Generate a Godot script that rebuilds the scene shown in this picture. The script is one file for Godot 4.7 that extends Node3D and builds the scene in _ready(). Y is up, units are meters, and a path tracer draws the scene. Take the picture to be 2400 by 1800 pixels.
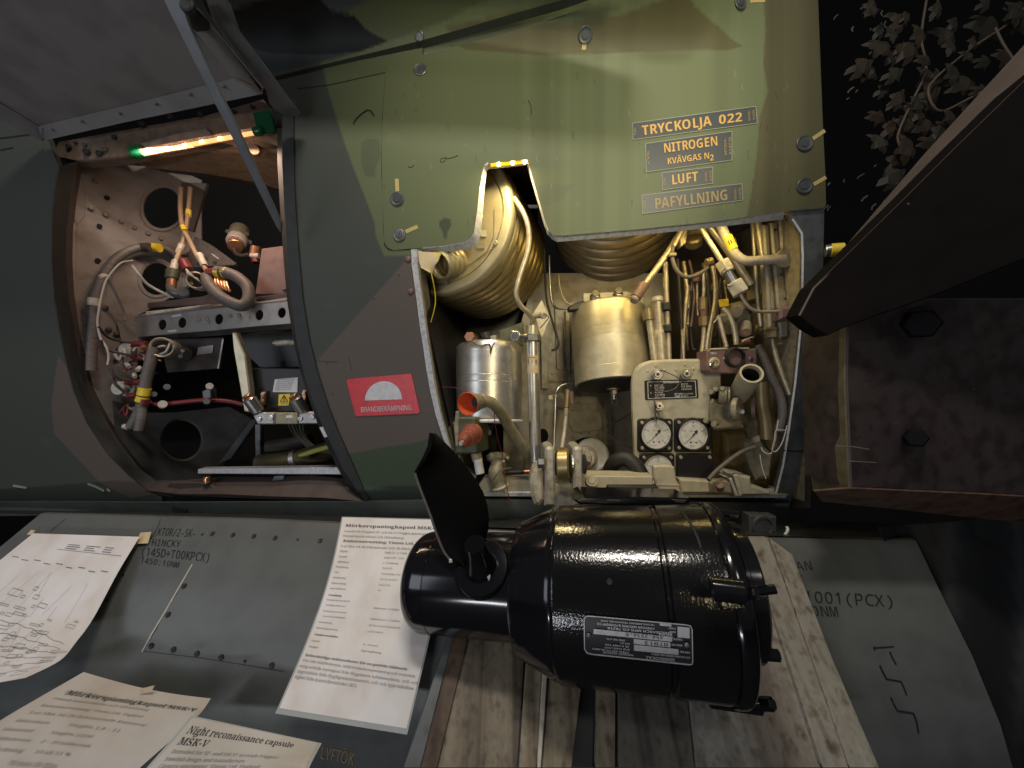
extends Node3D
# A museum corner: the opened side of a camouflaged jet with two equipment bays, a ram-air generator on its arm, a grey pod with taped papers.
# Everything is surveyed from the photograph with at()/W(): a sight line and a distance give a real point in metres.

class MB:
	var v := PackedVector3Array()
	var n := PackedVector3Array()
	var t := PackedVector2Array()

const F := 900.0
# survey windows of the photograph: origin and scale
const ZN := {"O": [0.0, 0.0, 1.0], "A": [0.0, 0.0, 0.3165], "B": [100.0, 380.0, 0.2712], "C": [100.0, 750.0, 0.339], "D": [850.0, 100.0, 0.4973], "E": [960.0, 440.0, 0.226], "F": [1400.0, 480.0, 0.226],
	"G": [1000.0, 780.0, 0.226], "H": [1400.0, 780.0, 0.2411], "I": [0.0, 1150.0, 0.3918], "J": [640.0, 1190.0, 0.3255], "K": [930.0, 1000.0, 0.4295], "L": [940.0, 1400.0, 0.66], "M": [1850.0, 0.0, 0.5424],
	"N": [1700.0, 900.0, 0.482], "T": [520.0, 0.0, 0.3617], "R": [1200.0, 0.0, 0.3617], "S": [640.0, 560.0, 0.422], "V": [0.0, 200.0, 0.633], "X": [1240.0, 1380.0, 0.271], "Y": [940.0, 1000.0, 0.3014]}
const EYE := Vector3(0, 1.30, 0)
var B := Basis(Vector3.RIGHT, deg_to_rad(10.0))
var FWD := Vector3.ZERO
var RT := Vector3.ZERO
var UPV := Vector3.ZERO
var rng := RandomNumberGenerator.new()
var M := {}
var TX := {}
var counts := {}
var glyphs := {}

func Q(u: float, v: float, d: float) -> Vector3:
	return EYE + B * Vector3((u - 1200.0) / F * d, -(v - 900.0) / F * d, -d)

func U(z: String, x: float, y: float) -> Vector2:
	var k = ZN[z]
	return Vector2(k[0] + x * k[2], k[1] + y * k[2])

func W(z: String, x: float, y: float, d: float) -> Vector3:
	var p := U(z, x, y)
	return Q(p.x, p.y, d)

func px(z: String, a: Array) -> PackedVector2Array:
	var o := PackedVector2Array()
	for i in range(0, a.size(), 2):
		o.append(U(z, a[i], a[i + 1]))
	return o

func oval(z: String, x: float, y: float, rx: float, ry: float, n := 28, turn := 0.0) -> PackedVector2Array:
	var o := PackedVector2Array()
	for i in n:
		var a := TAU * i / n
		var q := Vector2(cos(a) * rx, sin(a) * ry).rotated(turn)
		o.append(U(z, x + q.x, y + q.y))
	return o

func dep(f, u: float, v: float) -> float:
	return f.call(u, v) if f is Callable else f

func on(f, u: float, v: float) -> Vector3:
	return Q(u, v, dep(f, u, v))

func nrm(f, u: float, v: float) -> Vector3:
	var a := on(f, u + 2.0, v) - on(f, u - 2.0, v)
	var b := on(f, u, v - 2.0) - on(f, u, v + 2.0)
	return a.cross(b).normalized()

# ---------- shapes
func tri(m: MB, a: Vector3, b: Vector3, c: Vector3, na: Vector3, nb: Vector3, nc: Vector3, ta := Vector2.ZERO, tb := Vector2.ZERO, tc := Vector2.ZERO) -> void:
	if (b - a).cross(c - a).dot(na + nb + nc) > 0.0:
		m.v.append(a); m.v.append(c); m.v.append(b)
		m.n.append(na); m.n.append(nc); m.n.append(nb)
		m.t.append(ta); m.t.append(tc); m.t.append(tb)
	else:
		m.v.append(a); m.v.append(b); m.v.append(c)
		m.n.append(na); m.n.append(nb); m.n.append(nc)
		m.t.append(ta); m.t.append(tb); m.t.append(tc)

func quad(m: MB, a: Vector3, b: Vector3, c: Vector3, d: Vector3, out := Vector3.ZERO) -> void:
	var g := (b - a).cross(c - a) + (c - a).cross(d - a)
	g = g.normalized()
	if out != Vector3.ZERO and g.dot(out) < 0.0:
		g = -g
	var lu := (b - a).length()
	var lv := (d - a).length()
	tri(m, a, b, c, g, g, g, Vector2.ZERO, Vector2(lu, 0), Vector2(lu, lv))
	tri(m, a, c, d, g, g, g, Vector2.ZERO, Vector2(lu, lv), Vector2(0, lv))

func plan(p: Vector3) -> Vector2:    # place on the fuselage side, in metres, for its paint
	var q := p - EYE
	return Vector2((q.dot(RT) + 1.6) / 2.6, (1.1 - q.dot(UPV)) / 1.7)

func sheet(m: MB, poly: PackedVector2Array, holes: Array, f, th := 0.0, cell := 40.0, rim: MB = null) -> void:
	var lo := poly[0]
	var hi := poly[0]
	for p in poly:
		lo = lo.min(p)
		hi = hi.max(p)
	var nx := int(ceil((hi.x - lo.x) / cell))
	var ny := int(ceil((hi.y - lo.y) / cell))
	for i in nx:
		for j in ny:
			var c := lo + Vector2(i, j) * cell
			var sq := PackedVector2Array([c, c + Vector2(cell, 0), c + Vector2(cell, cell), c + Vector2(0, cell)])
			var got: Array = Geometry2D.intersect_polygons(poly, sq)
			for h in holes:
				var nxt: Array = []
				for g in got:
					for k in Geometry2D.clip_polygons(g, h):
						if not Geometry2D.is_polygon_clockwise(k):
							nxt.append(k)
				got = nxt
			for g in got:
				var ids := Geometry2D.triangulate_polygon(g)
				for q in range(0, ids.size(), 3):
					var vs := []
					var ns := []
					for e in 3:
						var w: Vector2 = g[ids[q + e]]
						vs.append(on(f, w.x, w.y))
						ns.append(nrm(f, w.x, w.y))
					tri(m, vs[0], vs[1], vs[2], ns[0], ns[1], ns[2], plan(vs[0]), plan(vs[1]), plan(vs[2]))
					if th > 0.0:
						var s := FWD * th
						tri(m, vs[0] + s, vs[1] + s, vs[2] + s, -ns[0], -ns[1], -ns[2], plan(vs[0]), plan(vs[1]), plan(vs[2]))
	if th > 0.0:
		var rings: Array = [poly]
		rings.append_array(holes)
		for k in rings.size():
			edge_wall(rim if rim else m, rings[k], f, FWD * th, k > 0)

func area2(p: PackedVector2Array) -> float:
	var a := 0.0
	for i in p.size():
		a += p[i].cross(p[(i + 1) % p.size()])
	return a

func edge_wall(m: MB, ring: PackedVector2Array, f, s: Vector3, inward := false) -> void:
	var mid := Vector2.ZERO
	for p in ring:
		mid += p / ring.size()
	var cw := area2(ring) < 0.0
	for i in ring.size():
		var a := ring[i]
		var b := ring[(i + 1) % ring.size()]
		var steps := maxi(1, int((b - a).length() / 40.0))
		for j in steps:
			var p := a.lerp(b, float(j) / steps)
			var q := a.lerp(b, float(j + 1) / steps)
			var e := (q - p)
			var o2 := Vector2(e.y, -e.x) if not cw else Vector2(-e.y, e.x)
			if inward:
				o2 = -o2
			var out := RT * o2.x - UPV * o2.y
			var pa := on(f, p.x, p.y)
			var pb := on(f, q.x, q.y)
			quad(m, pa, pb, pb + s, pa + s, out)

# a plate with a chamfered front edge, cut out of a polygon
func plate(m: MB, poly: PackedVector2Array, f, th: float, ch := 0.0015) -> void:
	if area2(poly) < 0.0:
		poly = poly.duplicate()
		poly.reverse()
	var n := poly.size()
	var inner := PackedVector2Array()
	var d0 := dep(f, poly[0].x, poly[0].y)
	var e := ch * F / d0
	for i in n:
		var a := poly[(i + n - 1) % n]
		var b := poly[i]
		var c := poly[(i + 1) % n]
		var e1 := (b - a).normalized()
		var e2 := (c - b).normalized()
		var n1 := Vector2(-e1.y, e1.x)
		var n2 := Vector2(-e2.y, e2.x)
		var k := (n1 + n2)
		k = k / maxf(0.35, 1.0 + n1.dot(n2))
		inner.append(b + k * e)
	var ids := Geometry2D.triangulate_polygon(inner)
	if ids.is_empty():
		ids = Geometry2D.triangulate_polygon(poly)
		inner = poly
	for q in range(0, ids.size(), 3):
		var vs := []
		var ns := []
		for k in 3:
			var w := inner[ids[q + k]]
			vs.append(on(f, w.x, w.y))
			ns.append(nrm(f, w.x, w.y))
		tri(m, vs[0], vs[1], vs[2], ns[0], ns[1], ns[2], plan(vs[0]), plan(vs[1]), plan(vs[2]))
		var s := FWD * th
		tri(m, vs[0] + s, vs[1] + s, vs[2] + s, -ns[0], -ns[1], -ns[2])
	for i in n:
		var i2 := (i + 1) % n
		var ed := poly[i2] - poly[i]
		var out := RT * ed.y + UPV * ed.x
		var a := on(f, inner[i].x, inner[i].y)
		var b := on(f, inner[i2].x, inner[i2].y)
		var c := on(f, poly[i].x, poly[i].y) + FWD * ch
		var d := on(f, poly[i2].x, poly[i2].y) + FWD * ch
		if ch > 0.0:
			quad(m, a, b, d, c, out - FWD)
		quad(m, c, d, d + FWD * (th - ch), c + FWD * (th - ch), out)

func frame_of(ax: Vector3) -> Basis:
	var r := UPV if absf(ax.normalized().dot(UPV)) < 0.9 else -FWD
	var x := r.cross(ax).normalized()
	return Basis(x, ax.cross(x).normalized(), ax.normalized())

func lathe(m: MB, o: Vector3, ax: Vector3, prof: Array, seg := 36, faceted := false, roll := 0.0) -> void:
	var fr := frame_of(ax.normalized())
	var k := prof.size() - 1
	var sn := []
	var ln := []
	for i in k:
		var dt: float = prof[i + 1][0] - prof[i][0]
		var dr: float = prof[i + 1][1] - prof[i][1]
		ln.append(Vector2(dr, dt).length())
		sn.append(Vector2(-dr, dt).normalized())   # along axis, outward
	for i in k:
		if is_zero_approx(prof[i][1]) and is_zero_approx(prof[i + 1][1]):
			continue
		var n0: Vector2 = sn[i]
		var n1: Vector2 = sn[i]
		if i > 0 and sn[i - 1].dot(sn[i]) > 0.75:
			n0 = (sn[i - 1] * ln[i - 1] + sn[i] * ln[i]).normalized() if ln[i - 1] > 6.0 * ln[i] or ln[i] > 6.0 * ln[i - 1] else (sn[i - 1] + sn[i]).normalized()
		if i < k - 1 and sn[i + 1].dot(sn[i]) > 0.75:
			n1 = (sn[i + 1] * ln[i + 1] + sn[i] * ln[i]).normalized() if ln[i + 1] > 6.0 * ln[i] or ln[i] > 6.0 * ln[i + 1] else (sn[i + 1] + sn[i]).normalized()
		for j in seg:
			var a0 := TAU * j / seg + roll
			var a1 := TAU * (j + 1) / seg + roll
			var c0 := fr.x * cos(a0) + fr.y * sin(a0)
			var c1 := fr.x * cos(a1) + fr.y * sin(a1)
			var m0 := c0
			var m1 := c1
			if faceted:
				m0 = (c0 + c1).normalized()
				m1 = m0
			var p00: Vector3 = o + fr.z * prof[i][0] + c0 * prof[i][1]
			var p01: Vector3 = o + fr.z * prof[i][0] + c1 * prof[i][1]
			var p10: Vector3 = o + fr.z * prof[i + 1][0] + c0 * prof[i + 1][1]
			var p11: Vector3 = o + fr.z * prof[i + 1][0] + c1 * prof[i + 1][1]
			var q00 := m0 * n0.y + fr.z * n0.x
			var q01 := m1 * n0.y + fr.z * n0.x
			var q10 := m0 * n1.y + fr.z * n1.x
			var q11 := m1 * n1.y + fr.z * n1.x
			var rr: float = maxf(prof[i][1], prof[i + 1][1])
			var u0 := Vector2(a0 * rr, prof[i][0] + prof[i][1])
			if prof[i][1] > 0.0:
				tri(m, p00, p01, p11, q00, q01, q11, u0, u0, u0)
			if prof[i + 1][1] > 0.0:
				tri(m, p00, p11, p10, q00, q11, q10, u0, u0, u0)

func curve(p: Array, sub: int) -> Array:
	if sub <= 1 or p.size() < 3:
		return p
	var o := []
	for i in p.size() - 1:
		var a: Vector3 = p[maxi(i - 1, 0)]
		var b: Vector3 = p[i]
		var c: Vector3 = p[i + 1]
		var d: Vector3 = p[mini(i + 2, p.size() - 1)]
		for j in sub:
			o.append(b.cubic_interpolate(c, a, d, float(j) / sub))
	o.append(p[p.size() - 1])
	return o

func tube(m: MB, way: Array, r, seg := 10, sub := 6, open := false) -> void:
	var p := curve(way, sub)
	var k := p.size()
	var t0: Vector3 = (p[1] - p[0]).normalized()
	var x := frame_of(t0).x
	var rings := []
	var dirs := []
	for i in k:
		var t: Vector3 = (p[mini(i + 1, k - 1)] - p[maxi(i - 1, 0)]).normalized()
		x = (x - t * x.dot(t)).normalized()
		var y := t.cross(x)
		var rr: float = r
		var ring := []
		var dd := []
		for j in seg:
			var a := TAU * j / seg
			var c := x * cos(a) + y * sin(a)
			dd.append(c)
			ring.append(p[i] + c * rr)
		rings.append(ring)
		dirs.append(dd)
	for i in k - 1:
		for j in seg:
			var j2 := (j + 1) % seg
			tri(m, rings[i][j], rings[i][j2], rings[i + 1][j2], dirs[i][j], dirs[i][j2], dirs[i + 1][j2])
			tri(m, rings[i][j], rings[i + 1][j2], rings[i + 1][j], dirs[i][j], dirs[i + 1][j2], dirs[i + 1][j])
	if not open:
		for j in seg:
			var j2 := (j + 1) % seg
			var n0: Vector3 = (p[0] - p[1]).normalized()
			var n1: Vector3 = (p[k - 1] - p[k - 2]).normalized()
			tri(m, p[0], rings[0][j], rings[0][j2], n0, n0, n0)
			tri(m, p[k - 1], rings[k - 1][j], rings[k - 1][j2], n1, n1, n1)

func bx(m: MB, c: Vector3, ex: Vector3, ey: Vector3, ez: Vector3, ch := 0.002) -> void:
	var ax := [ex, ey, ez]
	var cut := []
	for a in ax:
		cut.append(a - a.normalized() * minf(ch, a.length() * 0.45))
	for i in 3:
		var j := (i + 1) % 3
		var k := (i + 2) % 3
		for s in [-1.0, 1.0]:
			quad(m, c + ax[i] * s - cut[j] - cut[k], c + ax[i] * s + cut[j] - cut[k], c + ax[i] * s + cut[j] + cut[k], c + ax[i] * s - cut[j] + cut[k], ax[i] * s)
			for w in [-1.0, 1.0]:      # the chamfer between face i and face j
				var a0: Vector3 = c + ax[i] * s + cut[j] * w
				var b0: Vector3 = c + cut[i] * s + ax[j] * w
				quad(m, a0 - cut[k], a0 + cut[k], b0 + cut[k], b0 - cut[k], ax[i] * s + ax[j] * w)
	for s in [-1.0, 1.0]:
		for w in [-1.0, 1.0]:
			for y in [-1.0, 1.0]:
				var g: Vector3 = (ex.normalized() * s + ey.normalized() * w + ez.normalized() * y).normalized()
				tri(m, c + ex * s + cut[1] * w + cut[2] * y, c + cut[0] * s + ey * w + cut[2] * y, c + cut[0] * s + cut[1] * w + ez * y, g, g, g)

# a smooth sheet through rows of points, with thickness
func surf(m: MB, rows: Array, th := 0.0004, back := true) -> void:
	var h := rows.size()
	var w: int = rows[0].size()
	var ns := []
	for i in h:
		var r := []
		for j in w:
			var a: Vector3 = rows[i][mini(j + 1, w - 1)] - rows[i][maxi(j - 1, 0)]
			var b: Vector3 = rows[maxi(i - 1, 0)][j] - rows[mini(i + 1, h - 1)][j]
			r.append(a.cross(b).normalized())
		ns.append(r)
	for i in h - 1:
		for j in w - 1:
			var ids := [[i, j], [i, j + 1], [i + 1, j + 1], [i + 1, j]]
			for k in [[0, 1, 2], [0, 2, 3]]:
				var vs := []
				var n3 := []
				var t3 := []
				for e in k:
					vs.append(rows[ids[e][0]][ids[e][1]])
					n3.append(ns[ids[e][0]][ids[e][1]])
					t3.append(Vector2(float(ids[e][1]) / (w - 1), float(ids[e][0]) / (h - 1)))
				tri(m, vs[0], vs[1], vs[2], n3[0], n3[1], n3[2], t3[0], t3[1], t3[2])
				if back:
					tri(m, vs[0] - n3[0] * th, vs[1] - n3[1] * th, vs[2] - n3[2] * th, -n3[0], -n3[1], -n3[2], t3[0], t3[1], t3[2])
	if back:
		for j in w - 1:
			quad(m, rows[0][j], rows[0][j + 1], rows[0][j + 1] - ns[0][j + 1] * th, rows[0][j] - ns[0][j] * th)
			quad(m, rows[h - 1][j], rows[h - 1][j + 1], rows[h - 1][j + 1] - ns[h - 1][j + 1] * th, rows[h - 1][j] - ns[h - 1][j] * th)
		for i in h - 1:
			quad(m, rows[i][0], rows[i + 1][0], rows[i + 1][0] - ns[i + 1][0] * th, rows[i][0] - ns[i][0] * th)
			quad(m, rows[i][w - 1], rows[i + 1][w - 1], rows[i + 1][w - 1] - ns[i + 1][w - 1] * th, rows[i][w - 1] - ns[i][w - 1] * th)

# ---------- lettering: triangles of a TextMesh in cap-height units, laid onto any surface
func glyph(face: String, weight: int, s: String) -> Dictionary:
	var key := "%s|%d|%s" % [face, weight, s]
	if glyphs.has(key):
		return glyphs[key]
	var fo := SystemFont.new()
	fo.font_names = PackedStringArray([face])
	fo.font_weight = weight
	var t := TextMesh.new()
	t.font = fo
	t.font_size = 40
	t.pixel_size = 0.01
	t.depth = 0.0
	t.curve_step = 3.0
	t.horizontal_alignment = HORIZONTAL_ALIGNMENT_LEFT
	t.vertical_alignment = VERTICAL_ALIGNMENT_TOP
	t.text = s
	var a := t.get_mesh_arrays()
	var ids = a[Mesh.ARRAY_INDEX]
	var vs: PackedVector3Array = a[Mesh.ARRAY_VERTEX]
	var o := {"v": vs, "i": ids}
	glyphs[key] = o
	return o

func text(m: MB, face: String, weight: int, s: String, lay: Callable, normal: Callable) -> float:
	var h := glyph(face, weight, "H")
	var y0 := INF
	var y1 := -INF
	for p in h.v:
		y0 = minf(y0, p.y)
		y1 = maxf(y1, p.y)
	var k := 1.0 / (y1 - y0)
	var g := glyph(face, weight, s)
	var x0 := INF
	var x1 := -INF
	for p in g.v:
		x0 = minf(x0, p.x)
		x1 = maxf(x1, p.x)
	var w := (x1 - x0) * k
	var ids = g.i if g.i != null else range(g.v.size())
	for q in range(0, ids.size() - 2, 3):
		var vs := []
		var ns := []
		for e in 3:
			var p: Vector3 = g.v[ids[q + e]]
			var xx := (p.x - x0) * k
			var yy := (p.y - y0) * k
			vs.append(lay.call(xx, yy, w))
			ns.append(normal.call(xx, yy, w))
		tri(m, vs[0], vs[1], vs[2], ns[0], ns[1], ns[2])
	return w

func text_quad(m: MB, face: String, weight: int, s: String, z: String, bl: Vector2, br: Vector2, tl: Vector2, f, lift := 0.0008) -> void:
	var at := func(x, y, w):
		var p: Vector2 = bl + (br - bl) * (x / w) + (tl - bl) * y
		return U(z, p.x, p.y)
	text(m, face, weight, s, func(x, y, w):
		var p: Vector2 = at.call(x, y, w)
		return Q(p.x, p.y, dep(f, p.x, p.y) - lift), func(x, y, w):
		var p: Vector2 = at.call(x, y, w)
		return nrm(f, p.x, p.y))

# ---------- objects
func numbered(parent: Node, called: String) -> String:
	var key := "%d/%s" % [parent.get_instance_id(), called]
	var c: int = counts.get(key, 0)
	counts[key] = c + 1
	return called if c == 0 else "%s_%03d" % [called, c]

func origin_of(p: Node) -> Vector3:
	var o := Vector3.ZERO
	while p is Node3D and p != self:
		o += p.position
		p = p.get_parent()
	return o

func thing(called: String, label: String, category: String, at: Vector3, group := "") -> Node3D:
	var o := Node3D.new()
	o.name = numbered(self, called)
	add_child(o, true)
	o.position = at
	o.set_meta("label", label)
	o.set_meta("category", category)
	if group:
		o.set_meta("group", group)
	return o

func mesh_of(m: MB, shift := Vector3.ZERO) -> ArrayMesh:
	var a := []
	a.resize(Mesh.ARRAY_MAX)
	var v := m.v.duplicate()
	if shift != Vector3.ZERO:
		for i in v.size():
			v[i] -= shift
	a[Mesh.ARRAY_VERTEX] = v
	a[Mesh.ARRAY_NORMAL] = m.n
	a[Mesh.ARRAY_TEX_UV] = m.t
	var am := ArrayMesh.new()
	am.add_surface_from_arrays(Mesh.PRIMITIVE_TRIANGLES, a)
	return am

func part(called: String, m: MB, mat: Material, parent: Node, label := "") -> MeshInstance3D:
	var o := MeshInstance3D.new()
	o.name = numbered(parent, called)
	o.mesh = mesh_of(m, origin_of(parent))
	o.material_override = mat
	parent.add_child(o, true)
	if label:
		o.set_meta("label", label)
	return o

func solo(called: String, m: MB, mat: Material, label: String, category: String, group := "") -> MeshInstance3D:
	var lo := m.v[0]
	var hi := m.v[0]
	for p in m.v:
		lo = lo.min(p)
		hi = hi.max(p)
	var base := Vector3((lo.x + hi.x) / 2, lo.y, (lo.z + hi.z) / 2)
	var o := MeshInstance3D.new()
	o.name = numbered(self, called)
	o.mesh = mesh_of(m, base)
	o.material_override = mat
	o.position = base
	add_child(o, true)
	o.set_meta("label", label)
	o.set_meta("category", category)
	if group:
		o.set_meta("group", group)
	return o

func struct(called: String, m: MB, mat: Material) -> MeshInstance3D:
	var o := MeshInstance3D.new()
	o.name = numbered(self, called)
	o.mesh = mesh_of(m)
	o.material_override = mat
	add_child(o, true)
	o.set_meta("kind", "structure")
	return o

func place(called: String, mesh: Mesh, mat: Material, parent: Node, at: Vector3, n: Vector3, size := 1.0, roll := 0.0) -> MeshInstance3D:
	var o := MeshInstance3D.new()
	o.name = numbered(parent, called)
	o.mesh = mesh
	o.material_override = mat
	parent.add_child(o, true)
	var fr := frame_of(n)
	o.transform = Transform3D((fr * Basis(Vector3(0, 0, 1), roll)).scaled(Vector3.ONE * size), at - origin_of(parent))
	return o

func unit(prof: Array, seg := 14, faceted := false) -> ArrayMesh:   # a small shape of its own along +z
	var m := MB.new()
	var fr := frame_of(Vector3(0, 0, 1))
	lathe(m, Vector3.ZERO, Vector3(0, 0, 1), prof, seg, faceted)
	return mesh_of(m)

# depth of a round body seen along a sight line
func round_depth(p: Vector3, a: Vector3, r: float) -> Callable:
	return func(u, v):
		var dir := B * Vector3((u - 1200.0) / F, -(v - 900.0) / F, -1.0)
		var w := EYE - p
		var d2 := dir - a * dir.dot(a)
		var w2 := w - a * w.dot(a)
		var aa := d2.dot(d2)
		var bb := d2.dot(w2)
		var cc := w2.dot(w2) - r * r
		var disc := bb * bb - aa * cc
		return (-bb - sqrt(maxf(disc, 0.0))) / aa

# ---------- the shape of the fuselage side: metres in front of the eye
func skin(u: float, v: float) -> float:
	var b := 0.80 + 0.085 * clampf((1900.0 - u) / 1800.0, -0.3, 1.3)
	if v > 350.0:
		b += 0.13 * pow((v - 350.0) / 850.0, 1.5)
	if v > 1160.0:
		b += 0.10 * pow((v - 1160.0) / 70.0, 2)
	if v < 135.0:
		b -= 0.055 * pow((135.0 - v) / 135.0, 1.4) * (1.0 - smoothstep(1600.0, 1790.0, u))  # top edge curls outward, shaped to bring shade along the crease
	return b

func pod(u: float, v: float) -> float:
	var k := [[1195.0, 0.848], [1300.0, 0.785], [1390.0, 0.742], [1480.0, 0.708], [1580.0, 0.682], [1680.0, 0.667], [1800.0, 0.662], [2100.0, 0.70]]
	for i in k.size() - 1:
		if v <= k[i + 1][0] or i == k.size() - 2:
			var t: float = (v - k[i][0]) / (k[i + 1][0] - k[i][0])
			return lerpf(k[i][1], k[i + 1][1], t)
	return 0.66

# ---------- materials
func lin(r: float, g: float, b: float) -> Color:
	return Color(r, g, b).linear_to_srgb()

func noise(freq: float, seed_: int, stops: Array, size := 512, kind := FastNoiseLite.TYPE_SIMPLEX_SMOOTH, octaves := 4, normal := 0.0) -> NoiseTexture2D:
	var f := FastNoiseLite.new()
	f.noise_type = kind
	f.frequency = freq
	f.seed = seed_
	f.fractal_octaves = octaves
	var t := NoiseTexture2D.new()
	t.width = size
	t.height = size
	t.seamless = true
	t.noise = f
	if normal > 0.0:
		t.as_normal_map = true
		t.bump_strength = normal
	elif stops.size():
		var g := Gradient.new()
		var o := PackedFloat32Array()
		var c := PackedColorArray()
		for s in stops:
			o.append(s[0])
			c.append(s[1])
		g.offsets = o
		g.colors = c
		t.color_ramp = g
	return t

func gr(x: float) -> Color:
	return Color(x, x, x)

func mat(called: String, c: Color, rough: float, metal := 0.0, wear := "grime", scale := 2.0, bump := "", bump_cm := 0.02) -> StandardMaterial3D:
	var m := StandardMaterial3D.new()
	m.resource_name = called
	m.albedo_color = c
	m.roughness = rough
	m.metallic = metal
	if wear:
		m.detail_enabled = true
		m.detail_albedo = TX[wear]
		m.detail_blend_mode = BaseMaterial3D.BLEND_MODE_MUL
		m.detail_uv_layer = BaseMaterial3D.DETAIL_UV_2
		m.uv2_triplanar = true
		m.uv2_world_triplanar = true
		m.uv2_scale = Vector3.ONE * scale
	if bump:
		m.heightmap_enabled = true
		m.heightmap_texture = TX[bump]
		m.heightmap_scale = bump_cm
		m.uv1_triplanar = true
		m.uv1_world_triplanar = true
		m.uv1_scale = Vector3.ONE * scale * 2.0
	M[called] = m
	return m

func glow(called: String, c: Color, e: float) -> StandardMaterial3D:
	var m := StandardMaterial3D.new()
	m.resource_name = called
	m.albedo_color = c
	m.emission_enabled = true
	m.emission = c
	m.emission_energy_multiplier = e
	M[called] = m
	return m

func fill_poly(im: Image, poly: PackedVector2Array, c: Color) -> void:
	var y0 := im.get_height()
	var y1 := 0
	for p in poly:
		y0 = mini(y0, int(floor(p.y)))
		y1 = maxi(y1, int(ceil(p.y)))
	for y in range(maxi(0, y0), mini(im.get_height(), y1)):
		var xs := []
		for i in poly.size():
			var a := poly[i]
			var b := poly[(i + 1) % poly.size()]
			var yy := y + 0.5
			if (a.y <= yy) != (b.y <= yy):
				xs.append(a.x + (b.x - a.x) * (yy - a.y) / (b.y - a.y))
		xs.sort()
		for i in range(0, xs.size() - 1, 2):
			var xa := clampi(int(round(xs[i])), 0, im.get_width())
			var xb := clampi(int(round(xs[i + 1])), 0, im.get_width())
			if xb > xa:
				im.fill_rect(Rect2i(xa, y, xb - xa, 1), c)

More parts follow.
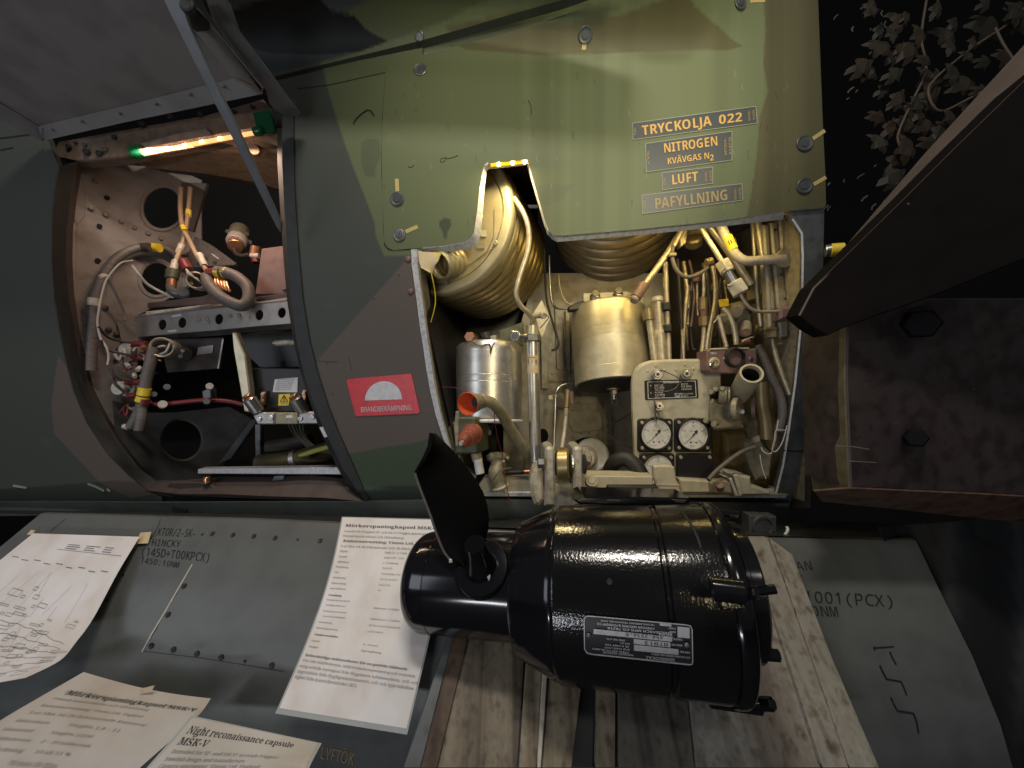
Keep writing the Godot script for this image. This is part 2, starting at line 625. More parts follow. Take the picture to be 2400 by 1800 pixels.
func camouflage() -> ImageTexture:
	var w := 1536
	var h := 1004
	var im := Image.create(w, h, false, Image.FORMAT_RGB8)
	var slate := lin(0.071, 0.080, 0.068)
	im.fill(slate)
	var area := func(z, a, c):
		var p := PackedVector2Array()
		for q in px(z, a):
			p.append(plan(on(skin, q.x, q.y)) * Vector2(w, h))
		fill_poly(im, p, c)
	var green := lin(0.128, 0.150, 0.080)
	var brown := lin(0.128, 0.106, 0.089)
	var olive := lin(0.096, 0.092, 0.046)
	var dark := lin(0.006, 0.007, 0.006)
	area.call("O", [755, 150, 770, 217, 788, 275, 809, 340, 831, 401, 860, 474, 876, 517, 882, 557, 900, 600, 2000, 600, 2000, -220, 700, -220], green)
	area.call("R", [-420, 250, 0, 190, 300, 165, 600, 140, 1000, 10, 1060, -60, 1180, 40, 1330, 170, 1490, 305, 1400, 330, 800, 350, 200, 370, -300, 330], olive)  # olive wedge painted in for the shade band under the fairing
	area.call("R", [1590, -600, 1640, 200, 1625, 420, 1655, 600, 1600, 760, 1585, 980, 1560, 1180, 1500, 1500, 2300, 1500, 2300, -600], olive)
	area.call("R", [170, 1210, 260, 1190, 330, 1205, 400, 1200, 330, 1290, 240, 1340, 190, 1330], lin(0.115, 0.135, 0.082))
	area.call("S", [250, 670, 770, 85, 800, 300, 850, 700, 960, 1080, 800, 1130, 600, 1160, 400, 1200, 330, 1050, 280, 950, 240, 800, 235, 710], brown)
	area.call("S", [400, 1200, 600, 1160, 800, 1130, 960, 1080, 1150, 1160, 1150, 1375, 480, 1370, 430, 1280], lin(0.060, 0.090, 0.052))
	area.call("S", [440, 1372, 1200, 1378, 1200, 1700, 440, 1700], lin(0.075, 0.098, 0.088))
	area.call("V", [215, 1000, 260, 1060, 340, 1230, 420, 1370, 600, 1510, 480, 1530, 370, 1470, 200, 1290, 190, 1180], brown)
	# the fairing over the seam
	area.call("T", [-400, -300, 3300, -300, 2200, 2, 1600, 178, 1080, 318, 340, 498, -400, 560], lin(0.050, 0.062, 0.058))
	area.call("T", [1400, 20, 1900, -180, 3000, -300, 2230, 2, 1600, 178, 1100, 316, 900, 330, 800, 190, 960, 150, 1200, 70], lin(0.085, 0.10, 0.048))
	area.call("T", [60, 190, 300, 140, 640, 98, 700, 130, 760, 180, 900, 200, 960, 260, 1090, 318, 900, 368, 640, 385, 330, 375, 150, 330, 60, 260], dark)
	# smudges, scratches and touched-up spots in the paint
	rng.seed = 11
	for i in 60:
		var u := rng.randf_range(-200, 1880)
		var v := rng.randf_range(140, 1120)
		var p := plan(on(skin, u, v)) * Vector2(w, h)
		var c := im.get_pixelv(Vector2i(p).clamp(Vector2i.ZERO, Vector2i(w - 1, h - 1)))
		var k := rng.randf_range(0.91, 1.06)
		var same := true
		for dd in [Vector2(18, 0), Vector2(-18, 0), Vector2(0, 18), Vector2(0, -18)]:
			same = same and im.get_pixelv(Vector2i(p + dd).clamp(Vector2i.ZERO, Vector2i(w - 1, h - 1))).is_equal_approx(c)
		if not same:
			continue
		var s := PackedVector2Array()
		var rx := rng.randf_range(3, 13)
		var ry := rng.randf_range(3, 12)
		for j in 12:
			s.append(p + Vector2(cos(TAU * j / 12) * rx, sin(TAU * j / 12) * ry) * rng.randf_range(0.7, 1.2))
		fill_poly(im, s, Color(c.r * k, c.g * k, c.b * k))
	area.call("T", [1410, 1440, 1440, 1415, 1480, 1420, 1488, 1460, 1462, 1510, 1455, 1550, 1440, 1550, 1435, 1510, 1412, 1470], lin(0.055, 0.075, 0.045))
	area.call("T", [905, 920, 960, 900, 1020, 905, 1030, 1010, 1000, 1080, 990, 1150, 930, 1140, 905, 1060], lin(0.098, 0.115, 0.068))
	area.call("T", [1085, 820, 1180, 780, 1230, 800, 1150, 850, 1110, 860], lin(0.128, 0.146, 0.075))
	im.resize(768, 502, Image.INTERPOLATE_BILINEAR)
	im.resize(1536, 1004, Image.INTERPOLATE_CUBIC)
	# fine scratches
	for i in 90:
		var u := rng.randf_range(900, 1880)
		var v := rng.randf_range(160, 560)
		var p := plan(on(skin, u, v)) * Vector2(1536, 1004)
		var l := rng.randi_range(2, 12)
		var q := Vector2i(p).clamp(Vector2i.ZERO, Vector2i(1500, 980))
		var c := im.get_pixelv(q)
		var k := 1.22 if rng.randf() < 0.5 else 0.78
		for j in l:
			im.set_pixelv((q + Vector2i(int(j * rng.randf_range(-0.2, 0.4)), j)).clamp(Vector2i.ZERO, Vector2i(1535, 1003)), Color(minf(c.r * k, 1), minf(c.g * k, 1), minf(c.b * k, 1)))
	return ImageTexture.create_from_image(im)

func materials() -> void:
	TX.grime = noise(0.012, 3, [[0.0, gr(0.84)], [0.42, gr(0.95)], [0.6, gr(1.0)], [1.0, gr(0.97)]], 512, FastNoiseLite.TYPE_SIMPLEX_SMOOTH, 6)
	TX.dirt = noise(0.02, 9, [[0.0, Color(0.74, 0.71, 0.67)], [0.4, Color(0.92, 0.91, 0.89)], [0.58, gr(0.98)], [1.0, gr(1.0)]], 512, FastNoiseLite.TYPE_SIMPLEX_SMOOTH, 6)
	TX.rust = noise(0.018, 21, [[0.0, Color(0.55, 0.50, 0.50)], [0.35, Color(0.84, 0.77, 0.76)], [0.55, Color(1, 0.96, 0.95)], [0.72, Color(1, 1, 1)], [0.8, Color(1.0, 0.98, 0.96)], [1.0, Color(0.7, 0.66, 0.66)]], 512, FastNoiseLite.TYPE_SIMPLEX_SMOOTH, 6)
	TX.specks = noise(0.06, 5, [[0.0, gr(0.6)], [0.3, gr(0.93)], [0.5, gr(1.0)], [1.0, gr(0.97)]], 512, FastNoiseLite.TYPE_SIMPLEX_SMOOTH, 4)
	TX.leather = noise(0.035, 7, [], 512, FastNoiseLite.TYPE_CELLULAR, 3)
	TX.grain = noise(0.05, 13, [[0.0, gr(0.0)], [1.0, gr(1.0)]], 512, FastNoiseLite.TYPE_SIMPLEX_SMOOTH, 5)
	TX.stain = noise(0.022, 29, [[0.0, Color(0.45, 0.40, 0.35)], [0.24, Color(0.72, 0.67, 0.62)], [0.36, Color(0.94, 0.92, 0.90)], [0.6, gr(1.0)], [0.72, Color(0.92, 0.91, 0.90)], [1.0, Color(0.72, 0.70, 0.68)]], 512, FastNoiseLite.TYPE_SIMPLEX_SMOOTH, 7)
	TX.paper = noise(0.01, 17, [[0.0, Color(0.86, 0.83, 0.78)], [0.5, Color(0.96, 0.95, 0.93)], [1.0, gr(1.0)]], 512, FastNoiseLite.TYPE_SIMPLEX_SMOOTH, 5)
	TX.wood = noise(0.02, 19, [[0.0, Color(0.52, 0.49, 0.46)], [0.34, Color(0.80, 0.77, 0.74)], [0.5, Color(0.90, 0.89, 0.86)], [0.7, Color(0.97, 0.97, 0.95)], [1.0, Color(0.80, 0.77, 0.73)]], 512, FastNoiseLite.TYPE_SIMPLEX_SMOOTH, 6)
	var sk := mat("skin", Color.WHITE, 0.52, 0.0, "grime", 1.6)
	sk.albedo_texture = camouflage()
	sk.texture_repeat = false
	mat("edge", lin(0.52, 0.53, 0.56), 0.5, 0.2, "dirt", 8.0)
	mat("frame_metal", lin(0.16, 0.17, 0.18), 0.42, 0.6, "dirt", 3.0)
	mat("dark_frame", lin(0.022, 0.024, 0.024), 0.6, 0.0, "dirt", 3.0)
	mat("keel", lin(0.085, 0.10, 0.095), 0.45, 0.0, "grime", 2.0)
	mat("seam", lin(0.004, 0.004, 0.004), 0.7, 0.0, "")
	mat("primer", lin(0.205, 0.183, 0.171), 0.55, 0.0, "dirt", 2.0)
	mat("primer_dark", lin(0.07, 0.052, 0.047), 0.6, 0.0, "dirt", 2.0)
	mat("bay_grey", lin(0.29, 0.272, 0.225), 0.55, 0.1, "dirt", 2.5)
	mat("cream", lin(0.45, 0.41, 0.295), 0.5, 0.0, "grime", 3.0)
	mat("alu", lin(0.62, 0.60, 0.56), 0.34, 0.85, "grime", 5.0)
	mat("gold_alu", lin(0.58, 0.52, 0.36), 0.40, 0.65, "grime", 4.0)
	mat("end_plate", lin(0.40, 0.345, 0.205), 0.45, 0.35, "grime", 3.0)
	mat("duct", lin(0.36, 0.285, 0.14), 0.36, 0.72, "grime", 4.0)
	mat("duct_dark", lin(0.30, 0.235, 0.13), 0.40, 0.6, "grime", 4.0)
	mat("steel", lin(0.55, 0.54, 0.52), 0.28, 0.95, "grime", 6.0)
	mat("rail", lin(0.42, 0.40, 0.38), 0.4, 0.7, "grime", 4.0)
	mat("pipe", lin(0.50, 0.44, 0.32), 0.42, 0.55, "dirt", 6.0)
	mat("pipe_pale", lin(0.55, 0.51, 0.43), 0.48, 0.2, "dirt", 6.0)
	mat("rubber", lin(0.018, 0.017, 0.016), 0.55, 0.0, "grime", 5.0)
	mat("black", lin(0.006, 0.006, 0.007), 0.6, 0.0, "")
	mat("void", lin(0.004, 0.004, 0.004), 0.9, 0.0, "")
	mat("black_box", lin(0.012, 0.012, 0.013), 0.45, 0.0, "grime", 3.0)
	mat("gauge_black", lin(0.012, 0.011, 0.014), 0.42, 0.0, "grime", 8.0)
	mat("dial", lin(0.74, 0.74, 0.72), 0.5, 0.0, "paper", 8.0)
	mat("white", lin(0.72, 0.72, 0.72), 0.5, 0.0, "grime", 6.0)
	mat("ink", lin(0.03, 0.03, 0.035), 0.7, 0.0, "")
	mat("ink_grey", lin(0.13, 0.13, 0.14), 0.7, 0.0, "")
	mat("stencil", lin(0.008, 0.009, 0.009), 0.7, 0.0, "specks", 30.0)
	mat("sticker", lin(0.045, 0.055, 0.06), 0.45, 0.0, "specks", 10.0)
	mat("letter_orange", lin(0.62, 0.36, 0.085), 0.5, 0.0, "specks", 16.0)
	mat("letter_faded", lin(0.33, 0.24, 0.10), 0.55, 0.0, "specks", 20.0)
	mat("line_pale", lin(0.30, 0.31, 0.24), 0.6, 0.0, "specks", 20.0)
	mat("tick_paint", lin(0.45, 0.36, 0.13), 0.6, 0.0, "specks", 20.0)
	mat("red_sign", lin(0.64, 0.022, 0.036), 0.4, 0.0, "grime", 6.0)
	mat("sign_white", lin(0.66, 0.66, 0.68), 0.45, 0.0, "grime", 8.0)
	var gb := mat("gen_black", lin(0.005, 0.005, 0.006), 0.14, 0.0, "")
	gb.heightmap_enabled = true
	gb.heightmap_texture = TX.leather
	gb.heightmap_scale = 0.024
	gb.uv1_triplanar = true
	gb.uv1_world_triplanar = true
	gb.uv1_scale = Vector3.ONE * 15.0
	mat("gen_smooth", lin(0.005, 0.005, 0.007), 0.13, 0.0, "")
	mat("blade", lin(0.0035, 0.0035, 0.0035), 0.5, 0.0, "")
	mat("plate_silver", lin(0.42, 0.43, 0.46), 0.45, 0.4, "grime", 12.0)
	mat("pod", lin(0.108, 0.116, 0.114), 0.42, 0.0, "grime", 1.5)
	mat("pod_dark", lin(0.03, 0.033, 0.033), 0.5, 0.0, "grime", 1.5)
	mat("sheet_paper", lin(0.80, 0.79, 0.82), 0.32, 0.0, "paper", 2.0)
	mat("sheet_old", lin(0.50, 0.465, 0.43), 0.45, 0.0, "paper", 2.5)
	mat("laminate", lin(0.36, 0.38, 0.38), 0.25, 0.0, "")
	mat("tape", lin(0.62, 0.52, 0.34), 0.6, 0.0, "paper", 6.0)
	mat("yellow", lin(0.75, 0.56, 0.03), 0.5, 0.0, "grime", 8.0)
	mat("orange_in", lin(0.72, 0.13, 0.045), 0.5, 0.0, "grime", 8.0)
	mat("boot_red", lin(0.33, 0.085, 0.05), 0.5, 0.0, "grime", 10.0)
	mat("valve_green", lin(0.065, 0.075, 0.038), 0.5, 0.0, "dirt", 5.0)
	mat("khaki", lin(0.29, 0.26, 0.18), 0.5, 0.15, "dirt", 5.0)
	mat("brown_box", lin(0.17, 0.10, 0.085), 0.5, 0.0, "grime", 4.0)
	mat("wire_tan", lin(0.31, 0.215, 0.135), 0.55, 0.0, "")
	mat("wire_grey", lin(0.13, 0.115, 0.105), 0.55, 0.0, "dirt", 10.0)
	mat("wire_white", lin(0.45, 0.42, 0.38), 0.5, 0.0, "")
	mat("wire_dark", lin(0.05, 0.04, 0.035), 0.55, 0.0, "")
	mat("red_dark", lin(0.14, 0.016, 0.016), 0.45, 0.0, "")
	mat("copper", lin(0.55, 0.27, 0.15), 0.3, 0.8, "grime", 8.0)
	mat("lid_inner", lin(0.22, 0.206, 0.20), 0.55, 0.0, "grime", 1.3)
	mat("strut", lin(0.20, 0.21, 0.22), 0.45, 0.4, "grime", 3.0)
	mat("rust_slab", lin(0.036, 0.0285, 0.029), 0.5, 0.0, "rust", 2.2)
	mat("rust_edge", lin(0.10, 0.062, 0.040), 0.6, 0.0, "rust", 3.0)
	mat("board_brown", lin(0.10, 0.074, 0.060), 0.6, 0.0, "grime", 3.0)  # lighter brown painted in for the board's lit edge; scuffs share it
	mat("board_dark", lin(0.010, 0.0085, 0.0085), 0.7, 0.0, "grime", 2.0)
	mat("leaf", lin(0.034, 0.023, 0.013), 0.65, 0.0, "grime", 8.0)
	mat("leaf_pale", lin(0.026, 0.023, 0.014), 0.65, 0.0, "grime", 8.0)
	mat("twig", lin(0.12, 0.09, 0.07), 0.7, 0.0, "")
	mat("cloth", lin(0.010, 0.0115, 0.0135), 0.8, 0.0, "grime", 1.5)
	mat("resistor_white", lin(0.45, 0.42, 0.37), 0.45, 0.0, "grime", 8.0)
	mat("tag_white", lin(0.60, 0.60, 0.60), 0.5, 0.0, "")
	mat("film", lin(0.66, 0.70, 0.74), 0.12, 0.0, "")
	var g := StandardMaterial3D.new()
	g.albedo_color = Color(1.0, 0.93, 0.82, 0.18)
	g.transparency = BaseMaterial3D.TRANSPARENCY_ALPHA
	g.roughness = 0.08
	M.clear_tube = g
	var gg := StandardMaterial3D.new()
	gg.albedo_color = lin(0.005, 0.075, 0.03)
	gg.roughness = 0.25
	gg.backlight_enabled = true
	gg.backlight = Color(0.05, 0.5, 0.2)
	M.green_plastic = gg
	sk.metallic_specular = 0.35
	M.board_dark.metallic_specular = 0.08
	M.blade.metallic_specular = 0.15
	M.black.metallic_specular = 0.2
	for k in 5:     # weathered planks, each kind with its own grain
		var cs := [lin(0.115, 0.075, 0.048), lin(0.25, 0.215, 0.16), lin(0.30, 0.265, 0.19), lin(0.12, 0.112, 0.10), lin(0.31, 0.30, 0.28)]  # dark grey tone has the generator's shadow painted in
		var wm := mat("plank%d" % k, cs[k], 0.5 if k < 4 else 0.42, 0.0, "stain", 3.0)
		wm.albedo_texture = TX.wood
		wm.uv1_scale = Vector3(2.3 + 0.25 * k, 0.30, 1)
		wm.uv1_offset = Vector3(0.17 * k, 0.31 * k, 0)
		if k == 4:
			wm.uv1_scale = Vector3(1.3, 0.22, 1)
		wm.heightmap_enabled = true
		wm.heightmap_texture = TX.wood
		wm.heightmap_scale = 0.03
	glow("led_warm", Color(1.0, 0.80, 0.42), 28.0)
	glow("led_orange", Color(1.0, 0.80, 0.55), 14.0)
	glow("tube_core", Color(1.0, 0.70, 0.44), 1.7)
	glow("led_tape", Color(0.95, 0.72, 0.05), 0.7)

func _ready() -> void:
	FWD = -B.z
	RT = B.x
	UPV = B.y
	rng.seed = 4
	var cam := Camera3D.new()
	cam.name = "camera"
	cam.fov = 90.0
	cam.near = 0.02
	cam.far = 40.0
	cam.transform = Transform3D(B, EYE)
	add_child(cam)
	var env := Environment.new()
	env.background_mode = Environment.BG_COLOR
	env.background_color = lin(0.052, 0.052, 0.053)
	env.tonemap_mode = Environment.TONE_MAPPER_LINEAR
	env.tonemap_exposure = 0.95
	env.sdfgi_enabled = true
	env.ssao_enabled = true
	env.ssil_enabled = true
	var we := WorldEnvironment.new()
	we.name = "environment"
	we.environment = env
	add_child(we)
	# lamps out of view, placed for the light on cover, bay, pod and lid
	spot("unseen_cover_spot", Vector3(0.50, 0.62, 0.62), Q(1360, 230, 0.82), Color(1.0, 0.95, 0.80), 1.95, 19.0, 0.12)  # out of view, lights the green cover
	area_lamp("unseen_top_lamp", Vector3(-0.10, 1.75, 0.25), Q(1150, 1350, 0.68), Color(1.0, 0.965, 0.91), 2.3, Vector2(0.5, 0.16))  # out of view overhead, for the papers and the generator's highlight
	area_lamp("unseen_front_lamp", Vector3(0.7, 1.5, 1.1), Q(1000, 1450, 0.65), Color(1.0, 0.98, 0.95), 0.4, Vector2(0.3, 0.2))  # out of view in front, lights papers and pod
	spot("unseen_bay_spot", Vector3(0.35, 0.30, 0.70), Q(1390, 960, 1.0), Color(1.0, 0.91, 0.70), 0.62, 15.0, 0.10)  # out of view, lights the lower gauge bay
	area_lamp("unseen_cool_lamp", Vector3(-1.9, 0.35, 0.9), Q(500, 1300, 0.75), Color(0.92, 0.95, 1.0), 0.8, Vector2(0.7, 1.1))  # unseen cool source at the side, for sheen on papers and generator
	area_lamp("unseen_low_lamp", Vector3(-0.95, -0.80, 1.35), Q(620, 600, 0.8), Color(0.96, 0.97, 1.0), 1.0, Vector2(0.7, 0.09))  # out of view and low, lights the lid underside and hub streak
	materials()
	small_shapes()
	setting()
	fuselage()
	access_cover()
	service_bay()
	gauge_board()
	pipework()
	wiring_bay()
	lid()
	pod_body()
	stand()
	generator()
	papers()
	bracket()

func area_lamp(called: String, at: Vector3, to: Vector3, c: Color, e: float, size: Vector2) -> void:
	var l := AreaLight3D.new()
	l.name = called
	l.area_size = size
	l.light_color = c
	l.light_energy = e
	l.shadow_enabled = true
	l.area_range = 12.0
	l.area_attenuation = 2.0
	add_child(l)
	var p := EYE + B * at
	l.look_at_from_position(p, to, Vector3.UP if absf((to - p).normalized().y) < 0.95 else Vector3.RIGHT)

func spot(called: String, at: Vector3, to: Vector3, c: Color, e: float, angle: float, size: float) -> void:
	var l := SpotLight3D.new()
	l.name = called
	l.light_color = c
	l.light_energy = e
	l.spot_angle = angle
	l.spot_angle_attenuation = 0.7
	l.spot_range = 12.0
	l.spot_attenuation = 2.0
	l.light_size = size
	l.shadow_enabled = true
	add_child(l)
	l.look_at_from_position(EYE + B * at, to)

var S := {}

func small_shapes() -> void:
	S.rivet = unit([[0.0, 1.0], [0.25, 0.9], [0.45, 0.55], [0.5, 0.0]], 10)
	S.hole = unit([[0.12, 0.0], [0.12, 0.85], [0.25, 1.0], [0.0, 1.05]], 12)
	S.screw = unit([[0.0, 1.0], [0.3, 1.0], [0.45, 0.85], [0.45, 0.3], [0.3, 0.25], [0.3, 0.0]], 14)
	S.hex = unit([[0.0, 1.0], [0.75, 1.0], [0.9, 0.88], [0.9, 0.5], [0.7, 0.45], [0.7, 0.0]], 6, true)
	S.cap = unit([[0.0, 1.0], [0.9, 1.0], [1.1, 0.8], [1.1, 0.0]], 16)
	S.dzus = unit([[0.0, 1.0], [0.10, 1.0], [0.16, 0.9], [0.08, 0.72], [0.08, 0.5], [0.16, 0.45], [0.16, 0.0]], 20)

func setting() -> void:
	var m := MB.new()
	bx(m, Q(1200, 900, 3.2), RT * 8.0, Vector3.UP * 6.0, Vector3(0, 0, 0.05), 0.0)
	struct("wall", m, mat("dark_backdrop", lin(0.008, 0.008, 0.009), 0.9, 0.0, ""))  # near-black backdrop that keeps the background dark
	m = MB.new()
	bx(m, Vector3(0, -0.05, -0.5), Vector3(6, 0, 0), Vector3(0, 0.05, 0), Vector3(0, 0, 4.0), 0.0)
	struct("floor", m, mat("hall_floor", lin(0.05, 0.048, 0.045), 0.7, 0.0, "grime", 0.5))

func strip(z: String, a: Array, b: Array, fa, fb) -> MB:   # a band between two outlines at their own depths
	var m := MB.new()
	var rows := [[], []]
	for i in range(0, a.size(), 2):
		var p := U(z, a[i], a[i + 1])
		var q := U(z, b[i], b[i + 1])
		rows[0].append(Q(p.x, p.y, dep(fa, p.x, p.y)))
		rows[1].append(Q(q.x, q.y, dep(fb, q.x, q.y)))
	surf(m, rows, 0.003)
	return m

func rivets(parent: Node, z: String, a: Array, f, r: float, mat_: Material, called := "rivet", shape := "rivet") -> void:
	for i in range(0, a.size(), 2):
		var p := U(z, a[i], a[i + 1])
		place(called, S[shape], mat_, parent, on(f, p.x, p.y), nrm(f, p.x, p.y), r, rng.randf() * 3.0)

func row(x0: float, y0: float, x1: float, y1: float, n: int) -> Array:
	var o := []
	for i in n:
		o.append(lerpf(x0, x1, float(i) / (n - 1)))
		o.append(lerpf(y0, y1, float(i) / (n - 1)))
	return o

func pipe_m(z: String, way: Array, r: float, seg := 10, sub := 6, open := false) -> MB:
	var m := MB.new()
	pipe_to(m, z, way, r, seg, sub, open)
	return m

func pipe_to(m: MB, z: String, way: Array, r: float, seg := 10, sub := 6, open := false) -> void:
	var p := []
	var ds := 0.0
	for w in way:
		p.append(W(z, w[0], w[1], w[2]))
		ds += w[2] / way.size()
	tube(m, p, r * ZN[z][2] * ds / F, seg, sub, open)

func pipe(called: String, z: String, way: Array, r: float, mt: String, label: String, category := "pipe", group := "", sub := 6) -> Node3D:
	var t := thing(called, label, category, W(z, way[0][0], way[0][1], way[0][2]), group)
	part("tube", pipe_m(z, way, r, 12, sub), M[mt], t)
	return t

func ring_part(called: String, t: Node, z: String, a: Array, b: Array, r: float, mt: String, seg := 16, faceted := false, ch := 0.1, label := "") -> MeshInstance3D:
	var p := W(z, a[0], a[1], a[2])
	var q := W(z, b[0], b[1], b[2])
	var l := (q - p).length()
	var rr: float = r * ZN[z][2] * a[2] / F
	var m := MB.new()
	lathe(m, p, q - p, [[0.0, 0.0], [0.0, rr * (1.0 - ch)], [rr * ch, rr], [l - rr * ch, rr], [l, rr * (1.0 - ch)], [l, 0.0]], seg, faceted)
	return part(called, m, M[mt], t, label)

func fuselage() -> void:
	var t := thing("jet_fuselage", "camouflaged green and brown side of a jet aircraft with two opened bays", "aircraft", Q(1000, 1165, 0.95))
	var m := MB.new()
	var arc := px("V", [215, 300, 195, 400, 187, 520, 186, 650, 195, 780, 215, 900, 240, 1020, 270, 1130, 320, 1250, 400, 1370, 480, 1450, 560, 1512, 600, 1525])
	var left := PackedVector2Array([Vector2(-420, 1185), Vector2(-420, 100), Vector2(40, 255), Vector2(110, 320)])
	left.append_array(arc)
	left.append(Vector2(380, 1185))
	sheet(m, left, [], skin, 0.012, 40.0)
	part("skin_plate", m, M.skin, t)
	# the band between the bays
	m = MB.new()
	sheet(m, PackedVector2Array([Vector2(640, 186), Vector2(755, 158), Vector2(882, 127), Vector2(911, 120), Vector2(990, 100), Vector2(990, 600), Vector2(964, 592), Vector2(976, 660), Vector2(988, 730), Vector2(1005, 830), Vector2(1022, 910), Vector2(1046, 1000), Vector2(1075, 1100), Vector2(1096, 1158), Vector2(1100, 1180), Vector2(858, 1180), Vector2(846, 1165), Vector2(806, 1100), Vector2(763, 1010), Vector2(738, 950), Vector2(715, 880), Vector2(697, 800), Vector2(683, 700), Vector2(676, 600), Vector2(668, 480), Vector2(664, 380), Vector2(668, 300), Vector2(690, 262), Vector2(668, 232)]), [], skin, 0.010, 40.0)
	part("skin_plate", m, M.skin, t)
	# upper skin behind the cover
	m = MB.new()
	sheet(m, PackedVector2Array([Vector2(985, 98), Vector2(1099, 65), Vector2(1207, 33), Vector2(1316, 2), Vector2(1500, -60), Vector2(1915, -60), Vector2(1936, 480), Vector2(1890, 560), Vector2(1870, 440), Vector2(1262, 440), Vector2(1246, 370), Vector2(1130, 374), Vector2(1112, 440), Vector2(985, 440)]), [], func(u, v): return skin(u, v) + 0.014, 0.006, 40.0)
	part("skin_plate", m, M.skin, t)
	# fairing above the seam
	m = MB.new()
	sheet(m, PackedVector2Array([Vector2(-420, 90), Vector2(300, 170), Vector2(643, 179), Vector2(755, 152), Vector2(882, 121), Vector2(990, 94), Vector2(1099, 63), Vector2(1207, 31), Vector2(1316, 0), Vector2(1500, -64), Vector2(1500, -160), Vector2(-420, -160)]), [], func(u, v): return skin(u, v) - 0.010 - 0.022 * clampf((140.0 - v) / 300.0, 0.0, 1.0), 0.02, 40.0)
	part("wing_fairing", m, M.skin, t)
	var fr := func(u, v): return skin(u, v) - 0.012 - 0.022 * clampf((140.0 - v) / 300.0, 0.0, 1.0)
	place("drain_ring", S.dzus, M.frame_metal, t, on(fr, 983, 84), nrm(fr, 983, 84), 0.009)
	# joint line of the band, painted over
	part("joint_strip", band("T", [490, 575, 700, 550, 1062, 468], 5.0, func(u, v): return skin(u, v) - 0.0006, 0.0008), M.seam, t)
	# returns of the wiring bay opening
	part("opening_return", strip("V", [215, 300, 195, 400, 187, 520, 186, 650, 195, 780, 215, 900, 240, 1020, 270, 1130, 320, 1250, 400, 1370, 480, 1450, 560, 1512, 640, 1525], [278, 285, 255, 420, 240, 540, 238, 660, 248, 780, 268, 900, 290, 1010, 325, 1130, 375, 1230, 440, 1330, 510, 1425, 580, 1475, 640, 1492], skin, func(u, v): return skin(u, v) + 0.035), M.dark_frame, t)
	part("opening_return", strip("O", [668, 300, 664, 380, 668, 480, 676, 600, 683, 700, 697, 800, 715, 880, 738, 950, 763, 1010, 806, 1100, 858, 1178], [650, 300, 650, 380, 656, 480, 664, 600, 672, 700, 688, 800, 706, 880, 729, 950, 750, 1010, 790, 1095, 830, 1165], func(u, v): return skin(u, v) + 0.001, func(u, v): return skin(u, v) + 0.03), M.dark_frame, t)
	part("edge_band", strip("O", [664, 262, 663, 380, 668, 480, 676, 600, 683, 700, 697, 800, 715, 880, 738, 950, 763, 1010, 806, 1100, 856, 1172], [690, 262, 690, 380, 694, 480, 702, 600, 711, 700, 727, 800, 748, 880, 770, 950, 793, 1010, 833, 1100, 866, 1172], func(u, v): return skin(u, v) - 0.0015, func(u, v): return skin(u, v) - 0.0012), M.dark_frame, t)
	# bottom of the wiring bay opening
	part("sill_plate", strip("O", [340, 1150, 420, 1160, 520, 1160, 640, 1165, 760, 1168, 870, 1178], [352, 1128, 430, 1128, 530, 1118, 640, 1120, 730, 1115, 820, 1125], func(u, v): return skin(u, v) - 0.001, func(u, v): return skin(u, v) + 0.06), M.primer_dark, t)
	# the strip of bare edge beside the service bay
	part("edge_strip", strip("S", [768, 60, 772, 150, 786, 250, 800, 350, 815, 480, 835, 600, 852, 720, 875, 850, 905, 980, 940, 1090, 975, 1185], [802, 60, 806, 150, 818, 250, 832, 350, 848, 480, 866, 600, 884, 720, 906, 850, 934, 980, 966, 1090, 996, 1185], func(u, v): return skin(u, v) - 0.003, func(u, v): return skin(u, v) - 0.002), M.edge, t)
	part("opening_return", strip("S", [802, 60, 806, 150, 818, 250, 832, 350, 848, 480, 866, 600, 884, 720, 906, 850, 934, 980, 966, 1090, 996, 1185], [835, 60, 840, 150, 852, 250, 864, 350, 878, 480, 894, 600, 910, 720, 932, 850, 958, 980, 988, 1090, 1015, 1185], func(u, v): return skin(u, v) - 0.002, func(u, v): return skin(u, v) + 0.05), M.khaki, t)
	# bare metal frame at the far end of the service bay
	m = MB.new()
	sheet(m, PackedVector2Array([Vector2(1838, 478), Vector2(1932, 470), Vector2(1930, 600), Vector2(1926, 720), Vector2(1918, 820), Vector2(1905, 920), Vector2(1889, 1020), Vector2(1872, 1100), Vector2(1846, 1205), Vector2(1800, 1205), Vector2(1820, 1162), Vector2(1838, 1090), Vector2(1852, 1000), Vector2(1866, 900), Vector2(1878, 780), Vector2(1883, 680), Vector2(1884, 600), Vector2(1882, 548), Vector2(1860, 515)]), [], func(u, v): return skin(u, v) + 0.004, 0.012, 40.0)
	part("end_frame", m, M.frame_metal, t)
	part("frame_joint", band("O", [1836, 1056, 1882, 1058], 3.0, func(u, v): return skin(u, v) + 0.003, 0.001), M.seam, t)
	part("frame_edge_highlight", strip("O", [1860, 512, 1882, 546, 1884, 600, 1883, 680, 1878, 780, 1866, 900, 1852, 1000, 1838, 1090, 1820, 1162], [1855, 514, 1877, 548, 1879, 600, 1878, 680, 1873, 780, 1861, 900, 1847, 1000, 1833, 1090, 1815, 1162], func(u, v): return skin(u, v) + 0.002, func(u, v): return skin(u, v) + 0.004), M.edge, t)  # pale strip painted as the highlight along the frame edge
	# belly turning under, as a keel strip
	m = MB.new()
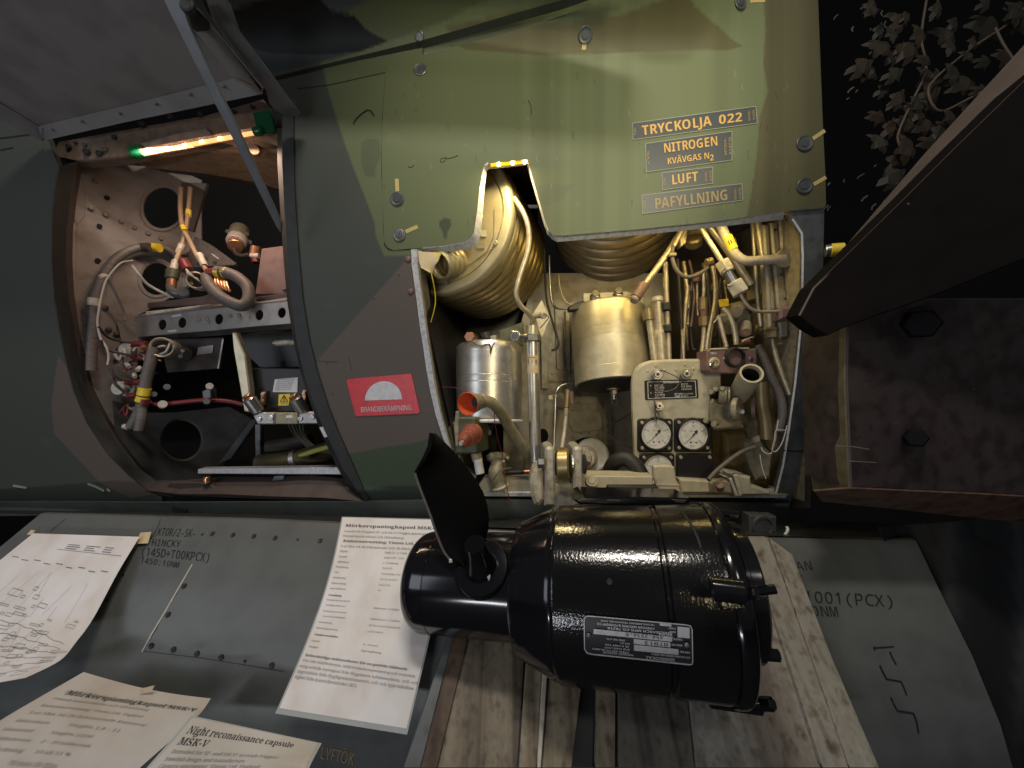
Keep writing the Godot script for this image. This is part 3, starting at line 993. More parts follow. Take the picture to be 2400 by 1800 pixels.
	sheet(m, PackedVector2Array([Vector2(-420, 1180), Vector2(100, 1176), Vector2(380, 1178), Vector2(860, 1176), Vector2(1100, 1170), Vector2(1850, 1180), Vector2(1842, 1252), Vector2(1760, 1248), Vector2(1400, 1246), Vector2(1000, 1240), Vector2(100, 1208), Vector2(-420, 1216)]), [], func(u, v): return skin(u, minf(v, 1166.0)) + 0.0006 * maxf(0.0, v - 1176.0) - 0.004, 0.01, 40.0)
	part("keel_strip", m, M.keel, t)
	m = MB.new()
	var kd := func(u, v): return skin(u, 1166.0) - 0.006
	plate(m, px("O", [1098, 1152, 1845, 1158, 1843, 1168, 1098, 1164]), kd, 0.05, 0.002)
	part("sill_edge", m, M.edge, t)
	part("drain_slot", band("I", [1030, 108, 1075, 118, 1110, 128], 26.0, func(u, v): return skin(u, 1166.0) + 0.002, 0.002), M.seam, t)
	# painted reference mark and tool marks
	for q in [["O", [-200, 345, 20, 322, 78, 314], 4.0], ["O", [0, 352, 30, 346], 4.0]]:
		part("panel_seam", band(q[0], q[1], q[2], func(u, v): return skin(u, v) - 0.0005, 0.0004), M.seam, t)
	for q in [[205, 1134, 222, 1140, 244, 1151], [30, 1138, 62, 1144], [250, 1146, 258, 1152]]:
		part("paint_chip", band("O", q, 5.0, func(u, v): return skin(u, v) - 0.0006, 0.0004), M.line_pale, t)
	part("paint_tick", band("S", [420, 660, 436, 730], 3.0, func(u, v): return skin(u, v) - 0.0008, 0.0006), M.wire_dark, t)
	part("paint_tick", band("S", [240, 678, 360, 682], 4.0, func(u, v): return skin(u, v) - 0.0008, 0.0006), M.wire_dark, t)
	part("paper_scrap", plate_m("C", [1912, 742, 1940, 738, 1970, 806, 1948, 812], func(u, v): return skin(u, v) - 0.003, 0.0006, 0.0), M.tag_white, t)
	rivets(t, "S", [765, 292, 750, 112], func(u, v): return skin(u, v) - 0.0004, 0.0075, M.brown_box, "fastener", "rivet")
	rivets(t, "S", [300, 690, 330, 860, 350, 1010, 560, 330, 700, 200], func(u, v): return skin(u, v) - 0.0002, 0.0022, M.primer_dark, "rivet")
	# a cleat at the rear corner and a white cable under it
	var c := thing("corner_bracket", "small grey corner bracket with round socket under the bay sill", "bracket", Q(1790, 1250, 0.88))
	m = MB.new()
	plate(m, px("N", [118, 640, 250, 645, 250, 735, 118, 735]), 0.86, 0.03, 0.002)
	part("block", m, M.frame_metal, c)
	m = MB.new()
	lathe(m, W("N", 180, 690, 0.862), -FWD, [[0.0, 0.0], [0.0, 0.018], [0.006, 0.02], [0.006, 0.024], [0.0, 0.025]], 20)
	part("socket", m, M.frame_metal, c)
	solo("white_cable", pipe_m("N", [[60, 752, 0.86], [150, 752, 0.855], [230, 750, 0.85], [280, 742, 0.845], [302, 715, 0.845], [300, 695, 0.85]], 7.0), M.white, "thin white cable running along the fuselage bottom behind the generator", "cable")
	# the red fire-fighting sign
	var sg := thing("fire_sign", "red fire-fighting sticker with white half disc on the brown camouflage", "sign", on(skin, 900, 930))
	var sf := func(u, v): return skin(u, v) - 0.0022
	part("plate", plate_m("S", [408, 790, 416, 778, 760, 748, 770, 752, 815, 958, 808, 970, 466, 986, 456, 980], sf, 0.0015, 0.0004), M.red_sign, sg)
	var half := []
	for i in 17:
		var a := PI * i / 16.0
		half.append_array([613.0 - cos(a) * 103.0, 894.0 - sin(a) * 104.0 - 3.5 * cos(a + PI)])
	part("half_disc", plate_m("S", half, func(u, v): return skin(u, v) - 0.0028, 0.0005, 0.0), M.sign_white, sg)
	m = MB.new()
	text_quad(m, "Droid Sans", 400, "BRANDBEKÄMPNING", "S", Vector2(490, 962), Vector2(768, 950), Vector2(488, 934), sf, 0.0008)
	part("lettering", m, M.sign_white, sg)

func plate_m(z: String, a: Array, f, th: float, ch := 0.001) -> MB:
	var m := MB.new()
	plate(m, px(z, a), f, th, ch)
	return m

# a thin raised line along a path on a surface
func band(z: String, a: Array, width: float, f, th: float) -> MB:
	var m := MB.new()
	var p := PackedVector2Array()
	var raw := px(z, a)
	for i in raw.size() - 1:
		var steps := maxi(1, int(raw[i].distance_to(raw[i + 1]) / 12.0))
		for j in steps:
			p.append(raw[i].lerp(raw[i + 1], float(j) / steps))
	p.append(raw[raw.size() - 1])
	var rows := [[], []]
	for i in p.size():
		var d := (p[mini(i + 1, p.size() - 1)] - p[maxi(i - 1, 0)]).normalized()
		var nn: Vector2 = Vector2(d.y, -d.x) * width * ZN[z][2] * 0.5
		rows[0].append(on(f, p[i].x + nn.x, p[i].y + nn.y))
		rows[1].append(on(f, p[i].x - nn.x, p[i].y - nn.y))
	surf(m, rows, th)
	return m

func access_cover() -> void:
	var t := thing("access_cover", "large green access cover with notch and orange filling labels over gauge bay", "aircraft cover", Q(1450, 560, 0.83))
	var f := func(u, v): return skin(u, v) - 0.002
	var poly := px("O", [911, 150, 990, 128, 1130, 92, 1260, 55, 1420, 0, 1520, -50, 1905, -50, 1912, 60, 1921, 180, 1929, 300, 1934, 400, 1936, 478, 1930, 486, 1860, 492, 1700, 516, 1500, 537, 1320, 552, 1300, 552, 1286, 542, 1278, 520, 1258, 450, 1236, 374, 1145, 383, 1134, 390, 1124, 440, 1119, 490, 1111, 545, 1102, 560, 1086, 568, 1040, 576, 922, 586, 908, 580, 900, 566, 896, 440, 894, 330, 898, 250, 904, 165])
	var m := MB.new()
	var rim := MB.new()
	sheet(m, poly, [], f, 0.022, 40.0, rim)
	part("plate", m, M.skin, t)
	part("trim", rim, M.edge, t, "bare metal edge of the cover")
	var f2 := func(u, v): return f.call(u, v) + 0.014
	part("trim_flange", strip("O", [1276, 515, 1284, 540, 1296, 549, 1500, 532, 1700, 511, 1838, 494], [1280, 540, 1292, 560, 1306, 567, 1500, 551, 1700, 530, 1836, 514], f, f2), M.edge, t, "bare metal lip under the cover")
	part("trim_flange", strip("O", [990, 582, 1040, 577, 1086, 569, 1102, 561, 1111, 546, 1119, 490, 1124, 440, 1134, 390, 1145, 383], [996, 595, 1050, 590, 1096, 584, 1116, 576, 1126, 552, 1132, 496, 1136, 440, 1141, 396, 1148, 386], f, f2), M.edge, t, "bare metal lip under the cover")
	# dark gap round the cover's free edges
	part("gap_line", band("T", [1066, 440, 1056, 560, 1042, 760, 1036, 940, 1038, 1150, 1046, 1300, 1048, 1480, 1056, 1590, 1080, 1618, 1230, 1616], 7.0, func(u, v): return skin(u, v) - 0.0006, 0.0004), M.seam, t)
	# turn fasteners with their yellow ticks
	var ff := func(u, v): return skin(u, v) - 0.003
	for k in [["T", 1285, 450, 0.0138, "frame_metal"], ["T", 1136, 1290, 0.0150, "sticker"], ["T", 1150, 1525, 0.0135, "frame_metal"], ["R", 475, 228, 0.0150, "sticker"], ["R", 1480, 15, 0.0150, "sticker"], ["R", 1895, 930, 0.0165, "sticker"], ["R", 1895, 1205, 0.0160, "sticker"]]:
		var p := U(k[0], k[1], k[2])
		var o := place("turn_fastener", S.dzus, M[k[4]], t, on(ff, p.x, p.y), nrm(ff, p.x, p.y), k[3])
		var sl := MB.new()
		bx(sl, Vector3(0, 0, 0.16), Vector3(0.08, 0.4, 0), Vector3(0.08, -0.01, 0), Vector3(0, 0, 0.012), 0.0)
		var so := MeshInstance3D.new()
		so.name = "slot"
		so.mesh = mesh_of(sl)
		so.material_override = M.wire_dark
		o.add_child(so, true)
	for k in [["T", [1133, 1158, 1137, 1240], 24.0], ["T", [1190, 1502, 1268, 1468], 24.0], ["R", [470, 262, 464, 342], 28.0], ["R", [1545, 5, 1640, 0], 24.0], ["R", [1950, 898, 2028, 845], 24.0], ["R", [1955, 1195, 2035, 1148], 24.0]]:
		part("paint_tick", band(k[0], k[1], k[2], func(u, v): return skin(u, v) - 0.0028, 0.0006), M.tick_paint, t)
	# filling labels
	var lf := func(u, v): return skin(u, v) - 0.0030
	var labels := [
		["TRYCKOLJA 022 label", [780, 798, 1580, 688, 1590, 797, 785, 905]],
		["NITROGEN label", [865, 930, 1425, 850, 1425, 1037, 870, 1115]],
		["LUFT label", [970, 1120, 1300, 1082, 1300, 1188, 975, 1230]],
		["faded filling label", [840, 1265, 1490, 1190, 1495, 1297, 845, 1385]],
	]
	var words := [
		[["TRYCKOLJA", 845, 877, 1295, 812, 840, 815], ["022", 1342, 805, 1492, 785, 1340, 746]],
		[["NITROGEN", 988, 990, 1332, 942, 984, 930], ["KVÄVGAS N", 1010, 1065, 1278, 1027, 1008, 1025], ["2", 1284, 1042, 1308, 1038, 1282, 1003]],
		[["LUFT", 1040, 1196, 1206, 1173, 1036, 1134]],
		[["PAFYLLNING", 930, 1354, 1396, 1295, 926, 1286]],
	]
	for i in 4:
		var lb := part("filling_label", plate_m("R", labels[i][1], lf, 0.0008, 0.0), M.sticker, t, "dark label with orange lettering")
		var q: Array = labels[i][1]
		var g := MB.new()
		for w in words[i]:
			var fo := 700 if w[0] != "KVÄVGAS N" else 700
			text_quad(g, "Droid Sans", fo, w[0], "R", Vector2(w[1], w[2]), Vector2(w[3], w[4]), Vector2(w[5], w[6]), lf, 0.0006)
		part("lettering", g, M.letter_faded if i == 3 else M.letter_orange, lb)
		g = MB.new()    # small print at both ends
		var mid := Vector2(q[0] + q[6], q[1] + q[7]) * 0.5
		var up := Vector2(q[0] - q[6], q[1] - q[7])
		var al := Vector2(q[2] - q[0], q[3] - q[1]).normalized()
		for e in [[al * 14.0, "CVC", 0.45], [Vector2(q[2] - q[0], q[3] - q[1]) - al * 46.0, "M7355-", 0.6], [Vector2(q[2] - q[0], q[3] - q[1]) - al * 16.0, "514770", 0.6]]:
			var c: Vector2 = mid + e[0]
			text_quad(g, "Droid Sans", 700, e[1], "R", c - up * 0.5 * e[2] + al * 7.0, c + up * 0.5 * e[2] + al * 7.0, c - up * 0.5 * e[2] - al * 7.0, lf, 0.0006)
		part("small_print", g, M.letter_faded, lb)
		g = MB.new()
		for j in 4:
			var a := Vector2(q[j * 2], q[j * 2 + 1])
			var b := Vector2(q[(j * 2 + 2) % 8], q[(j * 2 + 3) % 8])
			var bm := band("R", [a.x, a.y, b.x, b.y], 4.0, func(u, v): return skin(u, v) - 0.0034, 0.0003)
			g.v.append_array(bm.v)
			g.n.append_array(bm.n)
			g.t.append_array(bm.t)
		part("outline", g, M.line_pale, lb)
	# scratches that curl
	for k in [[[1205, 1075, 1215, 1084, 1232, 1082, 1244, 1070], 4.0], [[1455, 1020, 1440, 1022, 1420, 1028, 1414, 1042, 1424, 1052, 1440, 1046, 1452, 1028, 1490, 1022, 1530, 1008], 4.0], [[1986, 650, 2004, 690, 2004, 745], 4.0], [[850, 800, 868, 770, 905, 735, 940, 712, 965, 716, 985, 750], 7.0]]:
		part("scratch", band("T", k[0], k[1], func(u, v): return skin(u, v) - 0.0026, 0.0003), M.stencil, t)
	# the LED tape on the notch's upper edge
	var l := thing("led_tape", "short yellow LED light tape glowing in the cover's notch", "light strip", Q(1190, 392, 0.835))
	var tape := MB.new()
	var a := Q(1150, 381, 0.833)
	var b := Q(1236, 373, 0.833)
	var ay := (b - a) * 0.5
	bx(tape, (a + b) * 0.5 - UPV * 0.0045 + FWD * 0.002, ay, UPV * 0.0035, FWD * 0.0008, 0.0003)
	part("tape_light", tape, M.led_tape, l)
	for x in [0.22, 0.60, 0.93]:
		var e := MB.new()
		lathe(e, a.lerp(b, x) - UPV * 0.0050 + FWD * 0.001, -FWD, [[-0.001, 0.0040], [0.0, 0.0046], [0.0016, 0.0040], [0.0028, 0.0022], [0.003, 0.0]], 14)
		part("led_bulb", e, M.led_warm, l)
	var al2 := AreaLight3D.new()
	al2.name = "led_tape_light"
	al2.area_size = Vector2(0.08, 0.012)
	al2.light_color = Color(1.0, 0.89, 0.64)
	al2.light_energy = 0.10
	al2.shadow_enabled = true
	add_child(al2)
	var pp := (a + b) * 0.5 - UPV * 0.012 + FWD * 0.002
	al2.look_at_from_position(pp, pp - UPV * 1.0 - FWD * 0.10, RT)
	# tape out of view behind the lower lip, placed to light the gauge bay
	var l2 := thing("led_tape", "unseen LED tape, placed to light the bay, behind the cover's lower lip", "light strip", Q(1560, 540, 0.85))
	tape = MB.new()
	var c0 := Q(1330, 535, 0.862)
	var c1 := Q(1800, 488, 0.845)
	bx(tape, (c0 + c1) * 0.5, (c1 - c0) * 0.5, UPV * 0.004, FWD * 0.0008, 0.0003)
	part("tape_light", tape, M.led_tape, l2)
	var al3 := AreaLight3D.new()
	al3.name = "unseen_lip_light"
	al3.area_size = Vector2(0.40, 0.012)
	al3.light_color = Color(1.0, 0.87, 0.54)
	al3.light_energy = 0.088
	al3.shadow_enabled = true
	add_child(al3)
	pp = (c0 + c1) * 0.5 + FWD * 0.006
	al3.look_at_from_position(pp, pp + FWD * 0.42 - UPV * 1.0, FWD)

func ribs(t0: float, t1: float, n: int, r: float, amp: float) -> Array:   # a corrugated profile
	var o := []
	for i in n * 8 + 1:
		var k := float(i) / 8.0
		o.append([lerpf(t0, t1, k / n), r + amp * pow(absf(sin(k * PI)), 0.7) - amp])
	return o

func service_bay() -> void:
	# walls of the bay
	var t := thing("gauge_bay", "beige riveted inner wall of the gas filling bay", "equipment bay", Q(1400, 1150, 1.25))
	var m := MB.new()
	var back := func(u, v): return 1.22 - 0.05 * clampf((u - 1330.0) / 200.0, 0.0, 1.0)
	sheet(m, PackedVector2Array([Vector2(1255, 640), Vector2(1560, 640), Vector2(1560, 1180), Vector2(1180, 1180), Vector2(1180, 900)]), [px("G", [1540, 1120, 1600, 1092, 1660, 1082, 1730, 1092, 1790, 1140, 1825, 1230, 1828, 1330, 1820, 1420, 1800, 1500, 1480, 1500, 1480, 1250]), oval("G", 1205, 1070, 58, 75)], back, 0.004, 40.0)
	part("back_wall", m, M.bay_grey, t)
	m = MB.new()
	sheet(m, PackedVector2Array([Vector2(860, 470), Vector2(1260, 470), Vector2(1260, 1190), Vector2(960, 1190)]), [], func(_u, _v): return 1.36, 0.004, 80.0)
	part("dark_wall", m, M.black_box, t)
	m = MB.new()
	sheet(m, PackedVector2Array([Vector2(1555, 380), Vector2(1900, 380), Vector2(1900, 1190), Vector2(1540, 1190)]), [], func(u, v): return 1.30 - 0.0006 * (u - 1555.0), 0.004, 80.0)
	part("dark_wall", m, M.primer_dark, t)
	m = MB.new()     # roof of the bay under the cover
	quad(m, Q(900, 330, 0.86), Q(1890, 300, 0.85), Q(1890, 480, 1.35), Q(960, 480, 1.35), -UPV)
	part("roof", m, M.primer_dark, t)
	m = MB.new()     # end walls
	quad(m, Q(1886, 470, 0.83), Q(1886, 1175, 0.92), Q(1700, 1120, 1.28), Q(1700, 560, 1.28), -RT)
	part("end_wall", m, M.khaki, t)
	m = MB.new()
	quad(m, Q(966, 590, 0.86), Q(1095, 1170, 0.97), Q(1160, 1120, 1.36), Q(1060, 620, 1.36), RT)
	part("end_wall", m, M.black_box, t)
	# floor ledge
	m = MB.new()
	quad(m, Q(1085, 1157, 0.972), Q(1850, 1160, 0.905), Q(1750, 1110, 1.26), Q(1130, 1112, 1.30), UPV)
	part("floor_ledge", m, M.khaki, t)
	part("edge_angle", plate_m("G", [535, 1590, 600, 1500, 1090, 1490, 1090, 1650, 560, 1652], 0.955, 0.03, 0.002), M.cream, t)
	# straps and plates riveted to the wall
	var bf := func(u, v): return back.call(u, v) - 0.006
	part("wall_plate", plate_m("G", [1340, 760, 1480, 730, 1600, 740, 1760, 735, 1790, 800, 1830, 930, 1800, 1010, 1600, 1030, 1510, 1025, 1480, 960, 1450, 800], bf, 0.004, 0.001), M.bay_grey, t)
	part("wall_strap", plate_m("G", [1830, 850, 1925, 850, 1925, 1480, 1830, 1480], bf, 0.004, 0.001), M.bay_grey, t)
	part("wall_strap", plate_m("G", [1250, 385, 1490, 370, 1495, 500, 1260, 510], bf, 0.004, 0.001), M.bay_grey, t)
	part("wall_strap", plate_m("G", [1185, 60, 1260, 60, 1260, 580, 1195, 580], func(u, v): return 1.20, 0.004, 0.001), M.bay_grey, t)
	part("wall_strap", plate_m("G", [1330, -260, 1405, -260, 1425, 380, 1350, 380], func(u, v): return 1.21, 0.01, 0.001), M.bay_grey, t)
	part("wall_strap", plate_m("G", [1440, -240, 1480, -240, 1490, 380, 1450, 380], func(u, v): return 1.20, 0.01, 0.001), M.khaki, t)
	var rf := func(u, v): return back.call(u, v) - 0.0065
	rivets(t, "G", [1868, 882, 1872, 965, 1875, 1040, 1877, 1120, 1878, 1200, 1880, 1278, 1878, 1360, 1388, 405, 1385, 478, 1452, 478, 1298, 488, 1300, 420, 1455, 405, 1530, 1075, 1608, 1035, 1690, 1035, 1782, 1062, 1590, 650, 1515, 800], rf, 0.0042, M.khaki)
	# connector in the wall opening
	var c := thing("round_connector", "round white and grey connector with red dot in the wall opening", "connector", W("G", 1650, 1400, 1.18))
	m = MB.new()
	lathe(m, W("G", 1690, 1280, 1.24), W("G", 1600, 1310, 1.08) - W("G", 1690, 1280, 1.24), [[0.0, 0.0], [0.0, 0.036], [0.05, 0.036], [0.052, 0.034], [0.07, 0.034], [0.072, 0.036], [0.11, 0.036], [0.118, 0.030], [0.118, 0.024], [0.13, 0.022], [0.13, 0.0]], 32)
	part("shell", m, M.pipe_pale, c)
	ring_part("band", c, "G", [1725, 1262, 1.195], [1706, 1270, 1.16], 170.0, "white", 32)
	ring_part("red_dot", c, "G", [1672, 1352, 1.06], [1666, 1354, 1.05], 22.0, "red_dark", 14)
	# the two corrugated ducts
	t = thing("corrugated_duct", "large brass-coloured corrugated drum with flat end plate behind the cover", "corrugated duct", Q(1060, 620, 1.0))
	var o := Q(1035, 515, 0.95)
	var e := Q(1145, 610, 1.25)
	var ax := (e - o)
	var l := ax.length()
	m = MB.new()
	var prof := [[0.004, 0.0], [0.004, 0.128], [0.0, 0.130], [0.0, 0.156], [0.004, 0.160], [0.022, 0.166], [0.03, 0.162]]
	part("end_plate", lathe_m(o, ax, [[0.002, 0.0], [0.002, 0.158], [0.006, 0.1585], [0.006, 0.1625], [0.0, 0.163], [0.0, 0.178], [0.003, 0.183], [0.012, 0.187], [0.022, 0.187], [0.022, 0.178]], 72), M.end_plate, t)
	part("bellows", lathe_m(o, ax, ribs(0.022, l * 1.02, 8, 0.194, 0.021) + [[l * 1.02, 0.0]], 72), M.duct, t)
	var fr := frame_of(ax.normalized())
	var flat := func(u, v):      # the plane of the end plate
		var dir := B * Vector3((u - 1200.0) / F, -(v - 900.0) / F, -1.0)
		var nn := ax.normalized()
		return (o - EYE - nn * 0.0005).dot(nn) / dir.dot(nn)
	part("plate_seam", band("E", [880, 220, 872, 500, 800, 660, 700, 740, 612, 806, 400, 960], 5.0, flat, 0.0006), M.duct_dark, t)
	part("plate_seam", band("E", [905, 600, 612, 806, 490, 655], 6.0, flat, 0.0006), M.duct_dark, t)
	part("data_plate", plate_m("E", [690, 575, 778, 572, 778, 630, 690, 632], flat, 0.001, 0.0), M.khaki, t)
	part("data_plate", plate_m("E", [735, 440, 798, 440, 798, 506, 735, 508], flat, 0.001, 0.0), M.cream, t)
	for q in [[892, 572], [382, 982], [740, 300]]:
		var p := U("E", q[0], q[1])
		place("screw", S.screw, M.gold_alu, t, on(flat, p.x, p.y), -ax.normalized(), 0.0055)
	part("hose_boot", lathe_m(W("E", 500, 760, 0.94), W("E", 250, 820, 0.86) - W("E", 500, 760, 0.94), ribs(0.0, 0.08, 4, 0.033, 0.005), 40), M.end_plate, t)
	t = thing("corrugated_duct", "darker corrugated drum hanging above the second accumulator", "corrugated duct", Q(1440, 640, 1.0))
	var o2 := Q(1438, 366, 0.97)
	var e2 := Q(1440, 546, 1.27)
	part("bellows", lathe_m(o2, e2 - o2, [[0.0, 0.0], [0.0, 0.17]] + ribs(0.0, 0.30, 7, 0.196, 0.020) + [[0.31, 0.17], [0.31, 0.0]], 80), M.duct_dark, t)
	# accumulators
	t = thing("accumulator", "silver cylinder standing beside the vertical pipe below the brass drum", "pressure cylinder", Q(1148, 985, 1.0), "pressure cylinders in the gauge bay")
	var a0 := Q(1147, 985, 1.0)
	var a1 := Q(1146, 812, 1.025)
	var h := (a1 - a0).length()
	part("body", lathe_m(a0, a1 - a0, [[0.0, 0.0], [0.0, 0.080], [0.003, 0.084], [h * 0.47, 0.0870], [h * 0.475, 0.0863], [h * 0.485, 0.0870], [h * 0.555, 0.0870], [h * 0.56, 0.0863], [h * 0.57, 0.0870], [h * 0.86, 0.0870], [h * 0.865, 0.0861], [h * 0.875, 0.0865], [h * 0.97, 0.0863], [h, 0.081], [h * 1.01, 0.06], [h * 1.01, 0.0]], 64), M.alu, t)
	part("rim_ring", lathe_m(a0 + (a0 - a1).normalized() * 0.008, a1 - a0, [[0.0, 0.0], [0.0, 0.086], [0.004, 0.088], [0.008, 0.086], [0.008, 0.0]], 64), M.white, t)
	ring_part("cap_nut", t, "G", [480, 60, 0.98], [440, 40, 0.95], 55.0, "copper", 6, true)
	ring_part("cap_nut", t, "G", [700, 100, 0.97], [690, 30, 0.97], 55.0, "steel", 6, true)
	ring_part("cap_nut", t, "G", [620, 70, 0.99], [600, 0, 0.99], 65.0, "black_box", 18)
	part("lock_wire", pipe_m("G", [[455, 85, 0.94], [550, 135, 0.935], [650, 115, 0.935], [665, 215, 0.93], [685, 130, 0.935], [735, 70, 0.95]], 6.0, 6), M.wire_dark, t)
	ring_part("drain_nut", t, "G", [640, 905, 1.0], [640, 1010, 1.0], 48.0, "black_box", 14)
	ring_part("drain_nut", t, "G", [640, 1010, 0.98], [640, 1060, 0.98], 28.0, "steel", 6, true)
	t = thing("accumulator", "gold-tinted cylinder with black underside beside the gauges", "pressure cylinder", Q(1430, 905, 0.98), "pressure cylinders in the gauge bay")
	a0 = Q(1436, 902, 1.055)
	a1 = Q(1423, 728, 1.10)
	h = (a1 - a0).length()
	part("body", lathe_m(a0, a1 - a0, [[0.0, 0.0975], [0.002, 0.1023], [h * 0.16, 0.1029], [h * 0.165, 0.1021], [h * 0.175, 0.1029], [h * 0.52, 0.1029], [h * 0.525, 0.1021], [h * 0.535, 0.1029], [h * 0.63, 0.1029], [h * 0.635, 0.1021], [h * 0.645, 0.1029], [h * 0.965, 0.1023], [h, 0.0964], [h * 1.01, 0.076], [h * 1.01, 0.0]], 72), M.gold_alu, t)
	part("underside", lathe_m(a0 + (a0 - a1).normalized() * 0.004, a1 - a0, [[-0.004, 0.0], [-0.004, 0.076], [0.0, 0.0953], [0.004, 0.0980], [0.006, 0.0]], 64), M.black_box, t)
	ring_part("drain_nut", t, "G", [1938, 565, 1.07], [1938, 590, 1.07], 80.0, "duct_dark", 28)
	ring_part("drain_nut", t, "G", [1940, 588, 1.065], [1940, 640, 1.065], 42.0, "steel", 6, true)
	ring_part("drain_nut", t, "G", [1942, 640, 1.065], [1946, 690, 1.065], 24.0, "steel", 12)
	part("lock_wire", pipe_m("G", [[1915, 660, 1.05], [1930, 740, 1.05], [1958, 755, 1.05], [1975, 700, 1.05], [1960, 650, 1.05]], 6.0, 6), M.wire_grey, t)
	part("foot_plate", plate_m("D", [1040, 1180, 1250, 1172, 1330, 1200, 1330, 1250, 1040, 1262], 1.11, 0.012, 0.002), M.cream, t)
	for q in [[1095, 1225, 1095, 1190], [1192, 1228, 1206, 1178]]:
		ring_part("cap_nut", t, "D", [q[0], q[1], 1.065], [q[2], q[3], 1.045], 25.0, "steel", 6, true)
		ring_part("cap_nut", t, "D", [q[2], q[3], 1.046], [q[2] + 2, q[3] - 12, 1.035], 17.0, "steel", 18)
	part("lock_wire", pipe_m("D", [[1080, 1215, 1.03], [1120, 1205, 1.03], [1160, 1245, 1.02], [1175, 1220, 1.02], [1205, 1208, 1.02]], 3.0, 6), M.wire_dark, t)
	# green valve with a red rubber boot
	t = thing("fuel_valve", "green valve box with red ribbed rubber boot beside the accumulator", "valve", W("G", 480, 1200, 0.93))
	m = MB.new()
	bx(m, W("G", 470, 1050, 0.93), RT * 0.027, (W("G", 470, 860, 0.93) - W("G", 480, 1230, 0.93)) * 0.5, FWD * 0.028 + RT * 0.012, 0.004)
	part("box", m, M.valve_green, t)
	part("boot", lathe_m(W("G", 480, 1040, 0.91), W("G", 345, 1155, 0.83) - W("G", 480, 1040, 0.91), [[0.0, 0.0], [0.0, 0.025], [0.011, 0.025], [0.016, 0.016], [0.020, 0.022], [0.029, 0.022], [0.034, 0.013], [0.038, 0.019], [0.046, 0.019], [0.051, 0.010], [0.055, 0.015], [0.062, 0.014], [0.068, 0.008], [0.068, 0.0]], 32), M.boot_red, t)
	ring_part("tip", t, "G", [372, 1133, 0.845], [352, 1150, 0.833], 22.0, "resistor_white", 16)
	part("bracket", plate_m("G", [300, 815, 335, 812, 330, 1180, 300, 1180, 285, 1000], 0.90, 0.01, 0.001), M.khaki, t)
	part("bracket", plate_m("G", [225, 990, 250, 950, 300, 910, 320, 1200, 380, 1400, 520, 1480, 500, 1530, 380, 1440, 290, 1260], 0.955, 0.03, 0.001), M.khaki, t)
	ring_part("stem", t, "G", [500, 1200, 0.93], [530, 1330, 0.925], 55.0, "khaki", 20)
	ring_part("tag_sleeve", t, "G", [530, 1310, 0.915], [555, 1465, 0.91], 46.0, "white", 20)
	# elbow fitting low in the bay
	t = thing("pipe_elbow", "grey cast elbow fitting bolted on the bay floor", "pipe fitting", W("G", 730, 1600, 0.93))
	part("tube", pipe_m("G", [[745, 1300, 0.95], [738, 1380, 0.935], [715, 1450, 0.925], [730, 1520, 0.925], [770, 1610, 0.925]], 78.0, 20), M.khaki, t)
	ring_part("flange", t, "G", [740, 1260, 0.952], [740, 1330, 0.945], 118.0, "khaki", 8, true)
	ring_part("collar", t, "G", [762, 1585, 0.922], [772, 1612, 0.922], 92.0, "pipe_pale", 28)
	for q in [[680, 1275], [840, 1295], [800, 1330]]:
		ring_part("bolt", t, "G", [q[0], q[1], 0.92], [q[0] - 2, q[1], 0.905], 16.0, "khaki", 6, true)
	part("lock_wire", pipe_m("G", [[880, 1400, 0.9], [780, 1420, 0.895], [720, 1480, 0.895], [690, 1530, 0.9]], 5.0, 6), M.wire_grey, t)
	part("handle_rod", pipe_m("G", [[810, 1450, 0.95], [1020, 1440, 0.95]], 26.0, 12, 1), M.rubber, t)
	ring_part("tip", t, "G", [1010, 1440, 0.948], [1065, 1440, 0.948], 24.0, "copper", 14)
	# masking tape with a yellow end and a thin wire hanging from it
	m = MB.new()
	var rows := []
	for r in [[90, 650, 320, 690, 0.836], [95, 740, 300, 750, 0.836], [118, 830, 262, 800, 0.838], [200, 872, 236, 886, 0.842]]:
		var rr := []
		for k in 6:
			rr.append(W("E", lerpf(r[0], r[2], k / 5.0), lerpf(r[1], r[3], k / 5.0) + sin(k * 1.7) * 6.0, r[4] + 0.010 * k / 5.0))
		rows.append(rr)
	surf(m, rows, 0.0004)
	t = thing("masking_tape", "torn strip of masking tape with yellow end under the cover's corner", "tape", W("E", 236, 886, 0.84))
	part("tape", m, M.tape, t)
	part("yellow_end", plate_m("E", [190, 680, 240, 668, 325, 675, 322, 700, 280, 742, 200, 705], 0.845, 0.001, 0.0), M.yellow, t)
	part("thin_wire", pipe_m("E", [[222, 880, 0.842], [245, 980, 0.85], [262, 1080, 0.86], [268, 1180, 0.865], [250, 1290, 0.87], [220, 1395, 0.88]], 5.0, 6), M.yellow, t)
	solo("purple_thread", pipe_m("G", [[160, 562, 0.90], [300, 570, 0.86], [480, 625, 0.85], [660, 670, 0.84], [695, 760, 0.845], [710, 950, 0.86], [750, 1150, 0.9], [790, 1280, 0.92], [805, 1430, 0.91], [850, 1700, 0.90], [880, 1780, 0.9]], 4.5, 6), M.red_dark, "fine reddish thread looped over the funnel pipe and down past the elbow", "thread")
	clevis()

func lathe_m(o: Vector3, ax: Vector3, prof: Array, seg := 36, faceted := false) -> MB:
	var m := MB.new()
	lathe(m, o, ax, prof, seg, faceted)
	return m

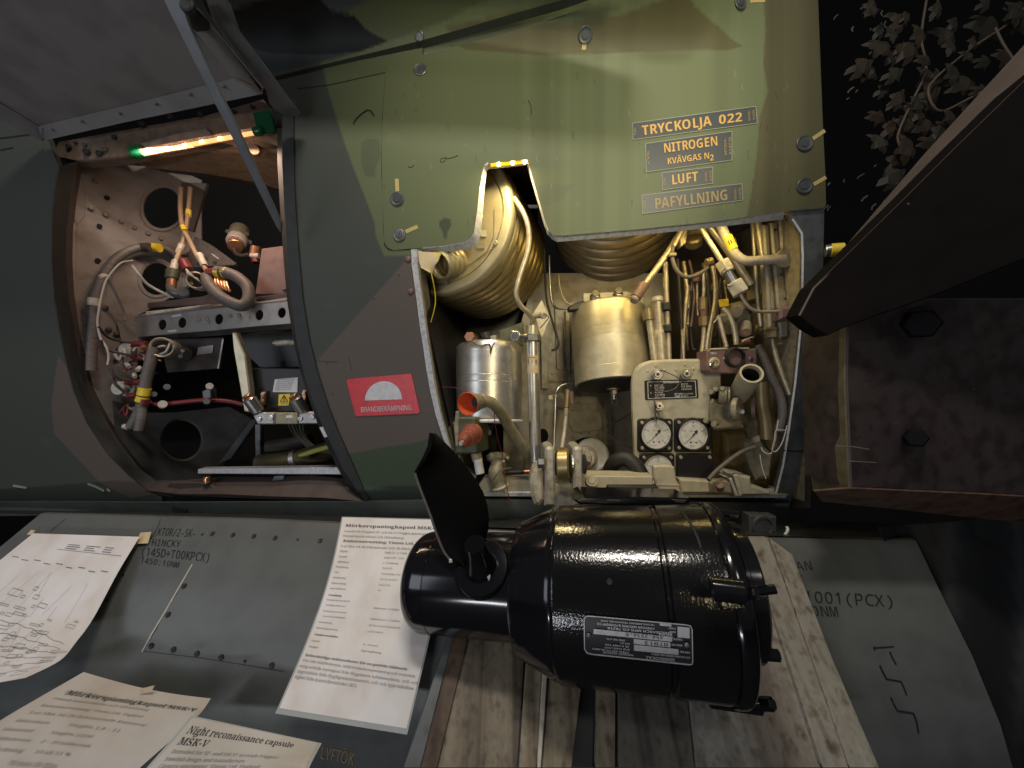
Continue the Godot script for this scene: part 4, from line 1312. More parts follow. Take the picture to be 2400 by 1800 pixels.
func clevis() -> void:
	mat("fork", lin(0.48, 0.46, 0.40), 0.42, 0.35, "dirt", 6.0)
	var t := thing("pivot_arm", "pale worn metal hinge fork carrying the black generator at the bay sill", "hinge arm", W("G", 1420, 1650, 0.80))
	for s in [[1225, 1330, 0.785], [1518, 1625, 0.78]]:
		var q := []
		for i in 9:
			var a := PI * i / 8.0
			q.append_array([(s[0] + s[1]) * 0.5 - cos(a) * (s[1] - s[0]) * 0.5, 1215.0 - sin(a) * 32.0])
		q.append_array([s[1] + 8.0, 1620.0, s[1] + 12.0, 1800.0, s[0] - 4.0, 1800.0, s[0] + 4.0, 1600.0])
		part("fork_lug", plate_m("G", q, s[2], 0.075, 0.005), M.fork, t)
	part("fork_base", plate_m("G", [1318, 1560, 1530, 1560, 1650, 1560, 1680, 1600, 1680, 1830, 1310, 1830], 0.80, 0.05, 0.004), M.fork, t)
	ring_part("bearing", t, "G", [1355, 1362, 0.805], [1482, 1360, 0.80], 165.0, "duct", 40)
	ring_part("spacer", t, "G", [1330, 1362, 0.805], [1356, 1362, 0.805], 120.0, "rubber", 32)
	ring_part("spacer", t, "G", [1482, 1360, 0.80], [1520, 1360, 0.80], 115.0, "steel", 32)
	ring_part("pivot_bolt", t, "G", [1222, 1352, 0.79], [1150, 1352, 0.79], 56.0, "frame_metal", 6, true)
	ring_part("washer", t, "G", [1226, 1352, 0.79], [1212, 1352, 0.79], 68.0, "duct", 28)
	ring_part("pivot_bolt", t, "G", [1622, 1362, 0.78], [1645, 1362, 0.78], 105.0, "rubber", 28)
	part("bearing_seal", lathe_m(W("G", 1405, 1365, 0.778), -FWD, [[0.0, 0.0], [0.0, 0.0055], [0.0015, 0.005], [0.0015, 0.0]], 20), M.khaki, t)
	var lobe := []
	for i in 13:
		var a := PI * 0.5 + PI * i / 12.0
		lobe.append_array([1225.0 + cos(a) * 150.0 * 1.0, 1530.0 - sin(a) * 165.0])
	part("cast_lobe", plate_m("G", [1225, 1385, 1150, 1385, 1105, 1430, 1080, 1500, 1070, 1580, 1085, 1700, 1120, 1790, 1170, 1800, 1225, 1740], 0.80, 0.06, 0.008), M.pipe_pale, t)
	part("top_plate", plate_m("K", [1020, 268, 1400, 272, 1400, 320, 1150, 320, 1130, 372, 985, 372, 985, 330], 0.79, 0.05, 0.002), M.cream, t)
	part("step_block", plate_m("K", [1150, 322, 1420, 325, 1430, 378, 1150, 378], 0.785, 0.05, 0.003), M.rubber, t)
	part("stop_lug", plate_m("K", [1185, 275, 1200, 268, 1235, 264, 1270, 268, 1290, 285, 1290, 300, 1180, 300], 0.80, 0.02, 0.002), M.khaki, t)
	part("end_tab", plate_m("H", [548, 1300, 580, 1288, 720, 1292, 752, 1305, 775, 1440, 800, 1480, 825, 1588, 610, 1575, 575, 1470, 555, 1420], 0.78, 0.012, 0.003), M.cream, t)
	part("tab_fold", band("H", [575, 1475, 690, 1480, 800, 1482], 8.0, 0.778, 0.002), M.pipe_pale, t)
	part("grommet", lathe_m(W("K", 1062, 300, 0.786), -FWD + UPV * 0.8, [[0.0, 0.0], [0.0, 0.012], [0.004, 0.012], [0.004, 0.008], [0.006, 0.007], [0.006, 0.0]], 20), M.khaki, t)

func gauge_board() -> void:
	var t := thing("gauge_board", "cream instrument board with two pressure gauges, blank plate and a filling placard", "instrument board", W("H", 740, 1440, 0.93))
	part("board_plate", plate_m("H", [345, 500, 352, 430, 372, 370, 405, 320, 450, 290, 520, 268, 640, 258, 1070, 250, 1090, 255, 1215, 400, 1215, 520, 1110, 600, 1100, 900, 1125, 1240, 1140, 1440, 380, 1445, 368, 1100, 352, 760], 0.93, 0.018, 0.006), M.cream, t)
	var f := 0.93
	for g in [[396, 836, 738, 1162, 570, 985, 0], [754, 832, 1110, 1160, 929, 990, 1], [414, 1174, 756, 1490, 590, 1330, 2], [772, 1172, 1134, 1435, 0, 0, 3]]:
		var w: float = 30.0
		var q := []
		var cs := [[g[0] + w, g[1] + w, PI], [g[2] - w, g[1] + w, -PI / 2], [g[2] - w, g[3] - w, 0.0], [g[0] + w, g[3] - w, PI / 2]]
		for c in cs:
			for k in 4:
				var a: float = c[2] + PI / 2 * k / 3.0
				q.append_array([c[0] + cos(a) * w, c[1] + sin(a) * w])
		var bz := part("blank_plate" if g[6] == 3 else "gauge", plate_m("H", q, f - 0.008, 0.008, 0.0025), M.gauge_black, t)
		for k in 4:
			var sx: float = (g[0] + 40.0) if k % 2 == 0 else (g[2] - 40.0)
			var sy: float = (g[1] + 38.0) if k < 2 else (g[3] - 42.0)
			if g[6] == 3 and k >= 2:
				continue
			place("screw", S.screw, M.gold_alu, bz, W("H", sx, sy, f - 0.008), -FWD, 0.0042)
		if g[6] == 3:
			continue
		var cp := W("H", g[4], g[5], f - 0.008)
		part("rim_ring", lathe_m(cp + FWD * 0.002, -FWD, [[0.0, 0.041], [0.004, 0.0405], [0.0075, 0.0385], [0.0075, 0.0365], [0.001, 0.0335]], 48), M.gauge_black, bz)
		part("dial", lathe_m(cp + FWD * 0.0015, -FWD, [[0.0, 0.0], [0.003, 0.0], [0.003, 0.0345], [0.0, 0.0345]], 48), M.dial, bz)
		var m := MB.new()
		var face := cp - FWD * 0.0018
		for k in 41:
			var a := deg_to_rad(225.0 - 270.0 * k / 40.0)
			var dir := RT * cos(a) + UPV * sin(a)
			var long := 0.0065 if k % 10 == 0 else (0.005 if k % 5 == 0 else 0.003)
			var cc := dir.cross(FWD)
			var wd := 0.0007 if k % 10 == 0 else 0.00035
			quad(m, face + dir * 0.032 - cc * wd, face + dir * 0.032 + cc * wd, face + dir * (0.032 - long) + cc * wd, face + dir * (0.032 - long) - cc * wd, -FWD)
		part("scale_marks", m, M.ink, bz)
		m = MB.new()
		var lay := func(s: String, cx: float, cy: float, hh: float):
			text(m, "Droid Sans", 400, s, func(x, y, w2): return face + RT * (cx + (x - w2 * 0.5) * hh) + UPV * (cy + (y - 0.5) * hh), func(_x, _y, _w): return -FWD)
		for k in 5:
			var a := deg_to_rad(225.0 - 270.0 * k / 4.0)
			lay.call(["0", "10", "20", "30", "40"][k], cos(a) * 0.0215, sin(a) * 0.0215, 0.0042)
		lay.call("MPa", -0.004 if g[6] < 2 else 0.0, 0.009, 0.0032)
		lay.call("KL 1,6", 0.0, -0.017, 0.002)
		lay.call("SVERIGE", -0.004, -0.027, 0.0022)
		part("numerals", m, M.ink_grey, bz)
		m = MB.new()
		for k in [-0.006, 0.007]:
			lathe(m, face + RT * k - UPV * 0.0185, -FWD, [[0.0, 0.002], [0.0006, 0.002], [0.0006, 0.0]], 12)
		var nd := (RT * cos(deg_to_rad(229.0)) + UPV * sin(deg_to_rad(229.0)))
		var nc := nd.cross(FWD)
		var fz := face - FWD * 0.002
		tri(m, fz + nd * 0.031, fz - nc * 0.0011, fz + nc * 0.0011, -FWD, -FWD, -FWD)
		quad(m, fz - nc * 0.0009, fz + nc * 0.0009, fz - nd * 0.009 + nc * 0.0016, fz - nd * 0.009 - nc * 0.0016, -FWD)
		quad(m, fz - nd * 0.007 - nc * 0.0045, fz - nd * 0.007 + nc * 0.0045, fz - nd * 0.014 + nc * 0.0018, fz - nd * 0.014 - nc * 0.0018, -FWD)
		lathe(m, fz, -FWD, [[-0.001, 0.0022], [0.001, 0.0022], [0.001, 0.0]], 14)
		part("needle", m, M.ink, bz)
	# placard
	var pf := f - 0.0015
	var pl := part("placard", plate_m("H", [458, 470, 470, 462, 965, 452, 975, 460, 986, 625, 978, 636, 475, 655, 465, 648], pf, 0.0015, 0.0005), M.gauge_black, t, "black filling placard with white print")
	var m2 := MB.new()
	for w in [["PÅFYLLNING KVÄVE", 640, 492, 815, 486, 17], ["1", 512, 523, 522, 523, 16], ["2", 516, 592, 527, 592, 16], ["HUVUD", 556, 522, 640, 519, 18], ["9,3 MPa", 556, 545, 650, 541, 20], ["SYSTEM", 558, 566, 640, 563, 14], ["RESERV", 558, 588, 640, 585, 14], ["4,0 MPa", 560, 614, 655, 610, 20], ["VID +15", 560, 636, 655, 632, 14], ["NÖD", 815, 508, 880, 505, 18], ["9,8 MPa", 815, 532, 915, 529, 20], ["SYSTEM", 818, 558, 915, 554, 16], ["SE TABELL", 752, 602, 850, 599, 15], ["ELLER 7555", 858, 600, 930, 598, 14], ["TEMP 15-20 C", 752, 625, 880, 620, 15]]:
		text_quad(m2, "Droid Sans", 700, w[0], "H", Vector2(w[1], w[2]), Vector2(w[3], w[4]), Vector2(w[1], w[2] - w[5]), pf, 0.0005)
	part("lettering", m2, M.dial, pl)
	m2 = MB.new()
	for q in [[490, 478, 952, 468], [952, 468, 962, 622], [962, 622, 495, 640], [495, 640, 490, 478]]:
		var bb := band("H", q, 5.0, pf - 0.0006, 0.0003)
		m2.v.append_array(bb.v)
		m2.n.append_array(bb.n)
		m2.t.append_array(bb.t)
	part("outline", m2, M.dial, pl)
	# charging valves
	for q in [[585, 405, 56, "steel"], [868, 400, 58, "khaki"], [603, 712, 50, "pipe"]]:
		ring_part("charging_valve", t, "H", [q[0] - 8, q[1] + 10, 0.925], [q[0], q[1], 0.895], q[2], q[3], 6, true)
		ring_part("charging_valve", t, "H", [q[0], q[1], 0.896], [q[0] + 4, q[1] - 2, 0.885], q[2] * 0.55, "steel", 18)
		ring_part("charging_valve", t, "H", [q[0] + 4, q[1] - 2, 0.886], [q[0] + 5, q[1] - 2, 0.8835], q[2] * 0.26, "rubber", 14)
	part("lock_wire", pipe_m("H", [[610, 360, 0.885], [700, 395, 0.89], [790, 440, 0.89], [800, 470, 0.895], [770, 530, 0.9], [710, 560, 0.9], [650, 570, 0.9], [600, 540, 0.9], [605, 470, 0.89]], 5.0, 6), M.wire_grey, t)
	part("chain", pipe_m("H", [[560, 700, 0.9], [575, 760, 0.905], [600, 800, 0.91], [575, 855, 0.91], [560, 830, 0.91], [570, 720, 0.905]], 6.0, 6), M.wire_grey, t)
	part("lock_wire", pipe_m("H", [[545, 640, 0.9], [560, 690, 0.89], [570, 745, 0.9]], 7.0, 6), M.wire_dark, t)
	for q in [[488, 372], [568, 318], [655, 362], [765, 358], [850, 308], [935, 350], [630, 395]]:
		place("rivet", S.rivet, M.cream, t, W("H", q[0], q[1], 0.9295), -FWD, 0.0034)
	# black hose end in front of the board
	t = thing("rubber_hose", "thick black bent rubber hose in front of the lowest gauge", "hose", W("H", 250, 1430, 0.85))
	part("tube", pipe_m("H", [[115, 1430, 0.90], [125, 1330, 0.88], [180, 1250, 0.865], [270, 1225, 0.855], [360, 1280, 0.845], [420, 1370, 0.84], [450, 1470, 0.84]], 72.0, 20), M.rubber, t)
	solo("black_wire", pipe_m("G", [[2150, 820, 1.05], [2060, 870, 1.06], [1960, 930, 1.07], [1905, 1000, 1.08], [1910, 1060, 1.08], [1980, 1130, 1.07], [2080, 1180, 1.05], [2170, 1200, 1.02]], 6.0, 6), M.wire_dark, "thin black wire bowing out beside the gauge board", "wire")
	# switch box
	t = thing("switch_box", "dark switch box marked TILL with socket and toggle above the gauge board", "switch box", W("H", 1300, 390, 0.90))
	part("box", plate_m("H", [1066, 172, 1110, 162, 1552, 152, 1556, 240, 1552, 360, 1520, 392, 1112, 398, 1068, 362], 0.895, 0.05, 0.003), M.brown_box, t)
	part("box_edge", plate_m("H", [1100, 150, 1265, 144, 1268, 162, 1100, 166], 0.893, 0.03, 0.001), M.cream, t)
	part("box_edge", plate_m("H", [1310, 145, 1475, 142, 1478, 158, 1312, 162], 0.893, 0.03, 0.001), M.cream, t)
	part("socket", lathe_m(W("H", 1328, 240, 0.895), -FWD, [[0.0, 0.024], [0.004, 0.0235], [0.012, 0.021], [0.012, 0.0185], [-0.02, 0.018], [-0.02, 0.0]], 36), M.rubber, t)
	var tg := part("toggle", lathe_m(W("H", 1132, 290, 0.895), -FWD + RT * -0.1, [[0.0, 0.0], [0.0, 0.0125], [0.004, 0.0125], [0.005, 0.009], [0.010, 0.0085], [0.010, 0.006], [0.004, 0.005], [0.004, 0.0]], 24), M.pipe, t)
	part("lever", lathe_m(W("H", 1132, 290, 0.89), W("H", 1090, 322, 0.868) - W("H", 1132, 290, 0.89), [[0.0, 0.0025], [0.014, 0.0025], [0.018, 0.0055], [0.026, 0.006], [0.031, 0.003], [0.032, 0.0]], 16), M.steel, tg)
	for q in [[1242, 250], [1495, 252]]:
		place("screw", S.screw, M.steel, t, W("H", q[0], q[1], 0.8945), -FWD, 0.0045)
	m2 = MB.new()
	text_quad(m2, "Droid Sans", 700, "TILL", "H", Vector2(1098, 208), Vector2(1160, 206), Vector2(1098, 190), 0.8945, 0.0006)
	part("lettering", m2, M.dial, t)
	# open filling tube with its clamp
	t = thing("filler_tube", "open-ended cream filler tube on a clamp next to the gauges", "filler tube", W("H", 1400, 560, 0.88))
	var a := W("H", 1360, 620, 0.955)
	var b := W("H", 1500, 392, 0.845)
	var l := (b - a).length()
	part("tube", lathe_m(a, b - a, [[0.0, 0.0], [0.0, 0.021], [0.01, 0.0235], [l - 0.004, 0.0245], [l, 0.0235], [l, 0.0195], [l - 0.002, 0.0185], [0.02, 0.0175], [0.02, 0.0]], 40), M.cream, t)
	part("inner_wall", lathe_m(a, b - a, [[0.021, 0.0], [0.022, 0.0172], [l - 0.012, 0.0180]], 40), M.rubber, t)
	part("elbow", pipe_m("H", [[1360, 610, 0.95], [1350, 700, 0.955], [1420, 800, 0.965], [1490, 900, 0.98], [1500, 1080, 1.0]], 60.0, 18), M.khaki, t)
	ring_part("clamp_ring", t, "H", [1180, 600, 0.92], [1260, 605, 0.912], 82.0, "khaki", 28)
	ring_part("clamp_ring", t, "H", [1262, 605, 0.912], [1285, 606, 0.91], 84.0, "pipe", 28)
	for q in [[1098, 575, 26], [1145, 548, 24], [1215, 540, 22], [1218, 600, 20]]:
		ring_part("bolt", t, "H", [q[0] + 25, q[1], 0.91], [q[0], q[1], 0.895], q[2], "khaki", 6, true)
	part("clamp_body", plate_m("H", [1090, 680, 1130, 640, 1200, 680, 1300, 640, 1330, 700, 1310, 830, 1420, 830, 1440, 930, 1140, 945, 1100, 880], 0.93, 0.05, 0.005), M.khaki, t)
	part("link", lathe_m(W("H", 1328, 740, 0.905), -FWD * 0.7 + RT * 0.7, [[0.0, 0.0], [0.0, 0.027], [0.008, 0.028], [0.011, 0.026], [0.011, 0.008], [0.005, 0.007], [0.005, 0.0]], 32), M.khaki, t)
	part("link", lathe_m(W("H", 1495, 740, 0.93), -FWD * 0.5 + RT * 0.8, [[0.0, 0.0], [0.0, 0.026], [0.008, 0.027], [0.008, 0.0]], 32), M.brown_box, t)
	ring_part("bolt", t, "H", [1160, 880, 0.905], [1130, 890, 0.89], 26.0, "khaki", 16)
	ring_part("bolt", t, "H", [1420, 760, 0.91], [1405, 765, 0.90], 26.0, "steel", 6, true)
	ring_part("bolt", t, "H", [1080, 850, 0.92], [1050, 855, 0.90], 22.0, "khaki", 14)
	# lower corner of the bay
	t = thing("corner_fitting", "cream cast fitting with ribs in the bay's lower far corner", "fitting", W("H", 1450, 1590, 0.9))
	part("block", plate_m("H", [1300, 1400, 1335, 1370, 1500, 1400, 1510, 1480, 1690, 1540, 1700, 1585, 1380, 1590], 0.91, 0.07, 0.006), M.cream, t)
	part("rib", plate_m("H", [1285, 1420, 1312, 1415, 1380, 1590, 1345, 1590], 0.895, 0.05, 0.002), M.pipe_pale, t)
	part("rib", plate_m("H", [1325, 1385, 1372, 1378, 1410, 1585, 1385, 1588], 0.897, 0.05, 0.002), M.pipe_pale, t)
	part("pad", plate_m("H", [1098, 1470, 1115, 1438, 1260, 1432, 1300, 1470, 1320, 1570, 1110, 1562], 0.89, 0.02, 0.004), M.khaki, t)
	part("knob", lathe_m(W("H", 1190, 1510, 0.893), W("H", 1190, 1475, 0.885) - W("H", 1190, 1510, 0.893), [[0.0, 0.0], [0.0, 0.0095], [0.01, 0.0095], [0.0125, 0.0085], [0.0125, 0.0]], 24), M.brown_box, t)
	part("housing", plate_m("H", [1230, 960, 1450, 950, 1560, 1100, 1500, 1280, 1340, 1330, 1250, 1300], 0.98, 0.06, 0.01), M.duct_dark, t)
	part("housing", plate_m("H", [1440, 1060, 1600, 1000, 1730, 1180, 1700, 1420, 1560, 1440, 1500, 1300], 0.965, 0.05, 0.01), M.khaki, t)
	part("sill_bar", plate_m("H", [795, 1420, 1100, 1438, 1110, 1560, 825, 1560], 0.90, 0.03, 0.004), M.cream, t)

func pipework() -> void:
	var g := "pipes of the gauge bay"
	# the pipes in front of the brass drum
	var t := thing("steel_pipe", "thick vertical silver pipe with cream marking bands beside the silver accumulator", "pipe", W("G", 1130, 1390, 0.95), g)
	part("tube", pipe_m("G", [[1098, 80, 0.945], [1105, 400, 0.945], [1118, 900, 0.945], [1135, 1400, 0.945]], 60.0, 24, 3), M.alu, t)
	ring_part("marking_band", t, "G", [1100, 240, 0.945], [1102, 325, 0.945], 61.5, "tape", 24, false, 0.0)
	ring_part("marking_band", t, "G", [1102, 335, 0.945], [1104, 420, 0.945], 61.5, "tape", 24, false, 0.0)
	for k in 7:
		var rf := round_depth(W("G", 1100, 300, 0.945), (W("G", 1118, 900, 0.945) - W("G", 1098, 80, 0.945)).normalized(), 62.5 * 0.226 * 0.945 / F)
		part("band_print", plate_m("G", [1046 + k * 17, 252, 1056 + k * 17, 252, 1056 + k * 17, 262, 1046 + k * 17, 262], rf, 0.0004, 0.0), M.ink, t)
	for k in [[1048, 272, 1058, 318], [1090, 280, 1095, 318], [1128, 275, 1138, 316], [1142, 275, 1150, 316]]:
		var rf := round_depth(W("G", 1100, 300, 0.945), (W("G", 1118, 900, 0.945) - W("G", 1098, 80, 0.945)).normalized(), 62.5 * 0.226 * 0.945 / F)
		part("band_print", plate_m("G", [k[0], k[1], k[2], k[1], k[2], k[3], k[0], k[3]], rf, 0.0004, 0.0), M.ink, t)
	ring_part("pipe_nut", t, "G", [1094, 20, 0.945], [1096, 95, 0.945], 92.0, "frame_metal", 6, true)
	ring_part("collar", t, "E", [1272, 1430, 0.945], [1272, 1530, 0.945], 66.0, "gold_alu", 24)
	ring_part("pipe_nut", t, "E", [1105, 1540, 0.93], [1092, 1536, 0.90], 58.0, "steel", 6, true)
	ring_part("plug", t, "E", [1092, 1535, 0.902], [1091, 1535, 0.898], 34.0, "pod", 18)
	ring_part("branch", t, "E", [1110, 1540, 0.93], [1230, 1545, 0.94], 34.0, "steel", 16)
	ring_part("branch", t, "E", [1280, 1330, 0.93], [1390, 1320, 0.925], 30.0, "khaki", 14)
	ring_part("branch", t, "E", [1370, 1325, 0.92], [1395, 1325, 0.905], 34.0, "pipe", 16)
	part("gusset", plate_m("E", [1290, 1290, 1370, 1160, 1420, 1270, 1455, 1350, 1400, 1500, 1370, 1560, 1340, 1480], 0.985, 0.01, 0.001), M.cream, t)
	part("gusset", plate_m("E", [930, 1480, 1180, 1390, 1190, 1560, 1180, 1640, 1000, 1640, 930, 1620], 1.0, 0.01, 0.001), M.valve_green, t)
	part("lock_wire", pipe_m("E", [[1350, 1460, 0.92], [1410, 1390, 0.915], [1440, 1340, 0.91], [1400, 1310, 0.905]], 5.0, 6), M.wire_dark, t)
	pipe("grey_hose", "E", [[1085, 110, 0.90], [1170, 240, 0.89], [1225, 380, 0.885], [1240, 520, 0.885], [1220, 680, 0.885], [1165, 850, 0.885], [1118, 1010, 0.885], [1105, 1120, 0.89], [1150, 1220, 0.90], [1230, 1300, 0.915], [1275, 1370, 0.93], [1272, 1440, 0.94]], 27.0, "pipe", "grey hose curving over the ribs of the brass drum", "hose", g)
	# the funnel
	t = thing("drain_funnel", "drain pipe with flared orange-red mouth in front of the silver accumulator", "drain pipe", W("G", 800, 900, 0.86))
	part("tube", pipe_m("G", [[560, 700, 0.83], [660, 720, 0.84], [735, 780, 0.855], [800, 880, 0.88], [880, 1010, 0.91], [980, 1160, 0.94], [1050, 1290, 0.97], [1050, 1400, 0.98]], 56.0, 20), M.khaki, t)
	var a := W("G", 580, 705, 0.84)
	var b := W("G", 425, 737, 0.775)
	var l := (b - a).length()
	part("mouth", lathe_m(a, b - a, [[-0.004, 0.0125], [0.0, 0.0165], [0.010, 0.017], [0.012, 0.0145], [0.02, 0.0145], [0.026, 0.018], [l - 0.002, 0.0235], [l, 0.0235]], 40), M.khaki, t)
	part("mouth_lining", lathe_m(a, b - a, [[l, 0.0236], [l + 0.0008, 0.0228], [l * 0.72, 0.019], [l * 0.45, 0.0125], [l * 0.45, 0.0118]], 40), M.orange_in, t)
	part("bore", lathe_m(a, b - a, [[l * 0.45, 0.0122], [l * 0.42, 0.0]], 30), M.rubber, t)
	# slim lines on the wall
	t = pipe("slim_pipe", "G", [[1515, 525, 1.10], [1450, 530, 1.09], [1390, 555, 1.085], [1350, 600, 1.08], [1337, 670, 1.08], [1330, 900, 1.07], [1318, 1200, 1.05]], 14.0, "steel", "slim bright pipe bending off the gold accumulator down the wall", "pipe", g)
	ring_part("collar", t, "G", [1338, 640, 1.078], [1336, 672, 1.078], 24.0, "pipe", 16)
	part("clip", plate_m("G", [1262, 650, 1330, 645, 1330, 690, 1262, 692], 1.09, 0.003, 0.0005), M.pipe, t)
	t = pipe("slim_pipe", "G", [[1465, 590, 1.10], [1455, 760, 1.09], [1440, 900, 1.08], [1425, 1050, 1.07], [1400, 1200, 1.04]], 22.0, "pipe_pale", "slim pipe with brown fittings beside the wall strap", "pipe", g)
	ring_part("fitting", t, "G", [1462, 590, 1.095], [1450, 780, 1.085], 32.0, "duct_dark", 14)
	ring_part("fitting", t, "G", [1448, 780, 1.08], [1445, 850, 1.08], 22.0, "cream", 14)
	ring_part("fitting", t, "G", [1500, 610, 1.09], [1510, 740, 1.085], 26.0, "brown_box", 14)
	pipe("slim_pipe", "E", [[1400, 640, 1.12], [1405, 900, 1.12], [1420, 1150, 1.10], [1470, 1350, 1.08], [1540, 1580, 1.05], [1530, 1660, 1.05], [1470, 1690, 1.05]], 12.0, "rubber", "black slim pipe running down behind the brass drum", "pipe", g)
	pipe("slim_pipe", "E", [[1450, 700, 1.14], [1455, 950, 1.13], [1475, 1180, 1.12], [1520, 1245, 1.11], [1580, 1258, 1.10], [1650, 1255, 1.09]], 11.0, "steel", "thin bright pipe hooking towards the gold accumulator's top", "pipe", g)
	pipe("slim_pipe", "E", [[1545, 900, 1.13], [1560, 1040, 1.13], [1600, 1150, 1.12], [1650, 1205, 1.11], [1730, 1208, 1.10]], 8.0, "pipe", "thinnest pipe hooking towards the gold accumulator's top", "pipe", g)
	t = thing("wall_connector", "black connector block at the gold accumulator's top", "connector", W("E", 1760, 1240, 1.05))
	part("block", plate_m("E", [1650, 1230, 1730, 1190, 1800, 1170, 1850, 1190, 1850, 1250, 1720, 1270, 1650, 1275], 1.05, 0.03, 0.003), M.rubber, t)
	# upper far corner
	t = pipe("white_pipe", "F", [[1250, 120, 0.93], [1300, 260, 0.925], [1370, 410, 0.92], [1440, 520, 0.915], [1540, 580, 0.91], [1700, 575, 0.905], [1945, 555, 0.895]], 47.0, "pipe_pale", "pale bent pipe with yellow band turning to the bare end frame", "pipe", g)
	ring_part("marking_band", t, "F", [1345, 330, 0.92], [1408, 465, 0.916], 49.5, "yellow", 24, false, 0.0)
	for k in 4:
		var rf := round_depth(W("F", 1375, 400, 0.918), (W("F", 1408, 465, 0.916) - W("F", 1345, 330, 0.92)).normalized(), 50.5 * 0.226 * 0.918 / F)
		part("band_print", plate_m("F", [1352 + k * 22, 372 - k * 9, 1364 + k * 22, 366 - k * 9, 1382 + k * 22, 410 - k * 9, 1370 + k * 22, 416 - k * 9], rf, 0.0004, 0.0), M.ink, t)
	part("clamp_ring", lathe_m(W("F", 1935, 555, 0.896), W("F", 1945, 553, 0.892) - W("F", 1935, 555, 0.896), [[0.0, 0.0], [0.0, 0.02], [0.003, 0.0215], [0.006, 0.02], [0.006, 0.0]], 28), M.pipe, t)
	part("clamp_block", plate_m("F", [1960, 510, 2090, 500, 2100, 640, 1960, 640], 0.905, 0.04, 0.003), M.duct_dark, t)
	t = thing("union_pipe", "diagonal brass pipe joined by two big hexagon nuts", "pipe", W("F", 1400, 800, 0.90), g)
	part("tube", pipe_m("F", [[1030, 150, 0.93], [1150, 360, 0.92], [1300, 600, 0.905]], 25.0, 14, 3), M.gold_alu, t)
	ring_part("pipe_nut", t, "F", [1290, 590, 0.905], [1355, 700, 0.898], 74.0, "pipe_pale", 6, true)
	ring_part("union", t, "F", [1350, 690, 0.90], [1425, 820, 0.895], 44.0, "steel", 20)
	ring_part("pipe_nut", t, "F", [1415, 805, 0.895], [1490, 925, 0.888], 84.0, "pipe_pale", 6, true)
	part("tube", pipe_m("F", [[1480, 920, 0.892], [1530, 1010, 0.892], [1590, 1075, 0.892], [1680, 1108, 0.892], [1880, 1105, 0.892]], 17.0, 12), M.pipe, t)
	part("lock_wire", pipe_m("F", [[1330, 660, 0.885], [1290, 700, 0.885], [1300, 740, 0.885], [1330, 780, 0.885], [1320, 820, 0.88], [1370, 850, 0.88], [1410, 830, 0.88]], 5.0, 6), M.wire_dark, t)
	pipe("brass_pipe", "F", [[1100, 150, 0.955], [1250, 330, 0.95], [1400, 540, 0.945], [1590, 830, 0.94]], 38.0, "gold_alu", "diagonal brass pipe running behind the two hexagon nuts", "pipe", g, 3)
	t = pipe("riser_pipe", "F", [[1605, 120, 0.95], [1630, 500, 0.95], [1655, 900, 0.95], [1695, 1260, 0.955]], 20.0, "gold_alu", "narrow vertical riser pipe beside the ribbed end wall", "pipe", g, 3)
	t = pipe("riser_pipe", "F", [[1655, 120, 0.935], [1700, 420, 0.935], [1740, 620, 0.93], [1785, 900, 0.925], [1805, 1270, 0.925]], 38.0, "pipe", "wide vertical riser pipe clamped at its foot beside the end wall", "pipe", g, 4)
	ring_part("clamp_ring", t, "F", [1738, 620, 0.93], [1745, 660, 0.93], 43.0, "pipe_pale", 20)
	part("foot_plate", plate_m("F", [1735, 1268, 1880, 1262, 1885, 1290, 1740, 1296], 0.91, 0.02, 0.001), M.duct_dark, t)
	ring_part("clamp_ring", t, "F", [1808, 1290, 0.925], [1812, 1380, 0.925], 58.0, "duct_dark", 8, true)
	pipe("diagonal_pipe", "F", [[900, 220, 0.965], [700, 540, 0.955], [490, 830, 0.945]], 32.0, "pipe", "grey diagonal pipe reaching from under the cover to the gold accumulator", "pipe", g, 3)
	t = thing("pipe_boot", "brown rubber boot at the diagonal pipe's lower end", "pipe boot", W("F", 420, 960, 0.94))
	ring_part("boot", t, "F", [490, 820, 0.945], [390, 975, 0.935], 55.0, "brown_box", 22, false, 0.25)
	ring_part("tip", t, "F", [395, 965, 0.936], [372, 1000, 0.932], 48.0, "khaki", 22, false, 0.3)
	t = pipe("hanging_cable", "F", [[790, 420, 0.95], [775, 500, 0.95], [785, 590, 0.95], [830, 690, 0.95], [910, 745, 0.95], [1000, 740, 0.95], [1090, 695, 0.95], [1160, 635, 0.955]], 20.0, "wire_grey", "sagging grey cable looped across the dark opening", "cable")
	ring_part("clip", t, "F", [740, 520, 0.945], [815, 515, 0.945], 20.0, "khaki", 12)
	ring_part("clip", t, "F", [1130, 600, 0.95], [1190, 580, 0.95], 42.0, "duct_dark", 8, true)
	part("sheath", pipe_m("F", [[880, 250, 0.95], [830, 350, 0.95], [790, 430, 0.95]], 26.0, 12, 3), M.pipe, t)
	part("lug", plate_m("F", [850, 320, 900, 250, 940, 250, 920, 400, 860, 440], 0.96, 0.02, 0.002), M.pipe, t)
	t = thing("canister", "dim brass canister hidden behind the cover's lip", "canister", W("F", 1000, 330, 1.0))
	ring_part("body", t, "F", [1010, 120, 1.0], [1000, 340, 1.0], 125.0, "duct", 28, false, 0.1)
	ring_part("cap", t, "F", [1000, 330, 1.0], [998, 420, 1.02], 90.0, "duct_dark", 24, false, 0.2)
	t = pipe("strut_pipe", "F", [[705, 600, 0.985], [715, 900, 0.98], [735, 1350, 0.975], [745, 1640, 0.97]], 26.0, "pipe", "vertical pipe with two dark clamp blocks behind the gold accumulator", "pipe", g, 3)
	part("clamp_block", plate_m("F", [670, 1010, 765, 1005, 775, 1095, 680, 1100], 0.965, 0.03, 0.004), M.rubber, t)
